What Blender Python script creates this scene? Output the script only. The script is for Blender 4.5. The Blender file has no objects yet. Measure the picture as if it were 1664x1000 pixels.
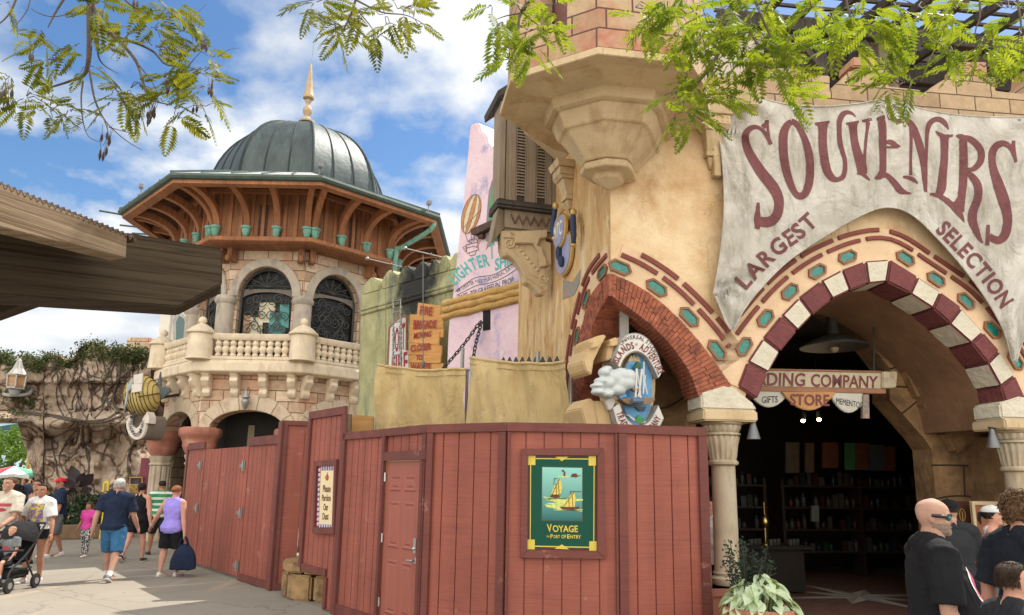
import bpy,bmesh,math,random
from math import sin,cos,tan,atan,atan2,pi,radians,sqrt,floor
from mathutils import Vector,Matrix,noise
from mathutils.geometry import tessellate_polygon
random.seed(11)
V = Vector
S = bpy.context.scene
COL = S.collection
# ------------------------------------------------------------------ camera
FPX,CX,CY,CAMZ = 1200.0,832.0,550.0,1.8
PIT,ROL = atan(.1967),radians(1.0)
FW = V((0,cos(PIT),sin(PIT)))
_R0 = V((1,0,0)); _U0 = V((0,-sin(PIT),cos(PIT)))
RT = _R0 * cos(ROL) + _U0 * sin(ROL)
UP = _U0 * cos(ROL) - _R0 * sin(ROL)
EYE = V((0,0,CAMZ))
cd = bpy.data.cameras.new('camera')
cam = bpy.data.objects.new('camera',cd); COL.objects.link(cam)
cd.sensor_width = 36; cd.lens = 36 * FPX / 1664
cd.shift_y = (CY - 500) / 1664
cd.clip_start = .05; cd.clip_end = 3000
mw = Matrix.Identity(4)
for i in range(3):
 mw[i][0],mw[i][1],mw[i][2],mw[i][3] = RT[i],UP[i],-FW[i],EYE[i]
cam.matrix_world = mw
S.camera = cam
# ------------------------------------------------------------------ sky, sun, exposure
SUN_AZ,SUN_EL = radians(46),radians(57)      # azimuth clockwise from +Y
sun_dir = V((sin(SUN_AZ) * cos(SUN_EL),cos(SUN_AZ) * cos(SUN_EL),sin(SUN_EL)))
w = bpy.data.worlds.new('World'); S.world = w; w.use_nodes = True
nt = w.node_tree; nt.nodes.clear()
def nd(t,ty,**kw):
 n = t.nodes.new(ty)
 for k,v in kw.items(): setattr(n,k,v)
 return n
wo = nd(nt,'ShaderNodeOutputWorld'); bg = nd(nt,'ShaderNodeBackground')
sky = nd(nt,'ShaderNodeTexSky',sky_type='NISHITA',sun_disc=False)
sky.sun_elevation = SUN_EL; sky.sun_rotation = SUN_AZ; sky.air_density = 1.0; sky.dust_density = .6; sky.ozone_density = 1.6
tc = nd(nt,'ShaderNodeTexCoord')
sep = nd(nt,'ShaderNodeSeparateXYZ'); nt.links.new(tc.outputs['Generated'],sep.inputs[0])
zz = nd(nt,'ShaderNodeMath',operation='ADD'); zz.inputs[1].default_value = .28; nt.links.new(sep.outputs[2],zz.inputs[0])
zm = nd(nt,'ShaderNodeMath',operation='MAXIMUM'); zm.inputs[1].default_value = .05; nt.links.new(zz.outputs[0],zm.inputs[0])
dx = nd(nt,'ShaderNodeMath',operation='DIVIDE'); dy = nd(nt,'ShaderNodeMath',operation='DIVIDE')
nt.links.new(sep.outputs[0],dx.inputs[0]); nt.links.new(zm.outputs[0],dx.inputs[1])
nt.links.new(sep.outputs[1],dy.inputs[0]); nt.links.new(zm.outputs[0],dy.inputs[1])
cmb = nd(nt,'ShaderNodeCombineXYZ'); nt.links.new(dx.outputs[0],cmb.inputs[0]); nt.links.new(dy.outputs[0],cmb.inputs[1])
cmb.inputs[2].default_value = 1.9
n1 = nd(nt,'ShaderNodeTexNoise'); n1.inputs['Scale'].default_value = 1.7; n1.inputs['Detail'].default_value = 10; n1.inputs['Roughness'].default_value = .55; n1.inputs['Distortion'].default_value = .1
nt.links.new(cmb.outputs[0],n1.inputs['Vector'])
# more cloud low down, clearer blue overhead
lo = nd(nt,'ShaderNodeMapRange'); lo.inputs[1].default_value = .2; lo.inputs[2].default_value = .6; lo.inputs[3].default_value = .12; lo.inputs[4].default_value = -.09
nt.links.new(sep.outputs[2],lo.inputs[0])
ad = nd(nt,'ShaderNodeMath',operation='ADD'); nt.links.new(n1.outputs['Fac'],ad.inputs[0]); nt.links.new(lo.outputs[0],ad.inputs[1])
cr = nd(nt,'ShaderNodeValToRGB'); cr.color_ramp.elements[0].position = .41; cr.color_ramp.elements[1].position = .495
cr.color_ramp.elements[0].color = (0,0,0,1); cr.color_ramp.elements[1].color = (1,1,1,1)
nt.links.new(ad.outputs[0],cr.inputs[0])
n2 = nd(nt,'ShaderNodeTexNoise'); n2.inputs['Scale'].default_value = 3.4; n2.inputs['Detail'].default_value = 6
nt.links.new(cmb.outputs[0],n2.inputs['Vector'])
cc = nd(nt,'ShaderNodeValToRGB'); cc.color_ramp.elements[0].position = .38; cc.color_ramp.elements[1].position = .6
CLOUD = 1.75
cc.color_ramp.elements[0].color = (3.7 * CLOUD,4.2 * CLOUD,4.9 * CLOUD,1); cc.color_ramp.elements[1].color = (6.3 * CLOUD,6.45 * CLOUD,6.6 * CLOUD,1)
nt.links.new(n2.outputs['Fac'],cc.inputs[0])
# added bright, warm, denser cloud behind the camera, unseen, to fill the shaded facades
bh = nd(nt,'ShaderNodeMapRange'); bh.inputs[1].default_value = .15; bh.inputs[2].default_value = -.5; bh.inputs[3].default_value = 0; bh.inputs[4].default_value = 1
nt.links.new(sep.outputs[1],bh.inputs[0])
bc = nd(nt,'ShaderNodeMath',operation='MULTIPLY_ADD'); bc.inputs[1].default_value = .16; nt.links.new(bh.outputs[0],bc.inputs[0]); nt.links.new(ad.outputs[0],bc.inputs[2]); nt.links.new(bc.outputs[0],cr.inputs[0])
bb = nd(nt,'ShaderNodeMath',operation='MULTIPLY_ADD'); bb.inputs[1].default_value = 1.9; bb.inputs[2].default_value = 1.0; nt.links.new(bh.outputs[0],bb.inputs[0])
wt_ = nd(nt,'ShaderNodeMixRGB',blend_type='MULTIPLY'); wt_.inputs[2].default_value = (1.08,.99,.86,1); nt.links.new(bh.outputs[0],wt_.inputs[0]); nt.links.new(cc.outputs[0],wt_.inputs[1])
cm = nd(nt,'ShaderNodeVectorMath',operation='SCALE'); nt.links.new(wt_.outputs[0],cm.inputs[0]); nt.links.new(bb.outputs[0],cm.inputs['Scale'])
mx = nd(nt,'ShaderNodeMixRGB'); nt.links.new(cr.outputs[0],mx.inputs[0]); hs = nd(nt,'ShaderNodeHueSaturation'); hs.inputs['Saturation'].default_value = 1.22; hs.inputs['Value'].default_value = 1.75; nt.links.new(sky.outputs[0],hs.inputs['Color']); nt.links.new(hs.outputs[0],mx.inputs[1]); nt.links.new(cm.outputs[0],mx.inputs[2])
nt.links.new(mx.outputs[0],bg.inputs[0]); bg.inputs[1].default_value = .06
nt.links.new(bg.outputs[0],wo.inputs[0])
sd = bpy.data.lights.new('sun','SUN'); sd.energy = 4.3; sd.angle = radians(.55); sd.color = (1,.94,.84)
so = bpy.data.objects.new('sun',sd); COL.objects.link(so)
so.rotation_euler = sun_dir.to_track_quat('Z','Y').to_euler(); so.location = (20,20,40)
S.view_settings.view_transform = 'Standard'; S.view_settings.look = 'None'; S.view_settings.gamma = 1
S.view_settings.use_curve_mapping = False
S.view_settings.exposure = .6
S.cycles.max_bounces = 8; S.cycles.diffuse_bounces = 4; S.cycles.transparent_max_bounces = 8
S.cycles.use_denoising = True
# ------------------------------------------------------------------ photo geometry -> world
def ray(x,y): return FW * FPX + RT * (x - CX) - UP * (y - CY)
def atZ(x,y,z=0.0):
 d = ray(x,y); return EYE + d * ((z - CAMZ) / d.z)
def atY(x,y,Y):
 d = ray(x,y); return EYE + d * (Y / d.y)
def onp(x,y,P,n):
 d = ray(x,y); return EYE + d * ((P - EYE).dot(n) / d.dot(n))
def proj(p):
 d = p - EYE; z = d.dot(FW); return (CX + FPX * d.dot(RT) / z,CY - FPX * d.dot(UP) / z)
class Plane:
 """vertical plane through P along horizontal direction d, normal n on the camera's side"""
 def __init__(s,P,d):
  s.P = V(P); s.d = V((d[0],d[1],0)).normalized(); s.n = V((s.d.y,-s.d.x,0))
  if (EYE - s.P).dot(s.n) < 0: s.n = -s.n
 def at(s,x,y,off=0.0): return onp(x,y,s.P + s.n * off,s.n)
 def pt(s,u,z,off=0.0): return V((s.P.x,s.P.y,0)) + s.d * u + V((0,0,z)) + s.n * off
 def u(s,p): return (p - s.P).dot(s.d)
 def uz(s,x,y,off=0.0):
  p = s.at(x,y,off); return (s.u(p),p.z)
class Tilt:
 """any plane through P with normal n"""
 def __init__(s,P,n): s.P = V(P); s.n = V(n).normalized()
 def at(s,x,y,off=0.0): return onp(x,y,s.P + s.n * off,s.n)
def zm_(pts,x0,y0,k): return [(x0 + a * k,y0 + b * k) for a,b in pts]
# ------------------------------------------------------------------ mesh builder
class MB:
 def __init__(s): s.v = []; s.f = []; s.m = []; s.mi = 0
 def add(s,vs,fs):
  o = len(s.v); s.v += [V(p) for p in vs]
  for f in fs: s.f.append([o + i for i in f]); s.m.append(s.mi)
 def poly(s,pts):
  pts = [V(p) for p in pts]
  t = tessellate_polygon([pts]); s.add(pts,[list(x) for x in t])
 def prism(s,pts,vec):
  pts = [V(p) for p in pts]; vec = V(vec); n = len(pts)
  t = [list(x) for x in tessellate_polygon([pts])]
  o = len(s.v)
  s.add(pts + [p + vec for p in pts],t + [[i + n for i in reversed(x)] for x in t] + [[i,(i + 1) % n,(i + 1) % n + n,i + n] for i in range(n)])
 def box(s,c,sx,sy,sz,rz=0.0,R=None):
  c = V(c); M = R if R is not None else Matrix.Rotation(rz,3,'Z')
  vs = [c + M @ V((x * sx / 2,y * sy / 2,z * sz / 2)) for x in (-1,1) for y in (-1,1) for z in (-1,1)]
  s.add(vs,[(0,1,3,2),(4,6,7,5),(0,4,5,1),(2,3,7,6),(0,2,6,4),(1,5,7,3)])
 def bar(s,p,q,w,h,up=(0,0,1)):
  p,q = V(p),V(q); a = (q - p).normalized(); up = V(up)
  b = a.cross(up)
  if b.length < 1e-4: b = a.cross(V((1,0,0)))
  b.normalize(); c = b.cross(a).normalized()
  R = Matrix((b,a,c)).transposed()
  s.box((p + q) / 2,w,(q - p).length,h,R=R)
 def tube(s,path,rad,n=8,cap=True):
  path = [V(p) for p in path]; m = len(path)
  if not hasattr(rad,'__len__'): rad = [rad] * m
  ref = None; rings = []
  for i,p in enumerate(path):
   t = (path[min(i + 1,m - 1)] - path[max(i - 1,0)])
   if t.length < 1e-9: t = V((0,0,1))
   t.normalize()
   if ref is None:
    ref = t.orthogonal().normalized()
   ref = (ref - t * ref.dot(t))
   if ref.length < 1e-6: ref = t.orthogonal()
   ref.normalize(); b = t.cross(ref)
   r = rad[i]; ra,rb = (r,r) if not hasattr(r,'__len__') else r
   rings.append([p + ref * (cos(2 * pi * k / n) * ra) + b * (sin(2 * pi * k / n) * rb) for k in range(n)])
  s.loft(rings,cap)
 def loft(s,rings,cap=True,closed=True):
  n = len(rings[0]); vs = [p for r in rings for p in r]; fs = []
  for i in range(len(rings) - 1):
   for k in range(n if closed else n - 1):
    fs.append((i * n + k,i * n + (k + 1) % n,(i + 1) * n + (k + 1) % n,(i + 1) * n + k))
  if cap and closed:
   fs.append(tuple(range(n - 1,-1,-1))); fs.append(tuple((len(rings) - 1) * n + k for k in range(n)))
  s.add(vs,fs)
 def lathe(s,prof,c,n=24,ph=0.0,flute=None,cap=True):
  c = V(c); rings = []
  for r,z in prof:
   ring = []
   for k in range(n):
    a = ph + 2 * pi * k / n; rr = r * (flute(k,z) if flute else 1)
    ring.append(c + V((rr * cos(a),rr * sin(a),z)))
   rings.append(ring)
  s.loft(rings,cap)
 def ball(s,c,rx,ry=None,rz=None,n=12,m=8,R=None):
  ry = ry or rx; rz = rz or rx; c = V(c); rings = []
  for j in range(1,m):
   t = -pi / 2 + pi * j / m
   ring = []
   for k in range(n):
    p = V((rx * cos(t) * cos(2 * pi * k / n),ry * cos(t) * sin(2 * pi * k / n),rz * sin(t)))
    ring.append(c + (R @ p if R is not None else p))
   rings.append(ring)
  o = len(s.v); s.loft(rings,cap=False)
  b = V((0,0,-rz)); t = V((0,0,rz))
  if R is not None: b,t = R @ b,R @ t
  L = len(s.v); s.v += [c + b,c + t]
  for k in range(n):
   s.f.append([o + (k + 1) % n,o + k,L]); s.m.append(s.mi)
   e = o + (m - 2) * n; s.f.append([e + k,e + (k + 1) % n,L + 1]); s.m.append(s.mi)
 def build(s,name,mats,parent=None,smooth=False,bevel=0.0,world=True,recalc=True,sharp=40,subdiv=0):
  me = bpy.data.meshes.new(name)
  me.from_pydata([tuple(p) for p in s.v],[],[tuple(f) for f in s.f])
  if not isinstance(mats,(list,tuple)): mats = [mats]
  for m in mats: me.materials.append(m)
  me.polygons.foreach_set('material_index',s.m)
  if recalc or bevel:
   bm = bmesh.new(); bm.from_mesh(me)
   if recalc: bmesh.ops.recalc_face_normals(bm,faces=bm.faces)
   if bevel:
    bmesh.ops.remove_doubles(bm,verts=bm.verts,dist=1e-5)
    es = [e for e in bm.edges if len(e.link_faces) == 2 and e.calc_face_angle(0) > .5]
    bmesh.ops.bevel(bm,geom=es,offset=bevel,segments=2,affect='EDGES',clamp_overlap=True)
   bm.to_mesh(me); bm.free()
  uvproject(me)
  if smooth:
   me.polygons.foreach_set('use_smooth',[True] * len(me.polygons))
   me.set_sharp_from_angle(angle=radians(sharp))
  o = bpy.data.objects.new(name,me); COL.objects.link(o)
  if parent is not None:
   o.parent = parent
   if world and parent.parent is None and parent.type == 'EMPTY': o.location = -parent.location
  return o
def uvproject(me):
 uv = me.uv_layers.new(name='UVMap'); vs = me.vertices; lp = me.loops
 dat = [0.0] * (2 * len(lp))
 for p in me.polygons:
  n = p.normal
  if abs(n.z) > .75:
   for li in p.loop_indices:
    c = vs[lp[li].vertex_index].co; dat[2 * li] = c.x; dat[2 * li + 1] = c.y
  else:
   l = sqrt(n.x * n.x + n.y * n.y) or 1; tx,ty = -n.y / l,n.x / l
   for li in p.loop_indices:
    c = vs[lp[li].vertex_index].co; dat[2 * li] = c.x * tx + c.y * ty; dat[2 * li + 1] = c.z
 uv.data.foreach_set('uv',dat)
def tag(o,label,cat,group=None,kind=None):
 o['label'] = label; o['category'] = cat
 if group: o['group'] = group
 if kind: o['kind'] = kind
 return o
def thing(name,label,cat,loc=(0,0,0),rz=0.0,group=None):
 o = bpy.data.objects.new(name,None); COL.objects.link(o); o.empty_display_size = .2
 o.location = loc; o.rotation_euler = (0,0,rz)
 return tag(o,label,cat,group)
def struct(o): o['kind'] = 'structure'; return o
def copy_tree(o,parent=None):
 c = o.copy(); COL.objects.link(c); c.parent = parent
 for ch in list(o.children): copy_tree(ch,c)
 return c
# ------------------------------------------------------------------ materials
MATS = {}
def newmat(name):
 m = bpy.data.materials.new(name); m.use_nodes = True; t = m.node_tree
 b = t.nodes['Principled BSDF']; return m,t,b
def rgb(c): return (c[0],c[1],c[2],1)
def mixc(t,fac,a,b,blend='MIX'):
 n = nd(t,'ShaderNodeMixRGB',blend_type=blend)
 if hasattr(fac,'links'): t.links.new(fac,n.inputs[0])
 else: n.inputs[0].default_value = fac
 for i,q in ((1,a),(2,b)):
  if hasattr(q,'links'): t.links.new(q,n.inputs[i])
  else: n.inputs[i].default_value = rgb(q)
 return n.outputs[0]
def tnoise(t,co,scale,detail=5,rough=.6,st=(1,1,1),out='Fac',dist=0.0):
 mp = nd(t,'ShaderNodeMapping'); mp.inputs['Scale'].default_value = st; t.links.new(co,mp.inputs[0])
 n = nd(t,'ShaderNodeTexNoise'); n.inputs['Scale'].default_value = scale; n.inputs['Detail'].default_value = detail; n.inputs['Roughness'].default_value = rough
 n.inputs['Distortion'].default_value = dist
 t.links.new(mp.outputs[0],n.inputs['Vector']); return n.outputs[out]
def ramp(t,fac,a,b,ca=(0,0,0),cb=(1,1,1)):
 r = nd(t,'ShaderNodeValToRGB'); r.color_ramp.elements[0].position = a; r.color_ramp.elements[1].position = b
 r.color_ramp.elements[0].color = rgb(ca); r.color_ramp.elements[1].color = rgb(cb); t.links.new(fac,r.inputs[0]); return r.outputs[0]
def bump(t,b,h,strength,dist=.02):
 n = nd(t,'ShaderNodeBump'); n.inputs['Strength'].default_value = strength; n.inputs['Distance'].default_value = dist
 t.links.new(h,n.inputs['Height'])
 if b.inputs['Normal'].is_linked: t.links.new(b.inputs['Normal'].links[0].from_socket,n.inputs['Normal'])
 t.links.new(n.outputs[0],b.inputs['Normal'])
def sc(c,k): return (min(c[0] * k,1),min(c[1] * k,1),min(c[2] * k,1))
def mat(name,col,rough=.8,var=.18,scale=2.5,bmp=.25,bs=25,metal=0.0,st=(1,1,1),crack=0,col2=None,stain=None,sst=(3,3,.5),sa=.5,sb=.65,spec=.4,bd=.02,emis=None):
 """weathered surface: base colour broken by noise, optional second stain colour, bump"""
 if name in MATS: return MATS[name]
 m,t,b = newmat(name); co = nd(t,'ShaderNodeTexCoord').outputs['Object']
 f = tnoise(t,co,scale,6,.62,st)
 f = ramp(t,f,.3,.7)
 c = mixc(t,f,col2 or sc(col,1 - var),sc(col,1 + var) if col2 is None else col)
 if stain is not None:
  g = ramp(t,tnoise(t,co,1.6,7,.65,sst),sa,sb)
  c = mixc(t,g,c,stain)
 if crack:
  wp = nd(t,'ShaderNodeMixRGB',blend_type='LINEAR_LIGHT'); wp.inputs[0].default_value = .35; t.links.new(co,wp.inputs[1]); t.links.new(tnoise(t,co,1.7,5,.65,out='Color'),wp.inputs[2])
  vo = nd(t,'ShaderNodeTexVoronoi',feature='DISTANCE_TO_EDGE'); vo.inputs['Scale'].default_value = crack; t.links.new(wp.outputs[0],vo.inputs['Vector'])
  msk = mixc(t,1.0,ramp(t,vo.outputs['Distance'],.002,.010,(1,1,1),(0,0,0)),ramp(t,tnoise(t,co,.9,3,.5),.60,.70),'MULTIPLY')
  c = mixc(t,msk,c,sc(col,.6))
  c = mixc(t,.55,c,ramp(t,tnoise(t,co,55,4,.75),.3,.7,(.78,) * 3,(1.12,) * 3),'MULTIPLY')
  c = mixc(t,ramp(t,tnoise(t,co,1,6,.7,(7,7,.55)),.60,.74),c,sc(col,.62))
 t.links.new(c,b.inputs['Base Color'])
 b.inputs['Roughness'].default_value = rough; b.inputs['Metallic'].default_value = metal
 b.inputs['Specular IOR Level'].default_value = spec
 if bmp: bump(t,b,tnoise(t,co,bs,5,.6,st),bmp,bd)
 if emis: b.inputs['Emission Color'].default_value = rgb(emis[0]); b.inputs['Emission Strength'].default_value = emis[1]
 MATS[name] = m; return m
def blockmat(name,c1,c2,mortar,bw,rh,ms=.008,rough=.85,off=.5,bmp=.6,var=.3,rot=False,patch=None):
 if name in MATS: return MATS[name]
 m,t,b = newmat(name); tcn = nd(t,'ShaderNodeTexCoord'); uv = tcn.outputs['UV']; co = tcn.outputs['Object']
 wob = tnoise(t,co,2.2,3,.5,out='Color')
 uvd = nd(t,'ShaderNodeMixRGB',blend_type='LINEAR_LIGHT'); uvd.inputs[0].default_value = .012; t.links.new(uv,uvd.inputs[1]); t.links.new(wob,uvd.inputs[2])
 br = nd(t,'ShaderNodeTexBrick'); br.offset = off
 br.inputs['Color1'].default_value = (0,0,0,1); br.inputs['Color2'].default_value = (1,1,1,1); br.inputs['Mortar'].default_value = (.5,.5,.5,1)
 br.inputs['Scale'].default_value = 1; br.inputs['Mortar Size'].default_value = ms; br.inputs['Mortar Smooth'].default_value = .3
 br.inputs['Brick Width'].default_value = bw; br.inputs['Row Height'].default_value = rh; br.inputs['Bias'].default_value = 0
 t.links.new(uvd.outputs[0],br.inputs['Vector'])
 base = mixc(t,br.outputs['Color'],c1,c2)
 if patch is not None: base = mixc(t,ramp(t,tnoise(t,co,1.1,4,.6),.52,.66),base,patch)
 base = mixc(t,.75,base,ramp(t,tnoise(t,co,9,6,.65),.25,.75,(1 - var,) * 3,(1 + var * .6,) * 3),'MULTIPLY')
 c = mixc(t,br.outputs['Fac'],base,mortar)
 t.links.new(c,b.inputs['Base Color']); b.inputs['Roughness'].default_value = rough; b.inputs['Specular IOR Level'].default_value = .3
 inv = nd(t,'ShaderNodeMath',operation='SUBTRACT'); inv.inputs[0].default_value = 1; t.links.new(br.outputs['Fac'],inv.inputs[1])
 bump(t,b,tnoise(t,co,30,5,.65),.35,.015)
 bump(t,b,inv.outputs[0],bmp,.02)
 MATS[name] = m; return m
def woodmat(name,c1,c2,dirn='v',rough=.75,fine=60,bmp=.4,var=.5):
 """grain runs along uv v (vertical boards) or u (horizontal)"""
 if name in MATS: return MATS[name]
 m,t,b = newmat(name); tcn = nd(t,'ShaderNodeTexCoord')
 st = (fine,1.2,1) if dirn == 'v' else (1.2,fine,1)
 g = tnoise(t,tcn.outputs['UV'],1.0,6,.65,st,dist=.6)
 big = tnoise(t,tcn.outputs['Object'],1.5,4,.6)
 c = mixc(t,ramp(t,g,.32,.68),c1,c2)
 c = mixc(t,.8,c,ramp(t,big,.3,.7,(1 - var * .5,) * 3,(1 + var * .3,) * 3),'MULTIPLY')
 t.links.new(c,b.inputs['Base Color']); b.inputs['Roughness'].default_value = rough; b.inputs['Specular IOR Level'].default_value = .3
 bump(t,b,g,bmp,.012)
 MATS[name] = m; return m
def flat(name,col,rough=.6,metal=0.0,spec=.4,emis=None):
 return mat(name,col,rough,.06,6,.08,40,metal,spec=spec,emis=emis)
# text ------------------------------------------------------------------
TXT = {}
def textmesh(s,bold=.0,step=.12):
 k = (s,bold)
 if k in TXT: return TXT[k]
 cu = bpy.data.curves.new('lettering','FONT'); cu.body = s; cu.offset = bold; cu.resolution_u = 3
 o = bpy.data.objects.new('lettering',cu)
 COL.objects.link(o); dg = bpy.context.evaluated_depsgraph_get()
 me = bpy.data.meshes.new_from_object(o.evaluated_get(dg))
 COL.objects.unlink(o); bpy.data.objects.remove(o); bpy.data.curves.remove(cu)
 vs = [v.co.copy() for v in me.vertices]; fs = [list(p.vertices) for p in me.polygons]
 bpy.data.meshes.remove(me)
 x0 = min(v.x for v in vs); x1 = max(v.x for v in vs); y0 = 0.0; y1 = .73
 vs = [((v.x - x0) / (x1 - x0),(v.y - y0) / (y1 - y0)) for v in vs]
 TXT[k] = (vs,fs,(x1 - x0) / (y1 - y0)); return TXT[k]
def text_quad(mb,s,q,pl,off=.004,bold=.01):
 """q: baseline-left, baseline-right, top-right, top-left in photo pixels; laid on plane pl"""
 vs,fs,_ = textmesh(s,bold)
 P = [pl.at(x,y,off) for x,y in q]
 out = []
 for u,v in vs:
  a = P[0].lerp(P[1],u); b = P[3].lerp(P[2],u); out.append(a.lerp(b,v))
 mb.add(out,fs)
def polyat(pts,s):
 L = [0]
 for a,b in zip(pts,pts[1:]): L.append(L[-1] + sqrt((a[0] - b[0]) ** 2 + (a[1] - b[1]) ** 2))
 s = max(0,min(1,s)) * L[-1]
 for i in range(len(pts) - 1):
  if s <= L[i + 1] or i == len(pts) - 2:
   k = (s - L[i]) / ((L[i + 1] - L[i]) or 1); a,b = pts[i],pts[i + 1]
   return (a[0] + (b[0] - a[0]) * k,a[1] + (b[1] - a[1]) * k)
def spline(pts,n=8):
 """Catmull-Rom through 2-D or 3-D points"""
 out = []; m = len(pts)
 for i in range(m - 1):
  p0,p1,p2,p3 = pts[max(i - 1,0)],pts[i],pts[i + 1],pts[min(i + 2,m - 1)]
  for k in range(n):
   t = k / n
   out.append(tuple(.5 * ((2 * b) + (-a + c) * t + (2 * a - 5 * b + 4 * c - d) * t * t + (-a + 3 * b - 3 * c + d) * t ** 3) for a,b,c,d in zip(p0,p1,p2,p3)))
 out.append(tuple(pts[-1])); return out
def text_arc(mb,s,path,h,fn,bold=.01):
 """letters of s spread along a 2-D path (spline), height h in path units; fn maps 2-D -> world"""
 path = spline(path,10)
 wid = [(textmesh(c,bold)[2] if c not in ' .' else .3) + .16 for c in s]; tot = sum(wid); acc = 0
 for c,wd in zip(s,wid):
  if c != ' ':
   vs,fs,asp = textmesh(c,bold)
   a0 = (acc + .06) / tot; a1 = (acc + wd - .06) / tot
   p = polyat(path,a0); q = polyat(path,a1); tx,ty = q[0] - p[0],q[1] - p[1]; l = sqrt(tx * tx + ty * ty) or 1
   nx,ny = ty / l * h,-tx / l * h
   mb.add([fn(p[0] + tx * u + nx * v,p[1] + ty * u + ny * v) for u,v in vs],fs)
  acc += wd
# ================================================================== ground
def groundmat():
 m,t,b = newmat('concrete_paving'); co = nd(t,'ShaderNodeTexCoord').outputs['Object']
 c = mixc(t,ramp(t,tnoise(t,co,.35,6,.65),.3,.7),(.215,.19,.152),(.285,.255,.208))
 c = mixc(t,ramp(t,tnoise(t,co,1.3,8,.7),.5,.72),c,(.25,.215,.175))
 c = mixc(t,ramp(t,tnoise(t,co,40,3,.7),.62,.75),c,(.17,.15,.13))
 c = mixc(t,ramp(t,tnoise(t,co,2.2,3,.5,(1,.12,1)),.6,.75),c,(.34,.27,.20))
 vk = nd(t,'ShaderNodeTexVoronoi',feature='DISTANCE_TO_EDGE'); vk.inputs['Scale'].default_value = .22; wpk = nd(t,'ShaderNodeMixRGB',blend_type='LINEAR_LIGHT'); wpk.inputs[0].default_value = .8; t.links.new(co,wpk.inputs[1]); t.links.new(tnoise(t,co,.7,6,.7,out='Color'),wpk.inputs[2]); t.links.new(wpk.outputs[0],vk.inputs['Vector'])
 c = mixc(t,ramp(t,vk.outputs['Distance'],.001,.005,(1,1,1),(0,0,0)),c,(.15,.132,.11))
 vg = nd(t,'ShaderNodeTexVoronoi'); vg.inputs['Scale'].default_value = 2.2; t.links.new(co,vg.inputs['Vector']); c = mixc(t,ramp(t,vg.outputs['Distance'],.05,.075,(1,1,1),(0,0,0)),c,(.13,.115,.10))
 # broom-finished slab joints
 br = nd(t,'ShaderNodeTexBrick'); br.offset = .5; br.inputs['Scale'].default_value = 1; br.inputs['Brick Width'].default_value = 3.4; br.inputs['Row Height'].default_value = 2.6
 br.inputs['Mortar Size'].default_value = .012; br.inputs['Mortar Smooth'].default_value = .4
 mp = nd(t,'ShaderNodeMapping'); mp.inputs['Rotation'].default_value = (0,0,.66); t.links.new(co,mp.inputs[0]); t.links.new(mp.outputs[0],br.inputs['Vector'])
 c = mixc(t,br.outputs['Fac'],c,(.15,.13,.11))
 t.links.new(c,b.inputs['Base Color']); b.inputs['Roughness'].default_value = .85; b.inputs['Specular IOR Level'].default_value = .25
 bump(t,b,tnoise(t,co,60,4,.7),.25,.01)
 return m
mb = MB(); R_ = 900
mb.add([(-R_,-R_,0),(R_,-R_,0),(R_,R_,0),(-R_,R_,0)],[(0,1,2,3)])
struct(mb.build('ground',groundmat()))
# ================================================================== construction hoarding
HRED1,HRED2 = (.315,.092,.062),(.26,.073,.049)
def hoardmat(name,c1,c2,dark):
 m,t,b = newmat(name); tcn = nd(t,'ShaderNodeTexCoord'); uv = tcn.outputs['UV']; co = tcn.outputs['Object']
 g = tnoise(t,uv,1,5,.6,(2.2,70,1),dist=.3)
 c = mixc(t,ramp(t,g,.35,.7),c1,c2)
 c = mixc(t,ramp(t,tnoise(t,uv,1,5,.7,(1.4,34,1)),.54,.70),c,dark)
 c = mixc(t,.8,c,ramp(t,tnoise(t,co,1.1,5,.65),.3,.7,(.76,) * 3,(1.14,) * 3),'MULTIPLY')
 sx_ = nd(t,'ShaderNodeSeparateXYZ'); t.links.new(uv,sx_.inputs[0]); fl_ = nd(t,'ShaderNodeMath',operation='SNAP'); fl_.inputs[1].default_value = .2; t.links.new(sx_.outputs[0],fl_.inputs[0])
 wn_ = nd(t,'ShaderNodeTexWhiteNoise',noise_dimensions='1D'); t.links.new(fl_.outputs[0],wn_.inputs['W'])
 c = mixc(t,1.0,c,ramp(t,wn_.outputs['Value'],0,1,(.88,) * 3,(1.10,) * 3),'MULTIPLY')
 c = mixc(t,ramp(t,tnoise(t,co,3,7,.75),.62,.70),c,(.36,.17,.13))
 c = mixc(t,ramp(t,tnoise(t,co,1,6,.7,(5,5,.8)),.62,.76),c,dark)
 t.links.new(c,b.inputs['Base Color']); b.inputs['Roughness'].default_value = .62; b.inputs['Specular IOR Level'].default_value = .35
 bump(t,b,g,.35,.008); return m
m_hoard = hoardmat('painted_rough_sawn_board',HRED1,HRED2,(.21,.062,.05))
m_htrim = hoardmat('painted_trim_board',(.165,.048,.037),(.135,.039,.031),(.10,.028,.023))
m_hdoor = mat('painted_steel_door',(.31,.092,.063),.45,.05,3,.05,60)
m_steel = mat('brushed_steel',(.55,.55,.53),.32,.1,20,.05,60,1.0)
m_galv = mat('galvanised_steel',(.30,.295,.28),.5,.15,20,.1,60,.7)
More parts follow.
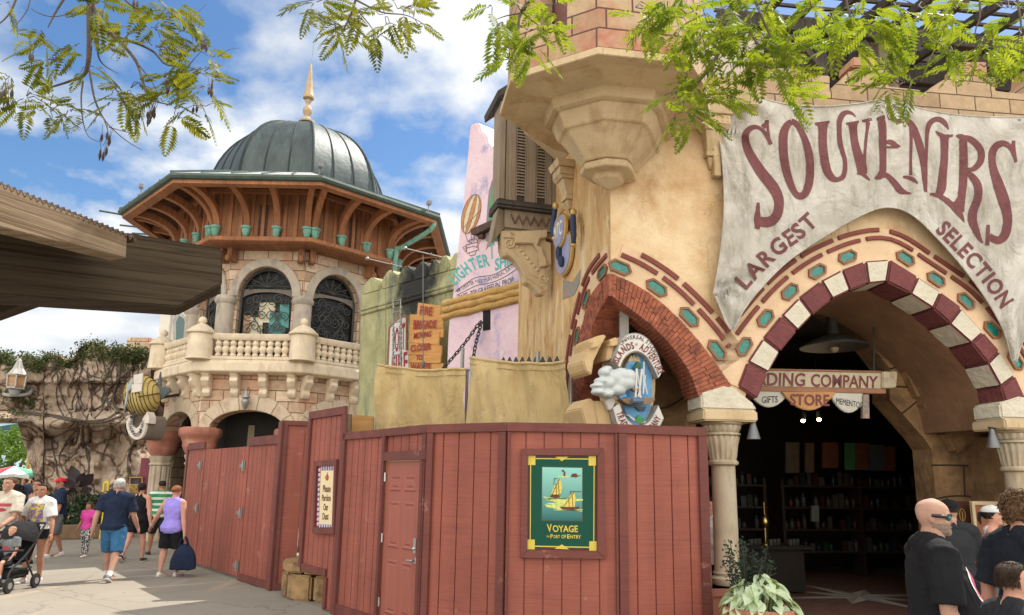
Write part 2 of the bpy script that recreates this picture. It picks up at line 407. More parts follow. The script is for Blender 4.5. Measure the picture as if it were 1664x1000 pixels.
def siding(mb,A,B,z0,z1,step=.2,gap=.012,th=.03,top=None):
 """grooved boards from A to B (ground points), front face on the camera's side"""
 A,B = V((A[0],A[1],0)),V((B[0],B[1],0)); L = (B - A).length; d = (B - A) / L; n = V((d.y,-d.x,0))
 if (EYE - A).dot(n) < 0: n = -n
 k = max(1,round(L / step)); s = L / k
 for i in range(k):
  a = A + d * (i * s + gap / 2); b = A + d * ((i + 1) * s - gap / 2)
  za,zb = (z1,z1) if top is None else (top(i / k),top((i + 1) / k))
  mb.prism([a + V((0,0,z0)),b + V((0,0,z0)),b + V((0,0,zb)),a + V((0,0,za))],-n * th)
 za,zb = (z1,z1) if top is None else (top(0),top(1))
 mb.prism([A + V((0,0,z0)) - n * .018,B + V((0,0,z0)) - n * .018,B + V((0,0,zb - .004)) - n * .018,A + V((0,0,za - .004)) - n * .018],-n * .014)
 return d,n
def trim(mb,A,B,z0,z1,off,th,n,d=None):
 A,B = V((A[0],A[1],0)),V((B[0],B[1],0))
 mb.prism([A + V((0,0,z0)) + n * off,B + V((0,0,z0)) + n * off,B + V((0,0,z1)) + n * off,A + V((0,0,z1)) + n * off],n * th)
# ---- rear section with the hinged gate leaves
C0 = atZ(290,912); C1 = atZ(439,960)
hd = thing('construction_hoarding','rear stretch of red painted board hoarding with steel hinged gate leaves, below the round balcony','fence',(C1.x,C1.y,0))
PL = Plane(C1,C1 - C0)
def fu(px,y=830): return PL.at(px,y)
cuts = [fu(298),fu(325),fu(351.5),fu(397),C1 - (C1 - C0).normalized() * -.0]
hs = [2.42,2.40,2.40,2.42]
nA = PL.n
for i in range(4):
 q = MB(); a = cuts[i]; b = cuts[i + 1]; dd = PL.d
 siding(q,a + dd * .012,b - dd * .012,.12 if i in (0,3) else .06,hs[i],.2)
 q.build('gate_leaf' if i in (1,2) else 'panel',m_hoard,hd,bevel=.003)
for (a,b,z0,z1) in ((cuts[0],cuts[1],hs[0],hs[0] + .15),(cuts[3],cuts[4],hs[3] - .02,hs[3] + .14)):
 q = MB(); trim(q,a,b,z0,z1,-.005,.045,nA); q.build('cap_board',m_htrim,hd,bevel=.004)
for (a,b) in ((cuts[0],cuts[1]),(cuts[3],cuts[4])):
 q = MB(); trim(q,a,b,.01,.13,.004,.03,nA); q.build('base_board',m_htrim,hd,bevel=.004)
q = MB(); trim(q,cuts[0] - PL.d * .1,cuts[0] + PL.d * .02,.0,2.5,.004,.035,nA); q.build('post',m_htrim,hd,bevel=.004)
q = MB(); trim(q,cuts[4] - PL.d * .10,cuts[4] + PL.d * .06,.0,2.78,.004,.035,nA); q.build('post',m_htrim,hd,bevel=.004)
def hinge(px,py,pl,parent):
 p = pl.at(px,py,.01); q = MB(); R = Matrix((pl.d,pl.n,V((0,0,1)))).transposed()
 q.box(p + pl.d * .05 + pl.n * .006,.05,.012,.2,R=R)
 q.prism([p + V((0,0,.06)),p - pl.d * .2 + V((0,0,.02)),p - pl.d * .2 - V((0,0,.02)),p - V((0,0,.06))],pl.n * .012)
 q.tube([p + V((0,0,-.09)) + pl.n * .02,p + V((0,0,.09)) + pl.n * .02],.016,8)
 q.build('hinge',m_galv,parent)
for px,py in ((326,756),(320,826),(396,757),(391,834),(385,920)): hinge(px,py,PL,hd)
# ---- return panel in shade
Rn = Plane(C1,V((.965,.27,0)))
R1 = Rn.pt(.38,0); R2 = Rn.pt(1.35,0)
q = MB(); siding(q,C1 + Rn.d * .05,R1,.02,2.74,.3); q.build('panel',m_hoard,hd,bevel=.003)
q = MB(); siding(q,R1 + Rn.d * .005,R2,.62,2.74,.3); q.build('panel',m_hoard,hd,bevel=.003)
q = MB(); trim(q,C1 - Rn.d * .02,R2,2.72,2.80,-.004,.04,Rn.n); q.build('cap_board',m_htrim,hd,bevel=.004)
q = MB(); trim(q,C1 + Rn.d * .06,R1,.01,.12,.004,.03,Rn.n); q.build('base_board',m_htrim,hd,bevel=.004); q = MB(); trim(q,R1 + Rn.d * .002,R2,.60,.70,.004,.03,Rn.n); q.build('base_board',m_htrim,hd,bevel=.004)
q = MB(); trim(q,C1 - Rn.d * .02,C1 + Rn.d * .09,.0,2.72,.004,.035,Rn.n); q.build('post',m_htrim,hd,bevel=.004)
# ---- front section: tall notice panel, door, poster panel
FT = 2.40
K1 = atZ(562,712,FT); K2 = atZ(697,700,FT); K3 = atZ(825,697,FT); K4 = atZ(1003,700,FT); K5 = atZ(1145,705,FT)
D = Plane(K1,K2 - K1)
K0 = D.at(504,690); K0.z = 0
hf = thing('construction_hoarding','front stretch of red board hoarding with a panelled door, before the brick arch','fence',(K3.x,K3.y,0))
step_u = D.at(531,940)
q = MB(); siding(q,K0 + D.d * .06,step_u,.5,2.76,.2); q.build('panel',m_hoard,hf,bevel=.003)
q = MB(); siding(q,step_u + D.d * .002,K1 - D.d * .05,.02,2.76,.2); q.build('panel',m_hoard,hf,bevel=.003)
q = MB(); trim(q,K0,K1,2.74,2.86,-.004,.04,D.n); q.build('cap_board',m_htrim,hf,bevel=.004)
q = MB(); trim(q,K0,K0 + D.d * .1,.5,2.74,.004,.035,D.n); q.build('post',m_htrim,hf,bevel=.004)
q = MB(); trim(q,K1 - D.d * .08,K1 + D.d * .06,.0,2.74,.004,.04,D.n); q.build('post',m_htrim,hf,bevel=.004)
q = MB(); trim(q,K0 + D.d * .11,step_u,.46,.56,.004,.03,D.n); q.build('base_board',m_htrim,hf,bevel=.004); q = MB(); trim(q,step_u - D.d * .03,step_u + D.d * .05,.02,.45,.004,.03,D.n); q.build('base_board',m_htrim,hf,bevel=.004)
d0 = D.u(D.at(624,850)); d1 = D.u(D.at(684,850)); uK2 = (K2 - K1).length
def du(u,z=0,o=0): return D.pt(u,z,o)
q = MB(); siding(q,du(.06),du(d0 - .07),.02,FT,.2); q.build('panel',m_hoard,hf,bevel=.003)
q = MB(); siding(q,du(d0 - .06),du(uK2 - .05),2.16,FT,.2); q.build('panel',m_hoard,hf,bevel=.003)
q = MB(); trim(q,du(d0 - .07),du(d0),0,FT - .002,.004,.045,D.n); q.build('door_jamb',m_htrim,hf,bevel=.004)
q = MB(); trim(q,du(d1),du(d1 + .07),0,2.055,.004,.045,D.n); q.build('door_jamb',m_htrim,hf,bevel=.004)
q = MB(); trim(q,du(d0 + .002),du(d1 + .12),2.057,2.17,.004,.05,D.n); q.build('door_lintel',m_htrim,hf,bevel=.004)
q = MB(); siding(q,du(d1 + .071),du(uK2 - .05),.02,2.16,.2); q.build('panel',m_hoard,hf,bevel=.003)
q = MB(); trim(q,du(.06),du(d0 - .075),.01,.15,.004,.03,D.n); q.build('base_board',m_htrim,hf,bevel=.004)
# door
q = MB(); a,b = du(d0 + .006),du(d1 - .006); trim(q,a,b,.012,2.05,-.02,.022,D.n)
def rect3(u0,u1,z0,z1,off): return [D.pt(u0,z0,off),D.pt(u1,z0,off),D.pt(u1,z1,off),D.pt(u0,z1,off)]
dw = d1 - d0
for c_ in (.3,.7):
 for z0,z1 in ((.22,.86),(1.0,1.56),(1.68,1.88)):
  u0,u1 = d0 + dw * c_ - dw * .15,d0 + dw * c_ + dw * .15
  r1 = rect3(u0,u1,z0,z1,.003); r2 = rect3(u0 + .02,u1 - .02,z0 + .02,z1 - .02,.016); r3 = rect3(u0 + .05,u1 - .05,z0 + .05,z1 - .05,.004); r4 = rect3(u0 + .07,u1 - .07,z0 + .07,z1 - .07,.014)
  q.loft([r1,r2,r3,r4])
door = q.build('door',m_hdoor,hf)
for z in (.28,1.05,1.8):
 q = MB(); q.tube([D.pt(d0 + .01,z,.022),D.pt(d0 + .01,z + .11,.022)],.013,8); q.build('hinge',m_steel,door)
q = MB(); up_ = d1 - .075
q.prism([D.pt(up_ - .03,.98,.004),D.pt(up_ + .03,.98,.004),D.pt(up_ + .03,1.15,.004),D.pt(up_ - .03,1.15,.004)],D.n * .03)
q.ball(D.pt(up_,1.035,.038),.022,.022,.022); q.build('lock',m_steel,door,bevel=.006)
q = MB(); q.tube([D.pt(up_,.9,.004),D.pt(up_,.9,.014)],.034,14); q.tube([D.pt(up_,.9,.01),D.pt(up_,.9,.06),D.pt(up_ - .03,.9,.066),D.pt(up_ - .13,.895,.062)],[.011,.012,.011,.009],10); q.build('handle',m_steel,door,smooth=True)
# remaining bays
def bay(A,B,h=FT):
 pl = Plane(A,B - A); q = MB(); siding(q,A + pl.d * .004,B - pl.d * .004,.02,h,.2); q.build('panel',m_hoard,hf,bevel=.003); return pl
P_E = bay(K2,K3); P_F = bay(K3,K4); P_G = bay(K4,K5)
for A,B,pl in ((K1,K2,D),(K2,K3,P_E),(K3,K4,P_F),(K4,K5,P_G)):
 q = MB(); trim(q,A - pl.d * .01,B + pl.d * .01,FT - .03,FT + .07,-.01,.05 if pl is not D else .054,pl.n); q.build('cap_board',m_htrim,hf,bevel=.004)
 if pl is not D:
  q = MB(); trim(q,A + pl.d * .08,B - pl.d * .08,.01,.15,.004,.03,pl.n); q.build('base_board',m_htrim,hf,bevel=.004)
for A,pl,a,b in ((K2,D,-.09,-.002),(K2,P_E,.0,.09),(K3,P_E,-.1,-.004),(K4,P_G,.0,.1),(K4,P_F,-.03,-.001),(K3,P_F,.001,.03),(K5,P_G,-.10,.0)):
 q = MB(); trim(q,A + pl.d * a,A + pl.d * b,0,FT - .034,.004,.036 if pl is not P_F else .032,pl.n); q.build('post',m_htrim,hf,bevel=.004)
E1 = K5 + V((.12,.95,0)); pe = Plane(K5,E1 - K5)
q = MB(); siding(q,K5 + pe.d * .03,E1,.02,FT + .02,.2); q.build('panel',m_hoard,hf,bevel=.003)
# ---- notice on the tall panel
m_cream = mat('cream_sign_paint',(.74,.60,.36),.5,.05,4,.05,60)
m_brownink = flat('brown_sign_ink',(.14,.055,.02))
m_redink = flat('deep_red_sign_ink',(.19,.02,.022))
m_pale = flat('pale_blue_bead_paint',(.45,.47,.6))
nt_ = thing('notice_sign','tall cream notice reading Please Pardon Our Dust, on the tall red panel','sign',D.at(532,860))
def quadpts(pl,q,off): return [pl.at(x,y,off) for x,y in q]
fr = [(515,750),(551,747),(547,868.5),(512,867)]
inn = [(518.5,758.5),(547,757.5),(544,857),(515,857.5)]
q = MB(); q.prism(quadpts(D,inn,.01),D.n * .02); board = q.build('board',m_redink,nt_)
q = MB()
for k in range(4):
 a,b = fr[k],fr[(k + 1) % 4]; c,d_ = inn[(k + 1) % 4],inn[k]
 q.prism(quadpts(D,[a,b,c,d_],.008),D.n * (.045 + .002 * (k % 2)))
q.build('frame',m_htrim,nt_,bevel=.003)
q = MB(); q.prism(quadpts(D,[(521.5,765),(544,764.5),(540.5,853),(518.5,852)],.031),D.n * .003); q.build('text_panel',m_cream,nt_)
q = MB()
for k in range(12):
 for e0,e1 in (((519.8,760),(516.8,856)),((545.6,759),(542.3,855.5))):
  t_ = (k + .5) / 12; p = D.at(e0[0] + (e1[0] - e0[0]) * t_,e0[1] + (e1[1] - e0[1]) * t_,.033); q.ball(p,.022,.01,.03,6,4)
for k in range(6):
 for (xa,ya),(xb,yb) in (((521,761.5),(544,760.5)),((518,855),(541.5,855))):
  t_ = (k + .5) / 6; p = D.at(xa + (xb - xa) * t_,ya + (yb - ya) * t_,.033); q.ball(p,.016,.01,.04,6,4)
q.build('bead_border',m_pale,nt_)
q = MB()
for s_,y0,h_,xa,xb in (('Please',799.5,11.5,524.5,537),('Pardon',814,10.5,522.8,537),('Our',829.3,11,525.2,533),('Dust',844.3,11,523.8,533.5)):
 text_quad(q,s_,[(xa,y0),(xb,y0 + .3),(xb + .5,y0 - h_),(xa + .5,y0 - h_)],D,.037,.025)
q.build('lettering',m_brownink,nt_)
q = MB(); c_ = D.at(531.5,776,.036); R = Matrix((D.d,D.n,V((0,0,1)))).transposed()
q.ball(c_,.045,.008,.05,10,6,R); q.mi = 1; q.ball(c_ + D.n * .004,.022,.008,.025,8,6,R)
for s_ in (-1,1): q.ball(c_ + D.d * .05 * s_,.014,.008,.028,6,4,R)
q.ball(c_ + V((0,0,.06)),.012,.008,.02,6,4,R)
q.build('emblem',[flat('emblem_crimson',(.35,.03,.04)),flat('emblem_ochre',(.4,.2,.05))],nt_)
# ---- voyage poster
po = thing('framed_poster','green poster reading Voyage to Port of Entry with two yellow sailing boats, on the hoarding','poster',P_F.at(912,900))
X = P_F
of = [(847,730),(980,728),(984,908),(846,906)]; oi = [(858,740.5),(970,741),(969.5,895),(857,893)]
q = MB()
for k in range(4):
 a,b = of[k],of[(k + 1) % 4]; c,d_ = oi[(k + 1) % 4],oi[k]
 q.prism(quadpts(X,[a,b,c,d_],.006),X.n * (.05 + .004 * (k % 2)))
q.build('frame',m_htrim,po,bevel=.004)
m_pg = mat('bottle_green_print',(.006,.066,.042),.6,.05,4,.02,40,spec=.2)
m_py = flat('yellow_print',(.60,.47,.06),.35)
m_maroon = flat('maroon_print',(.07,.018,.02),.4)
def pq(pts,z,mi,mb): mb.mi = mi; mb.prism(quadpts(X,pts,.02 + z * .0022),X.n * .002)
q = MB(); pq(oi,0,0,q)
q.build('backing',m_maroon,po)
q = MB(); pq([(861,743),(967,744),(966,892),(860,890)],1,0,q); q.build('panel',m_pg,po)
q = MB()
for a,b,c,d_ in (((862,744.5),(966,745.5),(966,747.2),(862,746.2)),((861,886.8),(965,889),(965,890.8),(861,888.6)),((861.5,747),(863.2,747),(862.3,887),(860.8,887)),((964.8,747),(966.3,747),(965.6,889),(964,889))):
 pq([a,b,c,d_],2,0,q)
for cx_,cy_ in ((864,748),(962.5,749),(863,885),(963.5,888)):
 pq([(cx_ - 6,cy_ - 8),(cx_ + 6,cy_ - 8),(cx_ + 6,cy_ + 8),(cx_ - 6,cy_ + 8)],3,0,q)
pq([(902,742.5),(924,742.5),(913,749.5)],3,0,q); pq([(913,885),(925,893),(901,892)],3,0,q)
q.build('border',m_py,po)
q = MB(); pq([(880,758),(947,759.5),(947,848),(879.5,847)],2,0,q); q.build('picture_mount',flat('dark_grey_print',(.05,.055,.05),.4),po)
def seamat():
 m,t,b = newmat('sea_print'); co = nd(t,'ShaderNodeTexCoord').outputs['Object']
 s_ = nd(t,'ShaderNodeSeparateXYZ'); t.links.new(co,s_.inputs[0])
 f = nd(t,'ShaderNodeMapRange'); f.inputs[1].default_value = X.at(913,845).z; f.inputs[2].default_value = X.at(913,760).z; t.links.new(s_.outputs[2],f.inputs[0])
 c = ramp(t,f.outputs[0],0,1,(.0,.11,.10),(.24,.55,.47)); t.links.new(c,b.inputs['Base Color']); b.inputs['Roughness'].default_value = .4; return m
q = MB(); pq([(881.3,759.5),(946,760.8),(945.8,846.5),(880.8,845.5)],3,0,q); pic = q.build('picture',seamat(),po)
m_sail = mat('sail_yellow_print',(.62,.50,.10),.5,.3,60,0); m_hull = flat('boat_brown_print',(.12,.03,.012)); m_foam = mat('foam_print',(.52,.58,.16),.5,.3,40,0)
m_ink = flat('black_print',(.012,.012,.012))
b_ = lambda pts: zm_(pts,840,720,.2)
q = MB()
for pts in ([(205,430),(240,440),(300,445),(400,440),(300,455),(230,450)],[(250,470),(330,455),(400,460),(500,455),(535,455),(535,470),(440,475),(480,490),(400,510),(480,540),(535,540),(530,560),(450,545),(330,548),(290,545),(340,540),(240,520),(225,500),(300,505),(230,490),(330,485),(230,460)],[(330,270),(400,268),(440,276),(390,284),(345,278)]):
 pq(b_(pts),4,0,q)
q.build('painted_sea_foam',m_foam,po)
q = MB(); pq(b_([(278,418),(290,380),(315,330),(350,290),(368,350),(360,400),(345,425)]),5,0,q); pq(b_([(378,520),(395,475),(430,430),(470,393),(478,450),(470,520)]),6,0,q)
q.build('painted_sail',m_sail,po)
q = MB(); pq(b_([(270,440),(285,418),(340,420),(350,442),(310,448)]),5.5,0,q); pq(b_([(345,515),(380,520),(470,522),(510,515),(500,535),(440,548),(370,540)]),6.5,0,q)
pq(b_([(435,275),(450,250),(485,248),(490,265),(520,262),(480,280)]),5,0,q); pq(b_([(375,268),(382,240),(360,228),(375,215),(394,240),(392,268)]),5,0,q)
q.build('painted_boat',m_hull,po)
q = MB()
for a,b in (((275,440),(348,288)),((300,340),(305,285)),((303,290),(330,288)),((378,520),(472,392)),((432,420),(436,390)),((436,395),(525,395)),((250,450),(400,448)),((440,545),(535,550)),((318,330),(322,424)),((335,310),(345,424)),((420,440),(425,520)),((448,415),(455,520))):
 a,b = b_([a,b]); l = sqrt((a[0] - b[0]) ** 2 + (a[1] - b[1]) ** 2); nx,ny = (b[1] - a[1]) / l * .35,-(b[0] - a[0]) / l * .35
 pq([(a[0] + nx,a[1] + ny),(b[0] + nx,b[1] + ny),(b[0] - nx,b[1] - ny),(a[0] - nx,a[1] - ny)],7,0,q)
q.build('painted_rigging',m_ink,po)
q = MB()
text_quad(q,'V',b_([(250,722),(282,722),(282,656),(242,656)]),X,.031,.02)
text_quad(q,'OYAGE',b_([(292,722),(495,724),(495,670),(288,668)]),X,.031,.02)
text_quad(q,'to',b_([(240,766),(264,767),(264,748),(240,748)]),X,.031,.01)
text_quad(q,'P',b_([(272,774),(292,774),(292,740),(272,740)]),X,.031,.02); text_quad(q,'ORT',b_([(296,774),(350,774),(350,748),(296,748)]),X,.031,.02)
text_quad(q,'OF',b_([(361,774),(400,775),(400,746),(361,746)]),X,.031,.02)
text_quad(q,'E',b_([(408,776),(430,776),(430,742),(408,742)]),X,.031,.02); text_quad(q,'NTRY',b_([(434,776),(520,778),(520,748),(434,748)]),X,.031,.02)
q.build('lettering',m_py,po)
# ---- low rock planter the hoarding steps over
m_rockpl = mat('ochre_rockwork',(.30,.185,.085),.85,.4,4,.7,9,stain=(.12,.07,.04),sst=(2,2,2),bd=.05)
pc = atZ(505,975) + V((.25,.55,0))
q = MB(); rng = random.Random(3)
for row,(z0,z1,R0) in enumerate(((0,.39,.80),(.40,.56,.83))):
 n_ = 9 if row == 0 else 8
 for k in range(n_):
  a0 = pi * .75 + (k + row * .4) * 2 * pi / n_ + .03; a1 = a0 + 2 * pi / n_ - .05; pts = []
  for (r_,aa) in ((R0 * .5,a0),(R0 + rng.uniform(-.02,.03),a0),(R0 + .05,(a0 + a1) / 2),(R0 + rng.uniform(-.02,.03),a1),(R0 * .5,a1)):
   pts.append(V((pc.x + r_ * cos(aa),pc.y + r_ * sin(aa),z0)))
  q.prism(pts,(0,0,z1 - z0 - .012))
pl_ = q.build('stone_planter',m_rockpl,bevel=.03,smooth=True)
tag(pl_,'low round ochre stone planter wall stepped over by the tall red panel','planter')
# ================================================================== souvenir building
m_plaster = mat('ochre_plaster',(.57,.36,.17),.85,.10,1.7,.55,7,col2=(.78,.62,.41),stain=(.44,.25,.115),sst=(1.2,1.2,.8),sa=.50,sb=.72,bd=.04,crack=1.1)
def streakplaster():
 m,t,b = newmat('streaked_ochre_plaster'); co = nd(t,'ShaderNodeTexCoord').outputs['Object']
 c = mixc(t,ramp(t,tnoise(t,co,1,7,.7,(3.2,3.2,1.0),dist=.6),.33,.66),(.45,.25,.095),(.68,.49,.25))
 c = mixc(t,ramp(t,tnoise(t,co,1,6,.65,(6,6,1.1),dist=.5),.56,.68),c,(.70,.60,.42))
 c = mixc(t,ramp(t,tnoise(t,co,1,6,.7,(5,5,1.6)),.56,.70),c,(.33,.14,.055))
 t.links.new(c,b.inputs['Base Color']); b.inputs['Roughness'].default_value = .88; b.inputs['Specular IOR Level'].default_value = .25
 c = mixc(t,.6,c,ramp(t,tnoise(t,co,50,4,.75),.3,.7,(.75,) * 3,(1.12,) * 3),'MULTIPLY'); t.links.new(c,b.inputs['Base Color'])
 bump(t,b,tnoise(t,co,1,7,.7,(12,12,6)),.6,.03); return m
m_streak = streakplaster()
m_band = mat('peach_arch_band',(.66,.47,.30),.85,.10,5,.4,30)
m_stone = mat('carved_tan_stone',(.56,.43,.26),.85,.10,2.2,.18,40,stain=(.44,.31,.17),sst=(2,2,.8),crack=1.5)
m_vcream = mat('hewn_cream_stone',(.58,.53,.42),.85,.10,5,.7,11,bd=.05)
m_vred = mat('hewn_maroon_stone',(.155,.042,.042),.8,.15,5,.7,11,bd=.05)
m_brick = mat('arch_brick',(.30,.092,.05),.85,.45,7,.5,40,stain=(.17,.055,.035),sst=(5,5,5))
m_brickdk = mat('soffit_brick',(.15,.055,.035),.9,.3,7,.5,40)
m_mortar = mat('grey_brown_mortar',(.34,.21,.14),.95,.15,8,.4,50)
m_dash = mat('painted_brick_dash',(.20,.055,.042),.8,.2,8,.4,30)
m_hexrim = mat('terracotta_tile_rim',(.24,.105,.05),.7,.2,8,.2,30)
m_hex = mat('teal_glazed_tile',(.012,.22,.165),.18,.35,14,.5,20,spec=.6,col2=(.005,.12,.10))
m_pars = blockmat('parapet_block',(.36,.25,.15),(.50,.36,.22),(.11,.07,.045),.55,.23,.010,patch=(.44,.30,.20))
m_turs = blockmat('turret_block',(.40,.27,.16),(.50,.36,.22),(.13,.06,.05),.62,.245,.012,patch=(.42,.16,.11))
m_oldwood = woodmat('weathered_grey_wood',(.21,.155,.105),(.33,.265,.19),'v',.85,40,.6)
m_darkwood = woodmat('dark_weathered_wood',(.045,.038,.032),(.10,.085,.07),'v',.85,40,.6)
m_rock = mat('carved_brown_rock',(.30,.18,.085),.9,.3,1.6,.8,6,stain=(.14,.08,.04),sst=(1.5,1.5,1.5),sa=.48,sb=.7,bd=.06)
m_vault = mat('brown_vault_plaster',(.24,.13,.07),.9,.25,1.8,.5,6,bd=.04)
m_grout = flat('dark_joint',(.05,.03,.018),.9)
fd = V((cos(radians(7)),sin(radians(7)),0))
CP = atY(1181,690,9.25)
FP = Plane(CP,fd)
LA = radians(16)
KC = FP.at(993,400); KC.z = 0
ld = V((-sin(LA),cos(LA),0))
LP = Plane(KC,ld)
bld = thing('souvenir_building','large ochre plaster shop with striped and brick arches and a stone corner turret','building',(CP.x,CP.y,0))
def F(x,y,off=0.0): return FP.at(x,y,off)
# arch curves (photo px)
SO = [(1197,629),(1212,589),(1237,551),(1267,514),(1295,485),(1331,458),(1365,440),(1403,426),(1443,423),(1488,451),(1525,476),(1559,501),(1595,541),(1621,571),(1646,611),(1664,650),(1678,690)]
SI = [(1228,650),(1246,607),(1265,573),(1293,539),(1317,514),(1349,488),(1378,474),(1408,463),(1437,460),(1475,479),(1512,503),(1539,527),(1575,559),(1601,591),(1622,629),(1635,672),(1640,694)]
BO = [(993.6,447),(1032,465),(1076,496),(1120,540),(1155,584),(1186,628)]
BI = [(993.6,484),(1023,504),(1058,531),(1094,570),(1120,610),(1133,645)]
LO = [(993.2,447),(966,480),(953,520),(944,562),(936,622),(932,690)]
LI = [(993.2,484),(972,520),(963,560),(956,605),(950,650),(946,695)]
ztop = F(1290,158).z
# --- front wall
mid = lambda a,b: ((a[0] + b[0]) / 2,(a[1] + b[1]) / 2)
out = [F(993,462)] + [F(*mid(a,b)) for a,b in zip(BO[1:],BI[1:])] + [F(1160,668)]
out += [F(1205,668)] + [F(*mid(a,b)) for a,b in zip(SO,SI)] + [F(1665,705),F(1720,705)]
uR = FP.u(F(1720,700))
out += [FP.pt(uR,0),FP.pt(uR + 6,0),FP.pt(uR + 6,ztop),FP.pt(FP.u(KC),ztop)]
TH = .36
q = MB(); q.prism(out,-FP.n * TH); q.build('front_wall',m_plaster,bld)
# --- side wall
uE = 4.15
out = [LP.at(*mid(a,b)) for a,b in zip(LO[1:],LI[1:])]
lastu = LP.u(out[-1])
out = [LP.at(993.5,462)] + out + [LP.pt(lastu,0),LP.pt(uE,0),LP.pt(uE,ztop + .3),LP.pt(0.004,ztop)]
q = MB(); q.prism(out,-LP.n * TH); q.build('side_wall',m_streak,bld)
# ghost painting below the round sign
q = MB(); g_ = zm_([(422,860),(470,870),(512,805),(505,880),(480,935),(420,960)],780,180,.32)
q.prism([LP.at(x,y,.003) for x,y in g_],LP.n * .004)
q.build('faded_mural',mat('faded_mural_paint',(.36,.27,.2),.8,.3,30,.2,30,col2=(.12,.22,.24),stain=(.5,.2,.1),sst=(9,9,9)),bld)
# --- arch helpers in wall coordinates
def curve_uz(pl,pts): return [pl.uz(x,y) for x,y in pts]
def resample(c,k=60):
 c = spline(c,12); return [polyat(c,i / k) for i in range(k + 1)]
def nrm(c,t):
 a,b = polyat(c,max(0,t - .01)),polyat(c,min(1,t + .01)); tx,tz = b[0] - a[0],b[1] - a[1]; l = sqrt(tx * tx + tz * tz); return (tx / l,tz / l),(-tz / l,tx / l)
def clen(c): return sum(sqrt((a[0] - b[0]) ** 2 + (a[1] - b[1]) ** 2) for a,b in zip(c,c[1:]))
def strip(mb,pl,c,t0,t1,o0,o1,off,th,sgn,k=6):
 A = []; B = []
 for i in range(k + 1):
  t = t0 + (t1 - t0) * i / k; p = polyat(c,t); _,n_ = nrm(c,t)
  A.append(pl.pt(p[0] + n_[0] * o0 * sgn,p[1] + n_[1] * o0 * sgn,off)); B.append(pl.pt(p[0] + n_[0] * o1 * sgn,p[1] + n_[1] * o1 * sgn,off))
 mb.prism(A + B[::-1],pl.n * th)
# --- striped arch
q = MB(); rng = random.Random(5)
so_,si_ = curve_uz(FP,SO),curve_uz(FP,SI)
for k in range(len(SO) - 1):
 q.mi = 0 if k % 2 == 0 else 1
 a,b,c,d_ = so_[k],so_[k + 1],si_[k + 1],si_[k]
 e = .004; pr = .05 + rng.uniform(-.008,.012)
 cxm = (a[0] + b[0] + c[0] + d_[0]) / 4; czm = (a[1] + b[1] + c[1] + d_[1]) / 4
 sh = lambda p: FP.pt(p[0] + (cxm - p[0]) * .012,p[1] + (czm - p[1]) * .012,pr)
 q.prism([sh(a),sh(b),sh(c),sh(d_)],-FP.n * (TH + .06 + pr))
q.build('striped_arch',[m_vred,m_vcream],bld,bevel=.022,smooth=True,sharp=60)
# --- brick arches (two rings of bricks on each face)
def brickarch(pl,O,I,name,n_,depth):
 o_,i_ = resample(curve_uz(pl,O)),resample(curve_uz(pl,I))
 q = MB(); rng = random.Random(2)
 for k in range(n_):
  t0,t1 = (k + .07) / n_,(k + .93) / n_
  s_ = .55 if k % 2 else .42
  for f0,f1 in ((0.0,s_ - .012),(s_ + .012,1.0)):
   def P(t,f,off):
    a,b = polyat(o_,t),polyat(i_,t); return pl.pt(a[0] + (b[0] - a[0]) * f,a[1] + (b[1] - a[1]) * f,off)
   pr = .045 + rng.uniform(0,.014)
   q.prism([P(t0,f0,pr),P(t1,f0,pr),P(t1,f1,pr),P(t0,f1,pr)],-pl.n * (.09 if f0 == 0 else depth))
 q.mi = 1
 A = [polyat(o_,i / 24) for i in range(25)]; B = [polyat(i_,i / 24) for i in range(25)]
 q.prism([pl.pt(*p,.028) for p in A] + [pl.pt(p[0] + (a[0] - p[0]) * .03,p[1] + (a[1] - p[1]) * .03,.028) for p,a in zip(B[::-1],A[::-1])],-pl.n * (depth - .04))
 q.build(name,[m_brick,m_mortar],bld)
 return o_,i_
bo_,bi_ = brickarch(FP,BO,BI,'brick_arch',34,.5)
lo_,li_ = brickarch(LP,LO,LI,'brick_arch',26,.5)
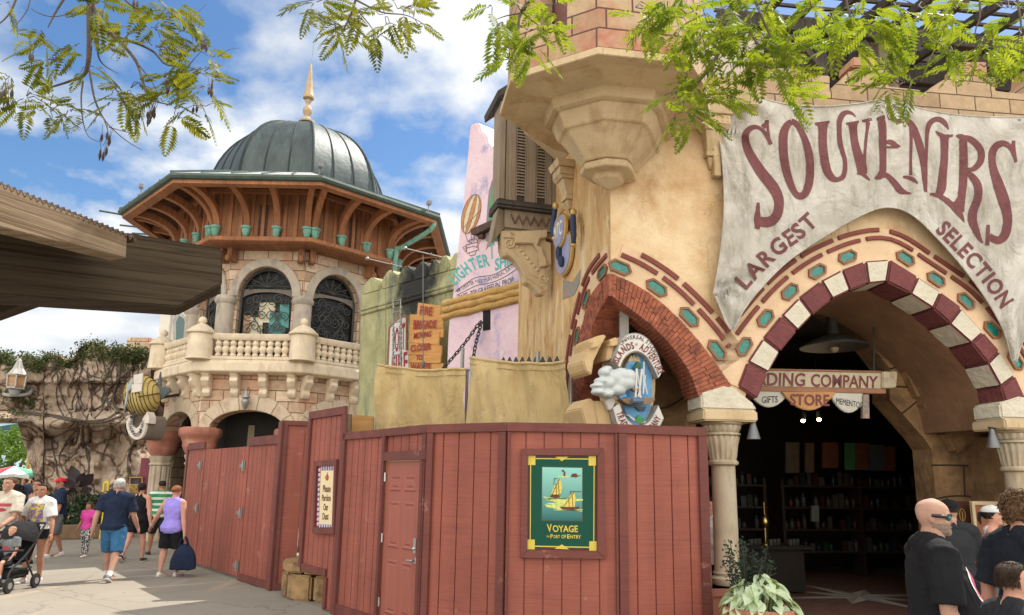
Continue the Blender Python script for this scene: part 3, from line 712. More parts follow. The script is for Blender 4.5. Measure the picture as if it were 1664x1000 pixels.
# --- peach band, dashes and tiles following each arch
def deco(pl,c,sgn,tA,tB,tiles,ulo=-99,uhi=99,hexlen=.30):
 def ok(t,o): p = polyat(c,t); n_ = nrm(c,t)[1]; return ulo < p[0] + n_[0] * o * sgn < uhi
 L = clen(c)
 q = MB(); strip(q,pl,c,tA,tB,-.06,.44,.004,.012,sgn,40); q.build('arch_band',m_band,bld)
 q = MB()
 for row,(o0,o1) in enumerate(((.265,.322),(.375,.435))):
  u = .02 + row * .22
  while u < L * (tB - tA) - .1:
   ln = .47; t0 = tA + u / L; t1 = min(tB,tA + (u + ln) / L)
   u += ln + .075
   while t1 > t0 + .01 and not ok(t1,o1): t1 -= .01
   while t1 > t0 + .01 and not ok(t0,o1): t0 += .01
   if t1 > t0 + .012: strip(q,pl,c,t0,t1,o0,o1,.012,.03,sgn,6)
 q.build('brick_dash_band',m_dash,bld,bevel=.008)
 for tt in tiles:
  p = polyat(c,tt); tx,n_ = nrm(c,tt); n_ = (n_[0] * sgn,n_[1] * sgn); o = .128
  def H(a,b):
   return [(p[0] + n_[0] * o + tx[0] * x + n_[0] * y,p[1] + n_[1] * o + tx[1] * x + n_[1] * y) for x,y in ((-a,0),(-a * .62,b),(a * .62,b),(a,0),(a * .62,-b),(-a * .62,-b))]
  outer,inner = H(hexlen / 2,.082),H(hexlen / 2 - .032,.056)
  q = MB()
  for k in range(6):
   k2 = (k + 1) % 6
   q.prism([pl.pt(*outer[k],.012),pl.pt(*outer[k2],.012),pl.pt(*inner[k2],.012),pl.pt(*inner[k],.012)],pl.n * .035)
  q.mi = 1; q.prism([pl.pt(*v,.012) for v in inner],pl.n * .018)
  q.build('green_tile',[m_hexrim,m_hex],bld)
def tclosest(pl,c,pxs):
 out = []
 for x,y in pxs:
  u,z = pl.uz(x,y); out.append(min(range(301),key=lambda i: (polyat(c,i / 300)[0] - u) ** 2 + (polyat(c,i / 300)[1] - z) ** 2) / 300)
 return out
so_s = resample(so_)
deco(FP,so_s,1,.0,1.0,tclosest(FP,so_s,[(1206,564),(1242,518),(1282,477),(1326,444),(1375,421),(1466,425),(1519,455),(1567,491),(1610,535),(1650,586)]),ulo=FP.u(F(1192,560)))
deco(FP,bo_,1,.0,.90,tclosest(FP,bo_,[(1006,437),(1067,467),(1124,511),(1172,563)]),uhi=FP.u(F(1188,560)),hexlen=.33)
q = MB(); za_,zb3 = FP.uz(988,447)[1],FP.uz(988,483)[1]; q.prism([KC + V((0,0,zb3)),KC + FP.n * .06 + V((0,0,zb3)),KC + FP.n * .05 + LP.n * .05 + V((0,0,zb3)),KC + LP.n * .06 + V((0,0,zb3))],(0,0,za_ - zb3)); q.build('brick_key',m_brick,bld)
deco(LP,lo_,1,.0,.97,[.08,.3,.52],hexlen=.33)
# --- columns
def column(P,zb,zi,nm='column'):
 """P: axis; zb base height; zi underside of the abacus"""
 q = MB(); q.lathe([(.185,zb),(.20,zb + .03),(.20,zb + .08),(.165,zb + .11),(.175,zb + .14),(.152,zb + .17),(.150,zb + .6),(.146,zi - .56),(.146,zi - .52)],(P.x,P.y,0),28)
 sh = q.build(nm,m_vcream if False else m_colstone,bld,smooth=True)
 q = MB()
 q.lathe([(.150,zi - .54),(.185,zi - .52),(.19,zi - .49),(.165,zi - .465)],(P.x,P.y,0),28)
 fl = lambda k,z: 1.0 if k % 4 in (0,1) else .88
 q.lathe([(.160,zi - .47),(.172,zi - .42),(.19,zi - .28),(.215,zi - .18),(.20,zi - .165)],(P.x,P.y,0),64,flute=fl)
 q.lathe([(.20,zi - .168),(.228,zi - .155),(.228,zi - .135),(.20,zi - .12)],(P.x,P.y,0),28)
 q.lathe([(.195,zi - .125),(.215,zi - .11),(.24,zi - .05),(.23,zi - .03)],(P.x,P.y,0),48,flute=lambda k,z: 1.0 if k % 3 else .90)
 q.lathe([(.235,zi - .034),(.262,zi - .02),(.255,zi)],(P.x,P.y,0),28)
 q.build('capital',m_colstone,sh,smooth=True,sharp=50)
 return sh
m_colstone = mat('pale_cast_stone',(.44,.37,.265),.8,.10,3,.25,40,stain=(.33,.25,.16),sst=(3,3,.8))
ax1 = F(1182,700) - FP.n * .17; ax2 = F(1662,705) - FP.n * .17
zi = F(1182,686).z; zb1 = atY(1165,950,ax1.y).z
for ax,xx in ((ax1,1182),(ax2,1662)):
 column(ax,zb1,zi)
 q = MB(); q.box((ax.x,ax.y,zi + .07),.70,.60,.138,radians(7)); q.build('abacus',m_stone,bld,bevel=.02)
 q = MB(); c_ = V((ax.x,ax.y,0))
 h1 = F(1182,632).z
 q.prism([c_ + fd * a + V((0,0,z)) + FP.n * .26 for a,z in ((-.36,zi + .14),(.36,zi + .14),(.34,zi + .22),(.08,h1),(-.06,h1 + .02),(-.36,zi + .34))],-FP.n * .5)
 q.build('impost_block',m_vcream,bld,bevel=.025,smooth=True)
 q = MB(); q.box((ax.x,ax.y,zb1 / 2),.72,.72,zb1,radians(7)); q.box((ax.x,ax.y,zb1 - .05),.78,.78,.1,radians(7)); q.build('pedestal',mat('terracotta_plinth',(.27,.105,.065),.75,.15,3,.2,30),bld,bevel=.02)
# --- corner corbel (octagonal bartizan) and turret
AX = V((1.2,8.92,0)); H0 = 6.55
def topv(x,y): p = atZ(x,y,H0); return V((p.x - AX.x,p.y - AX.y,0))
ring0 = [topv(897,234),topv(812,179),topv(830,120),topv(972,76),topv(1124,93),topv(1146,132)]
# far side closes the octagon
R0 = sum(v.length for v in ring0[2:5]) / 3
a3 = atan2(ring0[5].y,ring0[5].x); a0 = atan2(ring0[0].y,ring0[0].x)
if a0 < 0: a0 += 2 * pi
for k in range(1,3):
 a = a3 + (a0 - a3) * k / 3; ring0.append(V((R0 * cos(a),R0 * sin(a),0)))
# profile read off the left ridge: vertical plane through the axis and the left vertex
lv = ring0[2].normalized(); ln = V((lv.y,-lv.x,0))
prof = []
for x,y in [(830,120),(830.5,131),(857,137.5),(893,158),(897,160),(900,177),(904,180),(918,208),(923,212),(952,262),(949,267),(951,275),(966,283),(969,290),(993.8,310)]:
 p = onp(x,y,AX,ln); prof.append((max((p - AX).dot(lv) / ring0[2].length,0.012),p.z))
def cring(s,z): return [V((AX.x + v.x * s,AX.y + v.y * s,z)) for v in ring0]
prof[0] = (1.0,H0)
for i_,d_s in ((9,.025),(6,.03),(5,.02)): prof.insert(i_ + 1,(prof[i_][0] - d_s,prof[i_][1] + .004))
q = MB(); q.loft([cring(s,z) for s,z in [(.93,H0 + .05)] + prof],cap=True)
q.build('turret_corbel',m_stone,bld,bevel=.012)
# turret wall
q = MB()
zt = H0 + .04
TS = .93
hts = [1.9,1.9,.75,2.1,2.1,1.9,1.9,1.9,1.9]
for k in range(8):
 a,b = ring0[k] * TS,ring0[(k + 1) % 8] * TS; a2,b2 = a * .84,b * .84
 A_,B_,A2,B2 = [AX + v for v in (a,b,a2,b2)]
 segs = [(0,1,hts[k])] if k != 2 else [(0,.28,1.6),(.28,.62,.42),(.62,1,1.75)]
 if k == 3: segs = [(0,.42,2.0),(.42,.74,1.05),(.74,1,2.0)]
 for s0,s1,h in segs:
  pts = [A_.lerp(B_,s0),A_.lerp(B_,s1),A2.lerp(B2,s1),A2.lerp(B2,s0)]
  q.prism([p + V((0,0,zt)) for p in pts],(0,0,h))
q.build('turret_wall',m_turs,bld)
q = MB(); q.mi = 0
q.prism([AX + v * TS * .62 + V((0,0,zt)) for v in ring0],(0,0,2.6)); q.build('turret_core',mat('faded_pink_render',(.42,.22,.19),.9,.15,2,.3,12),bld)
# second cornice ledge behind the corbel, on the side wall
q = MB(); za = LP.at(880,285).z
prf = [(0,-.02),(.62,.42),(.62,.55),(.5,.62),(0,.62)]
r1 = [LP.pt(.75,za + z - .18,o) for o,z in prf]; r2 = [LP.pt(1.95,za + z - .18,o) for o,z in prf]
q.loft([r1,r2]); q.build('side_cornice',m_stone,bld,bevel=.012)
# lintel brackets: carved capital with tapering pendant
def bracket(pl,x,y,s,parent=bld):
 c = pl.at(x,y,.0); q = MB(); R = Matrix((pl.d,pl.n,V((0,0,1)))).transposed()
 def bx(z0,z1,w0,w1,d0,d1):
  f = lambda z,w_,d_: [c + V((0,0,z * s)) + pl.d * (a * w_ * s) + pl.n * (b * d_ * s) for a,b in ((-1,0),(1,0),(1,1),(-1,1))]
  q.loft([f(z0,w0,d0),f(z1,w1,d1)])
 bx(.30,.42,.22,.25,.30,.34); bx(.16,.295,.19,.19,.27,.27); bx(.10,.155,.17,.19,.22,.27); bx(-.18,.095,.10,.15,.10,.20); bx(-.26,-.185,.12,.12,.13,.13); bx(-.42,-.265,.05,.09,.04,.10)
 q.mi = 1
 for k in range(5):
  for z in (.2,.255): q.ball(c + pl.d * ((k - 2) * .075 * s) + V((0,0,z * s)) + pl.n * .27 * s,.022 * s,.012,.022 * s,6,4)
 q.build('bracket',[m_stone,m_stone],parent,bevel=.006)
bracket(LP,927,305,.85)
bracket(FP,1155,232,.95)
q = MB(); c_ = F(1160,262); q.box(c_ + FP.n * .06,.10,.12,.52,radians(7)); q.build('bracket',m_stone,bld,bevel=.008)
# --- cornice under the parapet on the right of the corbel and the block parapet
q = MB(); zc = F(1150,180).z
q.prism([FP.pt(FP.u(F(1100,180)),zc - .10,0),FP.pt(FP.u(F(1100,180)),zc - .06,.34),FP.pt(FP.u(F(1100,180)),zc + .14,.40),FP.pt(FP.u(F(1100,180)),zc + .14,0)],fd * (FP.u(F(1215,180)) - FP.u(F(1100,180)))); q.build('front_cornice',m_stone,bld,bevel=.012)
par = [(1150,178),(1150,125),(1200,122),(1218,112),(1305,109),(1309,120),(1349,123),(1349,146),(1355,141),(1381,115),(1413,106),(1440,112),(1444,140),(1496,146),(1498,160),(1515,141),(1546,122),(1618,125),(1618,147),(1640,150),(1664,152),(1668,130),(1720,128),(1760,160),(1900,170),(1900,260)]
q = MB(); q.prism([F(x,y,.03) for x,y in par] ,-FP.n * .42); q.build('parapet',m_pars,bld,bevel=.02)
# individual loose-looking blocks stepping the parapet
for x0,y0,x1,y1 in ((1222,92,1262,112),(1384,92,1424,108),(1560,100,1606,124),(1672,108,1716,130)):
 q = MB(); q.prism([F(x0,y1,0),F(x1,y1,0),F(x1 - 2,y0,0),F(x0 + 2,y0,0)],-FP.n * .36)
 q.build('parapet_block',mat('reddish_parapet_block',(.42,.23,.14),.85,.15,4,.4,25),bld,bevel=.02)
# --- roof-top timber pergola set back behind the parapet
bk = 1.7
pg = thing('roof_pergola','dark weathered timber pergola on the roof behind the stone parapet','pergola',tuple(F(1400,150,-bk)))
def Gp(u,z,o): return FP.pt(u,z,-bk - o)
u0 = FP.u(F(1215,100,-bk)); u1 = FP.u(F(1760,100,-bk)); zt_ = F(1290,158).z
q = MB(); q.prism([Gp(u0,zt_ - .6,1.5),Gp(u1 + 2,zt_ - .6,1.5),Gp(u1 + 2,F(1500,62,-bk - 1.5).z,1.5),Gp(u0,F(1300,62,-bk - 1.5).z,1.5)],-FP.n * .1); q.build('back_boarding',m_darkwood,pg)
for k,uu in enumerate((u0 + .2,FP.u(F(1340,80,-bk)),FP.u(F(1448,80,-bk)),FP.u(F(1600,80,-bk)),u1)):
 q = MB(); q.box(Gp(uu,zt_ + .9,.2),.34 if k == 2 else .2,.2,3.4,radians(7)); q.build('post',m_oldwood if k in (2,) else m_darkwood,pg,bevel=.01)
zr = F(1450,60,-bk).z
for o in (.0,1.2):
 q = MB(); q.box(Gp((u0 + u1) / 2 + .8,zr + .02,o),u1 - u0 + 2.6,.14,.24,radians(7)); q.build('beam',m_darkwood,pg,bevel=.008)
for k in range(15):
 uu = u0 - .2 + k * (u1 - u0 + 2) / 14
 q = MB(); q.bar(Gp(uu,zr + .16,-.9),Gp(uu + .02,zr + .52,2.0),.09,.15); q.build('rafter',m_darkwood,pg)
for k in range(9):
 q = MB(); o = -.75 + k * .36; z = zr + .27 + (o + .9) * .124
 q.bar(Gp(u0 - .4,z,o),Gp(u1 + 2,z + .01,o),.05,.05); q.build('lath',m_darkwood,pg)
for (xa,ya,xb,yb) in ((1448,130,1400,70),(1448,130,1500,62),(1340,120,1290,60)):
 q = MB(); q.bar(F(xa,ya,-bk + .05),F(xb,yb,-bk + .05),.1,.12,FP.n); q.build('brace',m_darkwood,pg)
# pale upper storey left of the pergola
q = MB(); q.prism([FP.pt(FP.u(F(1000,60,-1.2)),zt_ - .4,-1.3),FP.pt(FP.u(F(1245,60,-1.2)),zt_ - .4,-1.3),FP.pt(FP.u(F(1245,60,-1.2)),zt_ + 1.9,-1.3),FP.pt(FP.u(F(1000,60,-1.2)),zt_ + 1.9,-1.3)],-FP.n * 1.2); q.build('upper_storey_wall',mat('pale_grey_render',(.48,.43,.36),.9,.15,2,.3,10),bld)
# flat roof so nothing is hollow from the side
q = MB(); q.prism([KC - FP.n * .3 + V((0,0,ztop - .25)),FP.pt(uR + 6,ztop - .25,-.3),FP.pt(uR + 6,ztop - .25,-9.5),LP.pt(uE,ztop - .25,-.3) - FP.n * 5],(0,0,.15)); q.build('roof_slab',m_mortar,bld)
# --- recess behind the arches: vault, rock wall with the shop opening, dark room
RD = -1.55
ow = [FP.u(F(940,700,RD)),FP.u(F(2050,700,RD))]
op = [(1514,730),(1498,708),(1466,672),(1446,650),(1446,600),(1415,560),(1382,522),(1345,503),(1295,508),(1240,540),(1190,590),(1150,640),(1128,700)]
o2 = [F(x,y,RD) for x,y in op]; uo0 = FP.u(o2[-1]); uo1 = FP.u(o2[0])
out = [FP.pt(ow[0],0,RD),FP.pt(ow[0],ztop - .3,RD),FP.pt(ow[1],ztop - .3,RD),FP.pt(ow[1],0,RD),FP.pt(uo1,0,RD)] + o2 + [FP.pt(uo0,0,RD)]
q = MB(); q.prism(out,-FP.n * .45); q.build('inner_rock_wall',m_rock,bld)
# stone joints carved in the rock wall
q = MB()
for pl_ in ([(1514,756),(1570,757),(1640,762),(1700,765)],[(1514,812),(1560,806),(1640,815),(1710,816)],[(1566,757),(1568,806)],[(1446,628),(1490,634),(1530,670),(1560,672),(1600,676)],[(1466,672),(1500,640),(1512,590)],[(1415,560),(1440,540),(1455,530)],[(1446,600),(1480,590)],[(1382,522),(1400,500)],[(1060,662),(1085,662),(1120,640)],[(1010,664),(1060,662)],[(1514,900),(1640,905)]):
 q.tube([F(x,y,RD + .004) for x,y in spline(pl_,5)],.012,6)
q.build('carved_joint',m_grout,bld)
# lumps of rock framing the opening
q = MB(); rng = random.Random(8)
rk = [(1350,498),(1390,520),(1425,556),(1452,600),(1478,655),(1512,702),(1535,740)]
for k in range(len(rk) - 1):
 (xa,ya),(xb,yb) = rk[k],rk[k + 1]; dx_,dy_ = xb - xa,yb - ya; l = sqrt(dx_ * dx_ + dy_ * dy_); nx,ny = dy_ / l,-dx_ / l; w_ = 52 + rng.uniform(-8,12)
 q.prism([F(xa + dx_ * .03,ya + dy_ * .03,RD - .1),F(xb - dx_ * .03,yb - dy_ * .03,RD - .1),F(xb + nx * w_ - dx_ * .03,yb + ny * w_ - dy_ * .03,RD - .1),F(xa + nx * w_ + dx_ * .03,ya + ny * w_ + dy_ * .03,RD - .1)],FP.n * (.3 + rng.uniform(-.04,.06)))
q.build('rock_voussoir',m_rock,bld,bevel=.05,smooth=True,sharp=70)
# vault between striped arch and rock wall
si_s = resample(si_,40); cu_,cz_ = (si_s[0][0] + si_s[-1][0]) / 2,si_s[0][1]
rings = []
for o,k in ((-.38,1.0),(-.8,.985),(RD + .001,.95)):
 rings.append([FP.pt(cu_ + (p[0] - cu_) * k,cz_ + (p[1] - cz_) * k,o) for p in si_s])
q = MB(); q.loft(rings,cap=False,closed=False)
rings2 = [[FP.pt(cu_ + (p[0] - cu_) * k * 1.04,cz_ + (p[1] - cz_) * k * 1.04,o) for p in si_s] for o,k in ((RD + .001,.95),(-.8,.985),(-.38,1.0))]
q.loft(rings2,cap=False,closed=False); q.build('vault',m_vault,bld,smooth=True)
# return pier on the right under the vault
q = MB(); q.prism([F(1668,705,-.38),FP.pt(FP.u(F(1668,705,-.38)),0,-.38),FP.pt(FP.u(F(1668,705,-.38)),0,RD),FP.pt(FP.u(F(1668,705,-.38)),F(1668,705,-.38).z,RD)],fd * 1.2); q.build('pier',m_rock,bld)
# room
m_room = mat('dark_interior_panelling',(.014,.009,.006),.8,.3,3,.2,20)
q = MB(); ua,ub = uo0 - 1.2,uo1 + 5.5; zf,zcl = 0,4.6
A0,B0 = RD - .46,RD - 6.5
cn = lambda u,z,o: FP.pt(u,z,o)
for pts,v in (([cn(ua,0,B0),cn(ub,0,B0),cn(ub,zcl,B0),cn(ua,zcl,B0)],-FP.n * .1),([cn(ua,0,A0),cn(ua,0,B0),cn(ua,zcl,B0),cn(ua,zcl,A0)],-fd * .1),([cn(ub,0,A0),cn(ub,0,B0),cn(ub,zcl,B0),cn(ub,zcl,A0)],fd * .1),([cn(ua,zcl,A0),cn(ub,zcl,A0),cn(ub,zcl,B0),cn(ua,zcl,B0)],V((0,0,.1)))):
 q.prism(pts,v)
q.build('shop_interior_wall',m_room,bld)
# dark door leaf folded back at the right of the opening
q = MB(); q.prism([F(1488,700,RD - .5),F(1514,700,RD - .5),FP.pt(FP.u(F(1514,700,RD - .5)),0,RD - .5),FP.pt(FP.u(F(1488,700,RD - .5)),0,RD - .5)],-FP.n * .06); q.build('shop_door',flat('near_black_door',(.018,.018,.02),.5),bld)
# floor under the arches
m_pave = blockmat('maroon_brick_paving',(.12,.06,.05),(.17,.085,.065),(.07,.05,.045),.22,.11,.006,.6)
q = MB(); fA = [FP.pt(uo0 - 1.6,.004,.55),FP.pt(uR + 2,.004,.55),FP.pt(uR + 2,.004,B0),FP.pt(uo0 - 1.6,.004,B0)]; q.add(fA,[(0,1,2,3)]); o = q.build('shop_floor',m_pave); struct(o)
q = MB(); c_ = atZ(1395,972,.008); c_ = V((c_.x + .1,c_.y + .2,.0075))
for k in range(8):
 a = k * pi / 4 + .25; L_ = (1.75 if k % 2 == 0 else 1.0); wv = .26
 tip = c_ + V((cos(a) * L_,sin(a) * L_,0)); s1 = c_ + V((cos(a + pi / 8) * wv * 1.6,sin(a + pi / 8) * wv * 1.6,0)); s2 = c_ + V((cos(a - pi / 8) * wv * 1.6,sin(a - pi / 8) * wv * 1.6,0))
 q.mi = 0; q.add([c_,tip,s1],[(0,1,2)]); q.mi = 1; q.add([c_,s2,tip],[(0,1,2)])
o = q.build('compass_star_paving',[mat('pale_star_tile',(.40,.36,.31),.6,.1,4,.1,30),mat('grey_star_tile',(.25,.23,.21),.6,.1,4,.1,30)]); struct(o)
# --- merchandise fixtures seen in the dark shop
rng = random.Random(21)
cols = [(.05,.05,.045),(.05,.01,.008),(.015,.02,.03),(.045,.036,.024),(.012,.028,.012),(.04,.018,.008),(.06,.055,.045)]
mm = [flat('souvenir_paint_%s' % 'abcdefg'[i],c,.4) for i,c in enumerate(cols)]
for m_,nm_ in zip(mm,('white','red','blue','tan','green','orange','ivory')): m_.name = 'souvenir_%s' % nm_
m_rack = mat('dark_stained_wood',(.035,.02,.012),.5,.2,4,.1,30)
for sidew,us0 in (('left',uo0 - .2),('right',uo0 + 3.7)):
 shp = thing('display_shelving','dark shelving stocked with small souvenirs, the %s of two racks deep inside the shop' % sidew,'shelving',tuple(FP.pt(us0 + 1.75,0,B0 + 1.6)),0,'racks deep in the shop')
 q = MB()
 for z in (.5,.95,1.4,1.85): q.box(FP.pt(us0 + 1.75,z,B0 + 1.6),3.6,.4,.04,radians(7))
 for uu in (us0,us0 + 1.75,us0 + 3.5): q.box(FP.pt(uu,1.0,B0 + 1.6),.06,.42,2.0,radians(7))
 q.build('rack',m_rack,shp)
 for z in (.52,.97,1.42,1.87):
  for k in range(24):
   if rng.random() < .2: continue
   q = MB(); c = FP.pt(us0 + .08 + k * 3.4 / 24,z,B0 + 1.7); h = rng.uniform(.12,.3)
   if rng.random() < .5: q.lathe([(.04,.0),(.055,h * .3),(.05,h * .7),(.02,h * .8),(.03,h)],c,10)
   else: q.box(c + V((0,0,h / 2)),rng.uniform(.07,.13),.08,h,radians(7))
   q.build('souvenir',mm[rng.randrange(7)],shp,smooth=True)
for (x,y,w_,h_,c) in ((1382,742,16,44,(.04,.14,.05)),(1350,740,26,42,(.10,.03,.018)),(1316,744,14,48,(.09,.05,.03)),(1424,744,26,42,(.05,.07,.085)),(1446,746,18,40,(.13,.035,.02)),(1402,742,22,44,(.12,.04,.025)),(1288,744,22,50,(.07,.05,.035)),(1325,835,12,26,(.16,.16,.15))):
 q = MB(); q.prism([F(x - w_ / 2,y + h_ / 2,RD - 4.2),F(x + w_ / 2,y + h_ / 2,RD - 4.2),F(x + w_ / 2,y - h_ / 2,RD - 4.2),F(x - w_ / 2,y - h_ / 2,RD - 4.2)],-FP.n * .05)
 o = q.build('hanging_garment',mat('garment_%d' % x,c,.9,.2,6,.2,20),shp)
tb = thing('display_table','low dark table with pale cups and brass bell in the shop doorway','table',tuple(FP.pt((uo0 + uo1) / 2 + .3,0,RD - 2.6)))
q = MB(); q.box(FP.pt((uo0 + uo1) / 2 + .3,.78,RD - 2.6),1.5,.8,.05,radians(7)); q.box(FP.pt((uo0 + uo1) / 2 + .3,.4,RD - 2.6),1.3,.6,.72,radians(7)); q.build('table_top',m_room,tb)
for k in range(12):
 q = MB(); c = FP.pt((uo0 + uo1) / 2 - .35 + k * .12,.805,RD - 2.35 - .1 * (k % 3)); q.lathe([(.03,0),(.045,.04),(.045,.11),(.04,.11)],c,10); q.build('cup',mm[0 if k % 3 else 6],tb,smooth=True)
m_brass = mat('brass',(.6,.42,.16),.3,.2,8,.1,30,1.0)
q = MB(); c = FP.pt((uo0 + uo1) / 2 + .35,.8,RD - 2.5); q.lathe([(.09,0),(.09,.03),(.02,.06),(.02,.3),(.07,.34),(.09,.42),(.04,.52),(.012,.55),(.012,.75)],c,14); q.build('brass_ornament',m_brass,tb,smooth=True)
# two lit spotlights inside
for i,(x,y) in enumerate(((1305,684),(1331,682))):
 p = F(x,y,RD - 2.6); t_ = thing('ceiling_spotlight',('left' if i == 0 else 'right') + ' one of two small lit spotlights glowing inside the dark shop','spotlight',tuple(p),0,'spotlights inside the shop')
 q = MB(); q.lathe([(.02,.22),(.045,.18),(.05,.06),(.045,.05)],(p.x,p.y,p.z - .03),12); q.tube([(p.x,p.y,p.z + .18),(p.x,p.y,zcl)],.008,6); q.build('housing',flat('black_metal',(.02,.02,.02),.5),t_)
 q = MB(); q.ball((p.x,p.y,p.z),.035); q.build('bulb',flat('lit_bulb',(1,.8,.5),emis=((1,.75,.42),30)),t_)
 l = bpy.data.lights.new('bulb_light','POINT'); l.energy = 3; l.color = (1,.75,.45); l.shadow_soft_size = .04
 lo_b = bpy.data.objects.new('bulb_light',l); COL.objects.link(lo_b); lo_b.location = (p.x,p.y,p.z - .1)
# ================================================================== cloth banner
def clothmat(name,c1,c2,dirt,bs=3.0):
 m,t,b = newmat(name); co = nd(t,'ShaderNodeTexCoord').outputs['Object']
 c = mixc(t,ramp(t,tnoise(t,co,1.4,6,.65,(1,1,1),dist=1.2),.35,.68),c1,c2)
 c = mixc(t,ramp(t,tnoise(t,co,1,7,.72,(5,5,1.2)),.5,.72),c,dirt)
 t.links.new(c,b.inputs['Base Color']); b.inputs['Roughness'].default_value = .9; b.inputs['Specular IOR Level'].default_value = .15
 bump(t,b,tnoise(t,co,bs,5,.6,(1,1,.6),dist=2.5),.85,.06)
 bump(t,b,tnoise(t,co,180,2,.5),.12,.004)
 return m
m_cloth = clothmat('stained_grey_canvas',(.40,.37,.32),(.58,.55,.495),(.25,.225,.18))
m_bink = clothmat('faded_maroon_paint',(.150,.058,.060),(.195,.080,.082),(.12,.05,.05))
topc = spline([(1166,203),(1184,174),(1207,150),(1245,162),(1290,171),(1340,173),(1390,169),(1441,162),(1485,174),(1540,185),(1600,190),(1660,191),(1690,188),(1706,200)],8)
botc = spline([(1160,476),(1170,500),(1189,537),(1208,505),(1235,470),(1280,425),(1340,384),(1400,350),(1441,337),(1480,348),(1520,384),(1565,435),(1605,490),(1632,540),(1648,592),(1660,560),(1682,520),(1702,480)],8)
def bdisp(x,y):
 n_ = noise.fractal(V((x * .012,y * .007,3.1)),1.0,2.0,4) * .045
 e = 0
 for px_,py_ in ((1166,203),(1207,150),(1441,162),(1690,188),(1189,537),(1648,592),(1162,470)):
  r = sqrt((x - px_) ** 2 + (y - py_) ** 2); a = atan2(y - py_,x - px_)
  e += .042 * math.exp(-r / 130) * cos(a * 9 + px_)
 return .17 + n_ + e + .05 * sin((x - 1160) / 160)
bn = thing('cloth_banner','grey canvas banner painted Souvenirs Largest Selection, tied over the striped arch','banner',F(1410,340))
NX,NY = 110,40
grid = []
for i in range(NX + 1):
 s_ = i / NX; t_ = polyat(topc,s_); b2 = polyat(botc,s_)
 sag = 10 * sin(pi * 0)
 colm = []
 for j in range(NY + 1):
  k = j / NY; x = t_[0] + (b2[0] - t_[0]) * k; y = t_[1] + (b2[1] - t_[1]) * k
  if s_ < .12: x += 14 * sin(pi * k) * (1 - s_ / .12)     # the left edge bows inwards
  colm.append((x,y))
 grid.append(colm)
def banpt(x,y,o=0): return F(x,y,bdisp(x,y) + o)
q = MB(); n_ = NY + 1
q.add([banpt(*p) for c in grid for p in c],[(i * n_ + j,i * n_ + j + 1,(i + 1) * n_ + j + 1,(i + 1) * n_ + j) for i in range(NX) for j in range(NY)])
q.add([banpt(*p,o=-.006) for c in grid for p in c],[(i * n_ + j,(i + 1) * n_ + j,(i + 1) * n_ + j + 1,i * n_ + j + 1) for i in range(NX) for j in range(NY)])
cl = q.build('canvas',m_cloth,bn,smooth=True,recalc=False,sharp=180)
q = MB(); q.tube([banpt(*c[0],o=.004) for c in grid],.010,6); q.tube([banpt(*c[-1],o=.004) for c in grid],.010,6); q.tube([banpt(*p,o=.004) for p in grid[0]],.010,6)
q.build('hem',m_cloth,cl,smooth=True)
def grommet(x,y):
 p = banpt(x,y,.012); q = MB(); R = Matrix((FP.d,FP.n,V((0,0,1)))).transposed()
 q.ball(p,.022,.010,.022,10,6,R); q.build('grommet',m_galv,bn,smooth=True)
for x,y in ((1167,206),(1208,153),(1441,165),(1657,194),(1163,478),(1190,533),(1648,586)): grommet(x,y)
def densify(pts,step=6):
 out = []
 for a,b in zip(pts,pts[1:] + pts[:1]):
  l = sqrt((a[0] - b[0]) ** 2 + (a[1] - b[1]) ** 2); k = max(1,int(l / step)); out += [(a[0] + (b[0] - a[0]) * i / k,a[1] + (b[1] - a[1]) * i / k) for i in range(k)]
 return out
def stroke(mb,pts,fn,k=7):
 """pts: (x, y, width) -> ribbon following the curve"""
 s_ = spline(pts,k); L = []; R = []
 for i,(x,y,w_) in enumerate(s_):
  a = s_[max(0,i - 1)]; b = s_[min(len(s_) - 1,i + 1)]; tx,ty = b[0] - a[0],b[1] - a[1]; l = sqrt(tx * tx + ty * ty) or 1
  L.append((x - ty / l * w_ / 2,y + tx / l * w_ / 2)); R.append((x + ty / l * w_ / 2,y - tx / l * w_ / 2))
 o = len(mb.v); vs = []
 M_ = 3
 for a,b in zip(L,R):
  for j in range(M_ + 1): vs.append(fn(a[0] + (b[0] - a[0]) * j / M_,a[1] + (b[1] - a[1]) * j / M_))
 mb.add(vs,[(i * (M_ + 1) + j,(i + 1) * (M_ + 1) + j,(i + 1) * (M_ + 1) + j + 1,i * (M_ + 1) + j + 1) for i in range(len(L) - 1) for j in range(M_)])
q = MB()
k1,k2 = .22,.25
def SA(pts,x0=1190,y0=160,k=.22):
 stroke(q,[(x0 + a * k,y0 + b * k,w_ * k) for a,b,w_ in pts],lambda x,y: banpt(x,y,.005 + .0004 * (len(q.v) % 97) / 97))
def SB(pts): SA(pts,1420,160,.25)
# S
SA([(285,342,30),(268,300,30),(240,255,28),(205,222,26),(165,212,34),(125,228,42),(100,265,50),(98,320,56),(120,390,64),(165,470,72),(225,560,80),(290,640,84),(335,720,78),(345,790,72),(330,860,72),(290,905,76),(240,915,76),(205,905,68)])
SA([(192,770,22),(188,830,34),(186,890,52),(188,935,46),(182,965,36)]); SA([(254,160,22),(248,190,34),(225,215,40)]); SA([(262,160,14),(262,215,20),(270,300,22)])
# O
SA([(440,172,42),(405,200,52),(378,270,66),(378,400,66),(398,530,62),(430,630,54),(465,700,46),(500,722,52),(540,700,56),(568,620,60),(575,500,60),(560,380,58),(530,290,48),(495,215,46),(460,178,42),(438,172,42)])
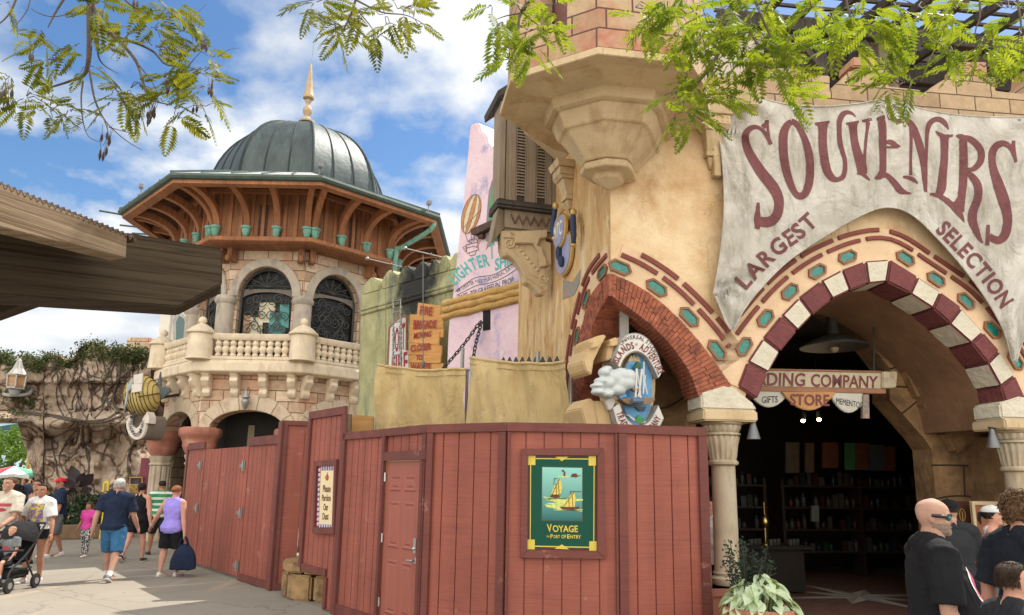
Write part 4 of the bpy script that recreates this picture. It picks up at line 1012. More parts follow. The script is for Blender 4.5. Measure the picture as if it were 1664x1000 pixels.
# U
SA([(664,172,110),(666,186,108),(668,200,80),(668,240,66),(668,330,64),(680,440,64),(700,530,62),(735,585,52),(775,600,36),(815,580,36),(832,530,34),(832,460,32),(812,390,34),(795,320,38),(790,230,36),(792,170,40),(815,120,42),(850,103,30),(885,112,20),(912,135,6)])
# V
SA([(888,172,98),(890,184,92),(892,200,66),(896,250,56),(905,330,58),(930,420,66),(955,500,76),(962,560,70)],); SA([(925,545,30),(960,560,24),(990,580,22),(1018,606,8)]); SA([(960,168,14),(1000,162,26),(1038,150,12)]); SA([(1004,165,40),(998,220,24),(988,300,22),(980,400,22),(972,460,34),(970,540,40)])
# E
SB([(30,128,26),(50,150,50),(58,220,50),(58,300,48),(60,400,44),(58,470,44),(40,505,44),(6,520,10)]); SB([(18,135,14),(60,122,24),(110,125,34),(150,145,22),(195,158,6)]); SB([(76,285,20),(110,285,34),(140,305,34),(175,312,4)]); SB([(82,318,12),(120,318,16),(160,318,10)]); SB([(50,495,36),(90,505,34),(130,545,40),(170,595,46),(205,612,26),(244,618,6)])
# N
SB([(190,122,8),(215,140,30),(250,180,44),(280,250,48),(305,330,50),(325,420,46),(332,520,34),(337,608,20)]); SB([(240,170,22),(243,280,20),(240,400,18),(240,500,20)]); SB([(190,510,14),(225,515,22),(260,530,24),(286,552,10)]); SB([(340,420,18),(344,320,20),(346,230,26),(360,170,34),(395,138,32),(435,140,34),(465,165,30),(486,203,6)])
# I
SB([(402,212,8),(430,235,26),(470,248,22),(515,240,14)]); SB([(458,235,60),(460,290,52),(458,400,50),(448,500,54),(440,580,60),(425,620,50)]); SB([(365,622,16),(420,632,30),(480,670,36),(530,715,44),(565,760,34),(588,804,6)]); SB([(480,655,20),(515,690,20),(548,655,20)])
# R
SB([(535,242,10),(575,255,44),(582,300,52),(584,400,54),(582,500,56),(575,600,52),(566,680,52),(568,740,40)]); SB([(560,250,20),(620,262,38),(670,300,44),(698,350,46),(692,410,44),(650,458,34),(606,462,20)]); SB([(600,475,20),(640,510,44),(676,570,54),(676,650,52),(650,720,56),(640,780,60),(660,850,48),(685,905,30),(708,940,8)])
# S
SB([(925,415,18),(912,370,24),(890,320,36),(850,295,38),(810,300,44),(775,340,50),(768,400,48),(780,470,54),(810,560,70),(840,650,76),(862,730,66),(870,800,60),(855,880,60),(820,920,52),(780,915,48),(750,895,44)]); SB([(744,822,20),(742,870,26),(738,955,26)]); SB([(910,275,22),(908,320,26),(925,410,16)])
q.build('lettering',m_bink,cl,recalc=False)
q = MB()
text_arc(q,'LARGEST',[(1212,472),(1238,443),(1275,408),(1300,390),(1331,362)],27,lambda x,y: banpt(x,y,.006),.03)
text_arc(q,'SELECTION',[(1519,374),(1540,395),(1566,422),(1590,450),(1610,476),(1628,503)],26,lambda x,y: banpt(x,y,.006),.03)
q.build('lettering',m_bink,cl,recalc=False)
# ================================================================== shuttered bay window on the side wall
by = thing('bay_window','weathered grey wooden bay with louvred shutters on a carved bracket beside the stone corbel','bay window',LP.at(903,330))
BC = LP.at(903,330)
EP = Plane(BC,V((-cos(LA),-sin(LA),0)))            # end face, seen almost square on
def Ep(x,y,o=0): return EP.at(x,y,o)
zb_ = Ep(860,331).z; uo = EP.u(Ep(811,260)); ztb = Ep(811,165).z
def ep(u,z,o=0): return EP.pt(u,z,o)
q = MB(); DB = .42
q.prism([ep(-.02,zb_ + .02,-.03),ep(uo + .02 * 0 - .02,zb_ + .02,-.03),ep(uo - .02,ztb,-.03),ep(-.02,ztb,-.03)],-EP.n * DB)
body = q.build('bay_body',m_oldwood,by)
def vplank(u0_,u1_,o0,th,name='stile',z0=None,z1=None,m=m_oldwood):
 q = MB(); q.prism([ep(u0_,z0 if z0 else zb_ + .02,o0),ep(u1_,z0 if z0 else zb_ + .02,o0),ep(u1_,z1 if z1 else ztb,o0),ep(u0_,z1 if z1 else ztb,o0)],EP.n * th); return q.build(name,m,by,bevel=.004)
def ux(x,y=280): return EP.u(Ep(x,y))
q = MB(); q.prism([ep(uo + .05,ztb + .02,.08),ep(-.02,ztb + .9,.08),ep(-.02,ztb + 1.0,.08),ep(uo + .07,ztb + .14,.08)],-EP.n * .9); q.build('eave_board',m_darkwood,by,bevel=.006)
for xa,xb,th in ((811,820,.05),(822,838,.03),(856,871,.03),(889,897,.03),(898,903.5,.045)): vplank(ux(xa),ux(xb),-.028,th)
for xa,xb in ((838.5,855.5),(871.5,888.5)):
 ua_,ub_ = ux(xa),ux(xb)
 for a,b in ((ua_,ua_ + (ub_ - ua_) * .12),(ub_ - (ub_ - ua_) * .12,ub_)): vplank(a,b,-.028,.025,'shutter_stile')
 vplank(ua_ + (ub_ - ua_) * .12,ub_ - (ub_ - ua_) * .12,-.029,.002,'shutter_shade_back',m=m_darkwood)  # dark backing puts the shade between the slats into colour
 q = MB(); z = zb_ + .12
 ia,ib = ua_ + (ub_ - ua_) * .13,ub_ - (ub_ - ua_) * .13
 while z < ztb - .1:
  q.prism([ep(ia,z,-.004),ep(ib,z,-.004),ep(ib,z + .035,-.022),ep(ia,z + .035,-.022)],-EP.n * .004); z += .052
 q.build('louvres',m_oldwood,by)
# dark weathered sill, zigzag frieze, receding side
q = MB(); z0 = zb_
for k,(dz,ex) in enumerate(((0,.03),(-.045,.07),(-.09,.05))):
 q.prism([ep(.0,z0 + dz - .04,ex),ep(uo - .03 if EP.d.dot(V((-1,0,0))) < 0 else uo + .03,z0 + dz - .04,ex),ep(uo + .03,z0 + dz,ex),ep(.0,z0 + dz,ex)],-EP.n * (DB + ex * 2))
q.build('sill',m_darkwood,by,bevel=.004)
zf0 = Ep(860,373).z; zf1 = z0 - .135
uf = ux(822)
q = MB(); q.prism([ep(0,zf0,-.02),ep(uf,zf0,-.02),ep(uf,zf1,-.02),ep(0,zf1,-.02)],-EP.n * (DB - .06)); q.build('frieze',m_oldwood,by,bevel=.004)
q = MB(); n_z = 5; zz0,zz1 = zf0 + (zf1 - zf0) * .25,zf0 + (zf1 - zf0) * .75
for k in range(n_z * 2):
 a = uf * (.12 + .76 * k / (n_z * 2)); b = uf * (.12 + .76 * (k + 1) / (n_z * 2)); za,zb2 = (zz0,zz1) if k % 2 else (zz1,zz0)
 q.bar(ep(a,za,-.012),ep(b,zb2,-.012),.02,.022,EP.n)
q.build('zigzag_carving',mat('carving_brown',(.14,.075,.05),.8),by)
# sloping soffit board on the outer side
q = MB(); q.prism([ep(ux(822),z0 - .14,-.05),ep(uo,z0 - .14,.02),ep(ux(800),Ep(800,398).z,.02),ep(ux(822),zf0 - .02,-.05)],-EP.n * (DB - .1)); q.build('soffit_board',m_oldwood,by,bevel=.004)
# scrolled bracket profiles
brp = zm_([(108,605),(340,605),(340,660),(365,665),(368,780),(338,786),(335,932),(300,928),(285,905),(262,880),(235,868),(228,835),(215,800),(185,755),(150,735),(125,735),(112,700)],780,180,.32)
for o_ in (-.04,):
 q = MB(); q.prism([V(Ep(x,y)) + EP.n * o_ for x,y in brp],-EP.n * .2); b_o = q.build('bracket',m_stone,by,bevel=.012)
q = MB(); bz = lambda pts,o: [Ep(x,y,o) for x,y in spline(zm_(pts,780,180,.32),6)]
def volute(cx_,cy_,r,sg):
 q.tube(bz([(cx_ + r * (1 - k / 15) * cos(k * .75 * sg),cy_ + r * (1 - k / 15) * sin(k * .75 * sg)) for k in range(14)],-.035),.016,6)
volute(150,672,28,1); volute(318,905,20,-1); volute(322,850,24,1)
q.tube(bz([(128,720),(165,745),(205,790),(232,838),(262,862),(292,890),(310,925)],-.035),.018,6); q.tube(bz([(165,705),(215,760),(250,820),(300,850)],-.035),.014,6); q.tube(bz([(120,640),(230,645),(335,640)],-.03),.02,6)
for k in range(7): q.ball(Ep(*zm_([(190 + k * 17,690 + k * 20)],780,180,.32)[0],-.035),.026,.02,.026,8,5)
q.build('bracket_carving',m_stone,by,smooth=True)
brp2 = zm_([(150,618),(335,612),(335,650),(300,655),(285,690),(310,700),(318,740),(332,760),(332,785),(345,790),(300,800),(290,720),(265,680),(175,680),(172,640)],780,180,.32)
q = MB(); q.prism([Ep(x,y,-.038) for x,y in brp2],EP.n * .07); q.build('scroll_ornament',m_stone,by,bevel=.012)
q = MB(); q.prism([ep(ux(822),zf0 - .005,-.06),ep(0,zf0 - .005,-.06),ep(0,zf0 - .1,-.06),ep(ux(826),zf0 - .1,-.06)],-EP.n * (DB - .14)); q.build('soffit_board',m_oldwood,by)
# ================================================================== round wall sign with tassels
m_lav = mat('lavender_enamel',(.30,.31,.47),.45,.1,6,.1,30); m_navy = mat('navy_tassel',(.022,.04,.09),.6,.3,30,.6,60); m_gold = mat('gold_paint',(.55,.36,.12),.4,.15,10,.15,30,.3)
ms = thing('round_wall_sign','lavender round sign with blue tassels and letters MTC, on the streaked ochre side wall','sign',LP.at(917,440))
RL = Matrix((LP.d,LP.n,V((0,0,1)))).transposed()
def disc(mb,c,r,th,n=32,r0=0.0):
 f = lambda rr,o: [c + LP.d * (rr * cos(2 * pi * k / n)) + V((0,0,rr * sin(2 * pi * k / n))) + LP.n * o for k in range(n)]
 mb.loft([f(r,0),f(r,th * .8),f(r * .94,th)])
c1 = LP.at(916,376,.05); c2 = LP.at(920,412,.02)
r1_ = (LP.at(916,349,.05).z - LP.at(916,404,.05).z) / 2; r2_ = r1_ * 1.28
q = MB(); disc(q,c2,r2_,.05); q.build('lower_disc',m_gold,ms,smooth=True)
q = MB(); disc(q,c2 + LP.n * .052,r2_ * .92,.012); q.build('lower_face',m_lav,ms,smooth=True)
q = MB(); disc(q,c1 + LP.n * .03,r1_,.05); q.build('upper_disc',m_gold,ms,smooth=True)
q = MB(); disc(q,c1 + LP.n * .082,r1_ * .9,.01); q.build('upper_face',m_lav,ms,smooth=True)
q = MB(); vs,fs,asp = textmesh('MTC',.02)
q.add([c1 + LP.n * .097 + (LP.d * -1 if LP.d.x < 0 else LP.d) * ((u - .5) * r1_ * 1.35) + V((0,0,(v - .45) * r1_ * .85)) for u,v in vs],fs); q.build('lettering',flat('white_sign_paint',(.75,.74,.70)),ms)
for px_,dy_ in ((902,0),(931,10)):
 q = MB(); p0 = LP.at(px_,338 + dy_,.13); p1 = LP.at(px_ - 4 if px_ < 910 else px_ + 1,372 + dy_,.15); p2 = LP.at(px_ - 1 if px_ < 910 else px_ + 1,388 + dy_,.13)
 q.tube(spline([tuple(p0 + V((0,0,.05)) + LP.d * .1),tuple(p0),tuple(p1),tuple(p2)],5),[.025] * 3 + [.034,.04,.037,.043,.04,.046,.042,.046,.04] + [.036] * 4,10); q.build('tassel',m_navy,ms,smooth=True)
 q = MB(); q.ball(p0 + V((0,0,.02)) - LP.d * .02,.05,.05,.06); q.ball(p2,.045,.045,.04); q.build('tassel_cap',m_gold,ms,smooth=True)
q = MB(); q.tube([LP.at(x,y,.14) for x,y in spline([(905,372),(908,352),(918,340),(928,352),(930,372)],5)],.018,8); q.build('rope',m_gold,ms,smooth=True)
q = MB(); q.ball(LP.at(908,412,.12),.05,.05,.12); q.ball(LP.at(912,425,.12),.05,.05,.09); q.build('tassel',m_navy,ms,smooth=True)
# ================================================================== shop sign inside the striped arch
m_signc = mat('cream_sign_board',(.56,.48,.34),.6,.12,4,.15,30,stain=(.42,.33,.2),sst=(4,4,4)); m_mar = mat('maroon_sign_letters',(.165,.035,.032),.5,.1,6,.05,30); m_terr = mat('terracotta_moulding',(.34,.16,.09),.7,.15,5,.2,30)
SG = -1.1
ss = thing('hanging_shop_sign','long cream board reading Trading Company across the striped arch opening','sign',F(1330,630,SG))
class Off:
 def __init__(s,pl,o): s.pl = pl; s.o = o; s.n = pl.n; s.d = pl.d
 def at(s,x,y,off=0.0): return s.pl.at(x,y,s.o + off)
SP = Off(FP,SG)
q = MB(); q.prism([SP.at(x,y) for x,y in ((1150,600),(1434,606),(1434,632),(1150,626))],-FP.n * .1); q.build('board',m_signc,ss,bevel=.006)
q = MB(); q.prism([SP.at(x,y,.03) for x,y in ((1150,626.5),(1440,632.5),(1440,640),(1150,634))],-FP.n * .14); q.prism([SP.at(x,y,.02) for x,y in ((1150,597),(1434,603),(1434,606),(1150,600))],-FP.n * .13); q.build('moulding',m_terr,ss,bevel=.006)
q = MB(); q.prism([SP.at(x,y,.05) for x,y in ((1434.5,604),(1459,604),(1457,630),(1434.5,631))],-FP.n * .16); q.build('end_block',m_signc,ss,bevel=.012)
q = MB(); text_quad(q,'TRADING',[(1196,625.5),(1308,627.5),(1309,606),(1197,604)],SP,.006,.02); text_quad(q,'COMPANY',[(1318,628),(1426,630.5),(1427,611),(1318,607)],SP,.006,.02); q.build('lettering',m_mar,ss)
q = MB()
for x in (1250,1420): q.tube([SP.at(x,602,-.05),SP.at(x,520,-.05)],.012,6)
q.build('hanger',flat('dark_iron',(.03,.03,.03),.5),ss)
st_ = thing('swag_sign','swagged cloth-shaped sign reading Gifts, Store, Mementos, hung under the cream shop board','sign',F(1315,660,SG))
m_swag = mat('pale_swag_paint',(.55,.53,.47),.6,.1,6,.2,20); m_ora = mat('orange_swag_paint',(.50,.25,.09),.6,.15,6,.2,20)
def swag(pts,m,o,nm):
 q = MB(); pts = [SP.at(x,y,o) for x,y in pts]; q.prism(pts,-FP.n * .05); return q.build(nm,m,st_,bevel=.01)
arcp = lambda x0,x1,y0,y1,n=10: [(x0 + (x1 - x0) * i / n,y0 + (y1 - y0) * (1 - (2 * i / n - 1) ** 2)) for i in range(n + 1)]
swag([(1215,634)] + arcp(1215,1285,636,662)[0:] + [(1280,634)],m_swag,.01,'side_swag')
swag([(1345,637)] + arcp(1348,1412,640,671)[:9] + [(1405,670),(1403,639)],m_swag,.015,'side_swag')
swag(arcp(1270,1360,637,667) + [(1360,637)],m_ora,.05,'centre_swag')
q = MB(); text_quad(q,'STORE',[(1284,658),(1348,659.5),(1348,641),(1284,640)],SP,.056,.025); q.build('lettering',m_mar,st_)
q = MB(); text_quad(q,'GIFTS',[(1238,655.5),(1264,654),(1264,643),(1238,644)],SP,.016,.005); text_quad(q,'MEMENTOS',[(1359,656),(1401,664),(1401,653.5),(1359,646)],SP,.021,.0); q.build('lettering',flat('black_sign_paint',(.03,.025,.02)),st_)
q = MB(); q.prism([SP.at(x,y,.04) for x,y in ((1403,641),(1412,641),(1413,680),(1402,680))],-FP.n * .05)
for k in range(6): q.prism([SP.at(x,y,.045) for x,y in ((1402.5,645 + k * 6),(1412.5,644 + k * 6),(1412.5,646.5 + k * 6),(1402.5,647.5 + k * 6))],-FP.n * .01)
q.build('rope_tail',mat('striped_rope',(.30,.24,.2),.8,.3,30,.4,30),st_)
# pendant lamp with a wide grey shade
pl_ = thing('pendant_lamp','grey metal pendant lamp with wide conical shade under the striped arch','lamp',F(1355,560,SG - .5))
c_ = F(1355,562,SG - .5)
q = MB(); q.lathe([(.50,-.03),(.49,0),(.30,.09),(.10,.17),(.09,.2),(.075,.45),(.03,.47),(.02,.9)],c_,28); q.build('lamp_shade',mat('grey_metal_shade',(.07,.068,.063),.55,.15,5,.1,30,.3),pl_,smooth=True)
q = MB(); q.ball(c_ + V((0,0,-.04)),.07); q.build('bulb',flat('frosted_bulb',(.6,.45,.3)),pl_)
# cone spotlights on the capitals
def cone_lamp(x,y,ax,lab):
 p = F(x,y,.05); t_ = thing('wall_lamp',lab,'lamp',p,0,'cone lamps on the arch columns')
 q = MB(); q.lathe([(.085,-.13),(.082,-.13),(.035,.06),(.03,.10),(.012,.12)],p,20); q.build('lamp_shade',mat('grey_metal_lamp',(.16,.165,.17),.5,.1,8,.05,30,.6),t_,smooth=True)
 q = MB(); q.tube([p + V((0,0,.1)),p + V((0,0,.14)) - FP.n * .05,V((ax.x,ax.y,p.z + .12))],.012,6); q.build('arm',flat('dark_iron',(.03,.03,.03),.5),t_)
cone_lamp(1224,697,ax1,'grey cone lamp beside the capital of the column by the hoarding')
cone_lamp(1613,712,ax2,'grey cone lamp beside the capital of the far right column')
# pierced wall lantern
p = F(1600,748,RD + .1); ln_ = thing('wall_lantern','dark pierced metal lantern with glowing amber holes on the brown rock wall','lantern',p)
q = MB(); q.box(p,.24,.16,.30,radians(7)); q.box(p + V((0,0,.165)),.27,.19,.03,radians(7)); q.loft([[p + V((a * .12,b * .08,-.15)) for a,b in ((-1,-1),(1,-1),(1,1),(-1,1))],[p + V((a * .05,b * .04,-.21)) for a,b in ((-1,-1),(1,-1),(1,1),(-1,1))]]); q.build('casing',mat('dark_bronze',(.05,.04,.032),.5,.2,10,.2,30,.5),ln_,bevel=.006)
q = MB()
for i in range(5):
 for j in range(2): q.ball(p + FP.n * .083 + fd * ((i - 2) * .036) + V((0,0,.035 - j * .05)),.011,.006,.017,6,4)
q.build('amber_holes',flat('amber_glow',(.8,.4,.1),emis=((1,.55,.2),4)),ln_)
q = MB(); q.tube([p + V((0,0,-.2)),V((p.x,p.y + .06,1.7))],.01,6); q.build('conduit',flat('dark_iron',(.03,.03,.03),.5),ln_)
# ================================================================== globe sign hanging in the brick arch
m_tan = mat('tan_scroll_paint',(.55,.38,.19),.55,.1,4,.1,20); m_grey = mat('grey_sign_rim',(.33,.31,.29),.55,.1,6,.1,30); m_wht = mat('pale_sign_face',(.62,.58,.53),.5,.06,5,.05,30); m_bl = mat('sea_blue_paint',(.06,.22,.45),.4,.2,5,.1,20,col2=(.12,.36,.6))
gs = thing('globe_sign','large round hanging sign with a sailing ship, cloud and lettered ribbons in the brick arch','sign',F(1030,700,.1))
ga = radians(20)
GD = V((cos(ga),sin(ga),0)); GC = atY(1031,634,9.15); GP = Plane(GC,GD)
zg = lambda pts: zm_(pts,920,500,.22)
def gprism(pts,o,th,m,nm,bev=.006,raw=False):
 q = MB(); q.prism([GP.at(x,y,o) for x,y in (pts if raw else zg(pts))],-GP.n * th); return q.build(nm,m,gs,bevel=bev)
ell = lambda cx_,cy_,rx,ry,a0=0,a1=360,n=40: [(cx_ + rx * cos(radians(a0 + (a1 - a0) * i / n)),cy_ - ry * sin(radians(a0 + (a1 - a0) * i / n))) for i in range(n + (0 if a1 - a0 == 360 else 1))]
gprism(ell(525,560,135,330,0,360),-.10,.55,m_tan,'drum',.02)
gprism(ell(525,610,118,270),-.02,.1,m_grey,'globe_rim'); gprism(ell(525,612,110,258),-.005,.1,m_bl,'globe')
# ribbons
def ribbon(o_pts,i_pts,off,th,nm):
 b = gprism(o_pts + i_pts[::-1],off - .012,th,m_grey,nm)
 sh = lambda P,Q,k: [(a[0] + (c[0] - a[0]) * k,a[1] + (c[1] - a[1]) * k) for a,c in zip(P,Q)]
 gprism(sh(o_pts,i_pts,.07) + sh(i_pts,o_pts,.07)[::-1],off,.02,m_wht,nm + '_face',0)
 return b
OT = [(382,250),(430,205),(500,187),(570,205),(630,260),(680,350),(712,470)]; IT = [(398,440),(430,380),(480,340),(530,330),(580,360),(635,430),(680,520)]
OT = spline(OT,6); IT = spline(IT,6); OT[0] = (365,385)
OT = spline([(362,385),(385,300),(425,215),(500,187),(570,205),(630,260),(680,350),(712,470)],6); IT = spline([(398,445),(425,385),(460,350),(505,330),(545,335),(595,370),(640,440),(680,522)],6)
ribbon(OT,IT,.10,.34,'upper_ribbon')
OB = spline([(345,745),(385,880),(440,950),(530,985),(620,960),(680,900),(722,820)],6); IB = spline([(395,705),(430,790),(480,850),(540,875),(600,850),(640,800),(680,720)],6)
ribbon(OB,IB,.10,.34,'lower_ribbon')
q = MB()
text_arc(q,'UNIVERSAL STUDIOS',zg([(412,282),(450,245),(520,232),(590,262),(645,330),(668,372)]),6.6,lambda x,y: GP.at(x,y,.106),.01)
q.build('lettering',flat('black_sign_paint',(.03,.025,.02)),gs)
q = MB()
text_arc(q,'ISLANDS',zg([(385,420),(405,370),(440,325),(508,300)]),11.5,lambda x,y: GP.at(x,y,.106),.03)
text_arc(q,'OF',zg([(511,283),(528,284)]),4.5,lambda x,y: GP.at(x,y,.106),.01)
text_arc(q,'ADVENTURE',zg([(536,306),(580,330),(625,385),(660,450),(683,498)]),11.5,lambda x,y: GP.at(x,y,.106),.03)
text_arc(q,'TRADING',zg([(370,775),(398,850),(440,908),(480,938)]),11,lambda x,y: GP.at(x,y,.106),.03)
text_arc(q,'COMPANY',zg([(575,955),(620,928),(665,880),(705,815)]),11,lambda x,y: GP.at(x,y,.106),.03)
q.build('lettering',m_mar,gs)
# scroll ends on the left
for o_,th_,pts in ((-.05,.5,[(170,250),(215,215),(270,200),(300,205),(255,290),(205,395),(190,500),(150,470),(125,400),(150,330),(185,295)]),(-.02,.45,[(320,240),(375,215),(392,235),(350,320),(345,375),(300,395),(310,320),(330,275)]),(-.05,.5,[(110,745),(180,665),(215,700),(225,800),(260,885),(150,890),(125,800)]),(-.03,.45,[(205,690),(290,690),(320,760),(345,890),(240,890),(215,780)])):
 gprism(pts,o_,th_,m_tan,'scroll_end',.015)
for o_,pts in ((.02,[(200,250),(250,240),(245,285),(190,300)]),(.04,[(335,250),(385,245),(380,280),(330,285)]),(.05,[(290,690),(350,655),(365,690),(345,745),(320,760)])):
 gprism(pts,o_,.06,m_wht if o_ == .05 else m_tan,'scroll_fold',.006)
# cloud-like puff
q = MB(); rng = random.Random(4)
for x,y,rx,ry in ((280,480,34,30),(300,455,28,20),(255,545,40,22),(225,580,40,16),(240,625,46,22),(290,640,46,26),(310,560,46,40),(350,520,60,50),(410,500,60,44),(460,510,50,44),(400,560,70,50),(370,610,60,36),(450,560,50,40)):
 x_,y_ = zg([(x,y)])[0]; q.ball(GP.at(x_,y_,.12),rx * .0021,.10,ry * .0021,14,9,Matrix((GP.d,GP.n,V((0,0,1)))).transposed())
o = q.build('cloud_relief',mat('white_cloud_paint',(.50,.535,.53),.5,.08,5,.1,20),gs,smooth=True); mo = o.modifiers.new('r','REMESH'); mo.mode = 'VOXEL'; mo.voxel_size = .012; mo.use_smooth_shade = True; mo = o.modifiers.new('s','SMOOTH'); mo.factor = .5; mo.iterations = 7
# ship
m_br = mat('ship_brown_paint',(.24,.14,.07),.5,.15,8,.1,30)
gprism([(400,675),(480,668),(600,665),(662,668),(650,695),(600,715),(520,722),(450,712)],.16,.12,m_br,'ship_hull'); gprism([(380,600),(395,588),(430,620),(455,660),(400,672),(378,640)],.13,.06,m_bl,'ship_sail')
gprism([(488,600),(520,592),(555,600),(545,640),(520,618),(495,612)],.18,.08,m_br,'ship_canopy'); gprism([(500,455),(530,395),(565,420),(560,450),(520,450)],.10,.06,mat('dark_green_paint',(.03,.10,.06),.5),'ship_pennant')
q = MB()
for a,b,r in (((522,450),(512,665),.014),((560,455),(535,660),.014),((560,455),(600,640),.008),((522,450),(545,600),.008),((575,430),(570,640),.008),((512,560),(555,665),.009),((585,500),(570,640),.007),((545,600),(548,668),.01),((575,400),(575,460),.007)):
 a,b = zg([a,b]); q.tube([GP.at(*a,.17),GP.at(*b,.17)],r,6)
q.build('ship_mast',m_wht,gs)
q = MB(); a = zg([(485,690)])[0]; b = zg([(565,690)])[0]; q.tube([GP.at(*a,.22),GP.at(*b,.22)],.035,10); q.build('ship_barrel',mat('barrel_blue',(.09,.14,.22),.5),gs)
gprism([(510,735),(590,735),(580,765),(540,765)],.02,.04,mat('dark_sea_paint',(.03,.07,.12),.4),'painted_reflection',0)
gprism([(430,790),(460,800),(490,830),(540,855),(600,850),(615,830),(560,845),(510,825),(470,795)],.012,.02,m_wht,'painted_surf',0); gprism([(510,835),(525,805),(540,795),(555,815),(570,812),(575,845),(545,852)],.02,.03,mat('island_green',(.05,.28,.06),.5,.3,30),'painted_island',0)
for pts in ([(455,400),(480,350),(495,380),(500,395)],[(500,395),(495,345),(520,380),(515,395)],[(515,395),(530,350),(545,390),(540,405)]): gprism(pts,.0,.03,m_tan,'painted_sun_ray',0)
q = MB(); a = GP.at(1014,545,-.25); q.box(V((a.x,a.y,a.z + .2)),.11,.11,.75); q.build('hanger_post',mat('grey_post_paint',(.35,.33,.30),.6),gs)
# ================================================================== potted plants by the column
def leafmat(name,c1,c2,tr=.25,rough=.5):
 if name in MATS: return MATS[name]
 m,t,b = newmat(name); co = nd(t,'ShaderNodeTexCoord').outputs['Object']
 c = mixc(t,ramp(t,tnoise(t,co,6,4,.6),.3,.7),c1,c2); t.links.new(c,b.inputs['Base Color']); b.inputs['Roughness'].default_value = rough; b.inputs['Specular IOR Level'].default_value = .18
 tb_ = nd(t,'ShaderNodeBsdfTranslucent'); cc_ = mixc(t,1.0,c,(1.6,1.5,.55),'MULTIPLY'); t.links.new(cc_,tb_.inputs[0])
 mxs = nd(t,'ShaderNodeMixShader'); mxs.inputs[0].default_value = tr; out_ = [n for n in t.nodes if n.type == 'OUTPUT_MATERIAL'][0]
 t.links.new(b.outputs[0],mxs.inputs[1]); t.links.new(tb_.outputs[0],mxs.inputs[2]); t.links.new(mxs.outputs[0],out_.inputs[0])
 MATS[name] = m; return m
pp = atZ(1226,1062); pp = V((2.60,8.0,0))
pot = thing('potted_plant','terracotta pot of pale green caladium with a dark twiggy shrub beside the column','plant pot',pp)
q = MB(); q.lathe([(.24,0),(.26,.02),(.34,.5),(.37,.52),(.37,.60),(.33,.60),(.30,.5)],pp,32); q.build('pot',mat('terracotta_pot',(.36,.15,.09),.8,.15,4,.25,30,stain=(.45,.25,.17),sst=(3,3,2)),pot,smooth=True)
q = MB(); rng = random.Random(6)
m_cal = leafmat('caladium_leaf',(.38,.50,.30),(.60,.66,.48),.2); m_shrub = leafmat('dark_shrub_leaf',(.012,.028,.018),(.03,.05,.03),.1)
def heart(mb,base,dirv,L,wd,droop,rollv):
 dirv = dirv.normalized(); side = dirv.cross(V((0,0,1)))
 if side.length < .1: side = V((1,0,0))
 side.normalize(); side = (side + V((0,0,rollv))).normalized(); upv = side.cross(dirv).normalized(); rows = []
 for i,(s_,w_) in enumerate(((-.18,.55),(0,.95),(.25,1.0),(.55,.72),(.8,.36),(1.0,.03))):
  c = base + dirv * (L * s_) - V((0,0,1)) * droop * L * max(s_,0) ** 2
  rows.append([c - side * wd * w_ * .5 + upv * wd * .12 * w_,c - side * wd * .25 * w_ ,c - upv * .0,c + side * wd * .25 * w_,c + side * wd * w_ * .5 + upv * wd * .12 * w_])
 rows[0][2] = rows[1][2] * .8 + rows[0][2] * .2
 mb.loft(rows,cap=False,closed=False)
for k in range(150):
 a = rng.uniform(0,2 * pi); r = .34 * sqrt(rng.random()); hgt = .60 + .26 * (1 - (r / .34) ** 2) + rng.uniform(-.07,.06)
 b0 = pp + V((r * cos(a),r * sin(a),hgt)); dv = V((cos(a) + rng.uniform(-.6,.6),sin(a) + rng.uniform(-.6,.6),rng.uniform(-1.3,-.1)))
 L_ = rng.uniform(.09,.15); heart(q,b0,dv,L_,L_ * rng.uniform(.75,.95),.25,rng.uniform(-.5,.5))
q.build('caladium_leaves',m_cal,pot,smooth=True,recalc=False)
q = MB()
for k in range(60):
 a = rng.uniform(0,2 * pi); r = .2 * sqrt(rng.random()); b0 = pp + V((r * cos(a),r * sin(a),.55)); q.tube([b0,b0 + V((cos(a) * .06,sin(a) * .06,.25))],.006,4)
q.build('caladium_stems',leafmat('caladium_stem',(.2,.3,.15),(.3,.4,.2),.1),pot)
q = MB(); qs = MB()
for k in range(26):
 a = rng.uniform(0,2 * pi); r = rng.uniform(0,.12); p0 = pp + V((-.08 + r * cos(a),.12 + r * sin(a),.58)); tip = p0 + V((cos(a) * rng.uniform(.05,.2),sin(a) * rng.uniform(.05,.2),rng.uniform(.36,.66))); md = p0.lerp(tip,.5) + V((rng.uniform(-.03,.03),rng.uniform(-.03,.03),0))
 pth = spline([tuple(p0),tuple(md),tuple(tip)],5); qs.tube(pth,.004,4)
 for j in range(3,len(pth)):
  for _ in range(6):
   pa = V(pth[j]) + V((rng.gauss(0,.018),rng.gauss(0,.018),rng.gauss(0,.02))); dv = V((rng.uniform(-1,1),rng.uniform(-1,1),rng.uniform(-.2,1))).normalized(); sd_ = dv.orthogonal().normalized(); L_ = rng.uniform(.03,.055)
   q.add([pa,pa + dv * L_ * .5 + sd_ * L_ * .25,pa + dv * L_,pa + dv * L_ * .5 - sd_ * L_ * .25],[(0,1,2,3)])
q.build('shrub_leaves',m_shrub,pot,recalc=False); qs.build('shrub_stems',mat('twig_brown',(.06,.04,.03),.8),pot)
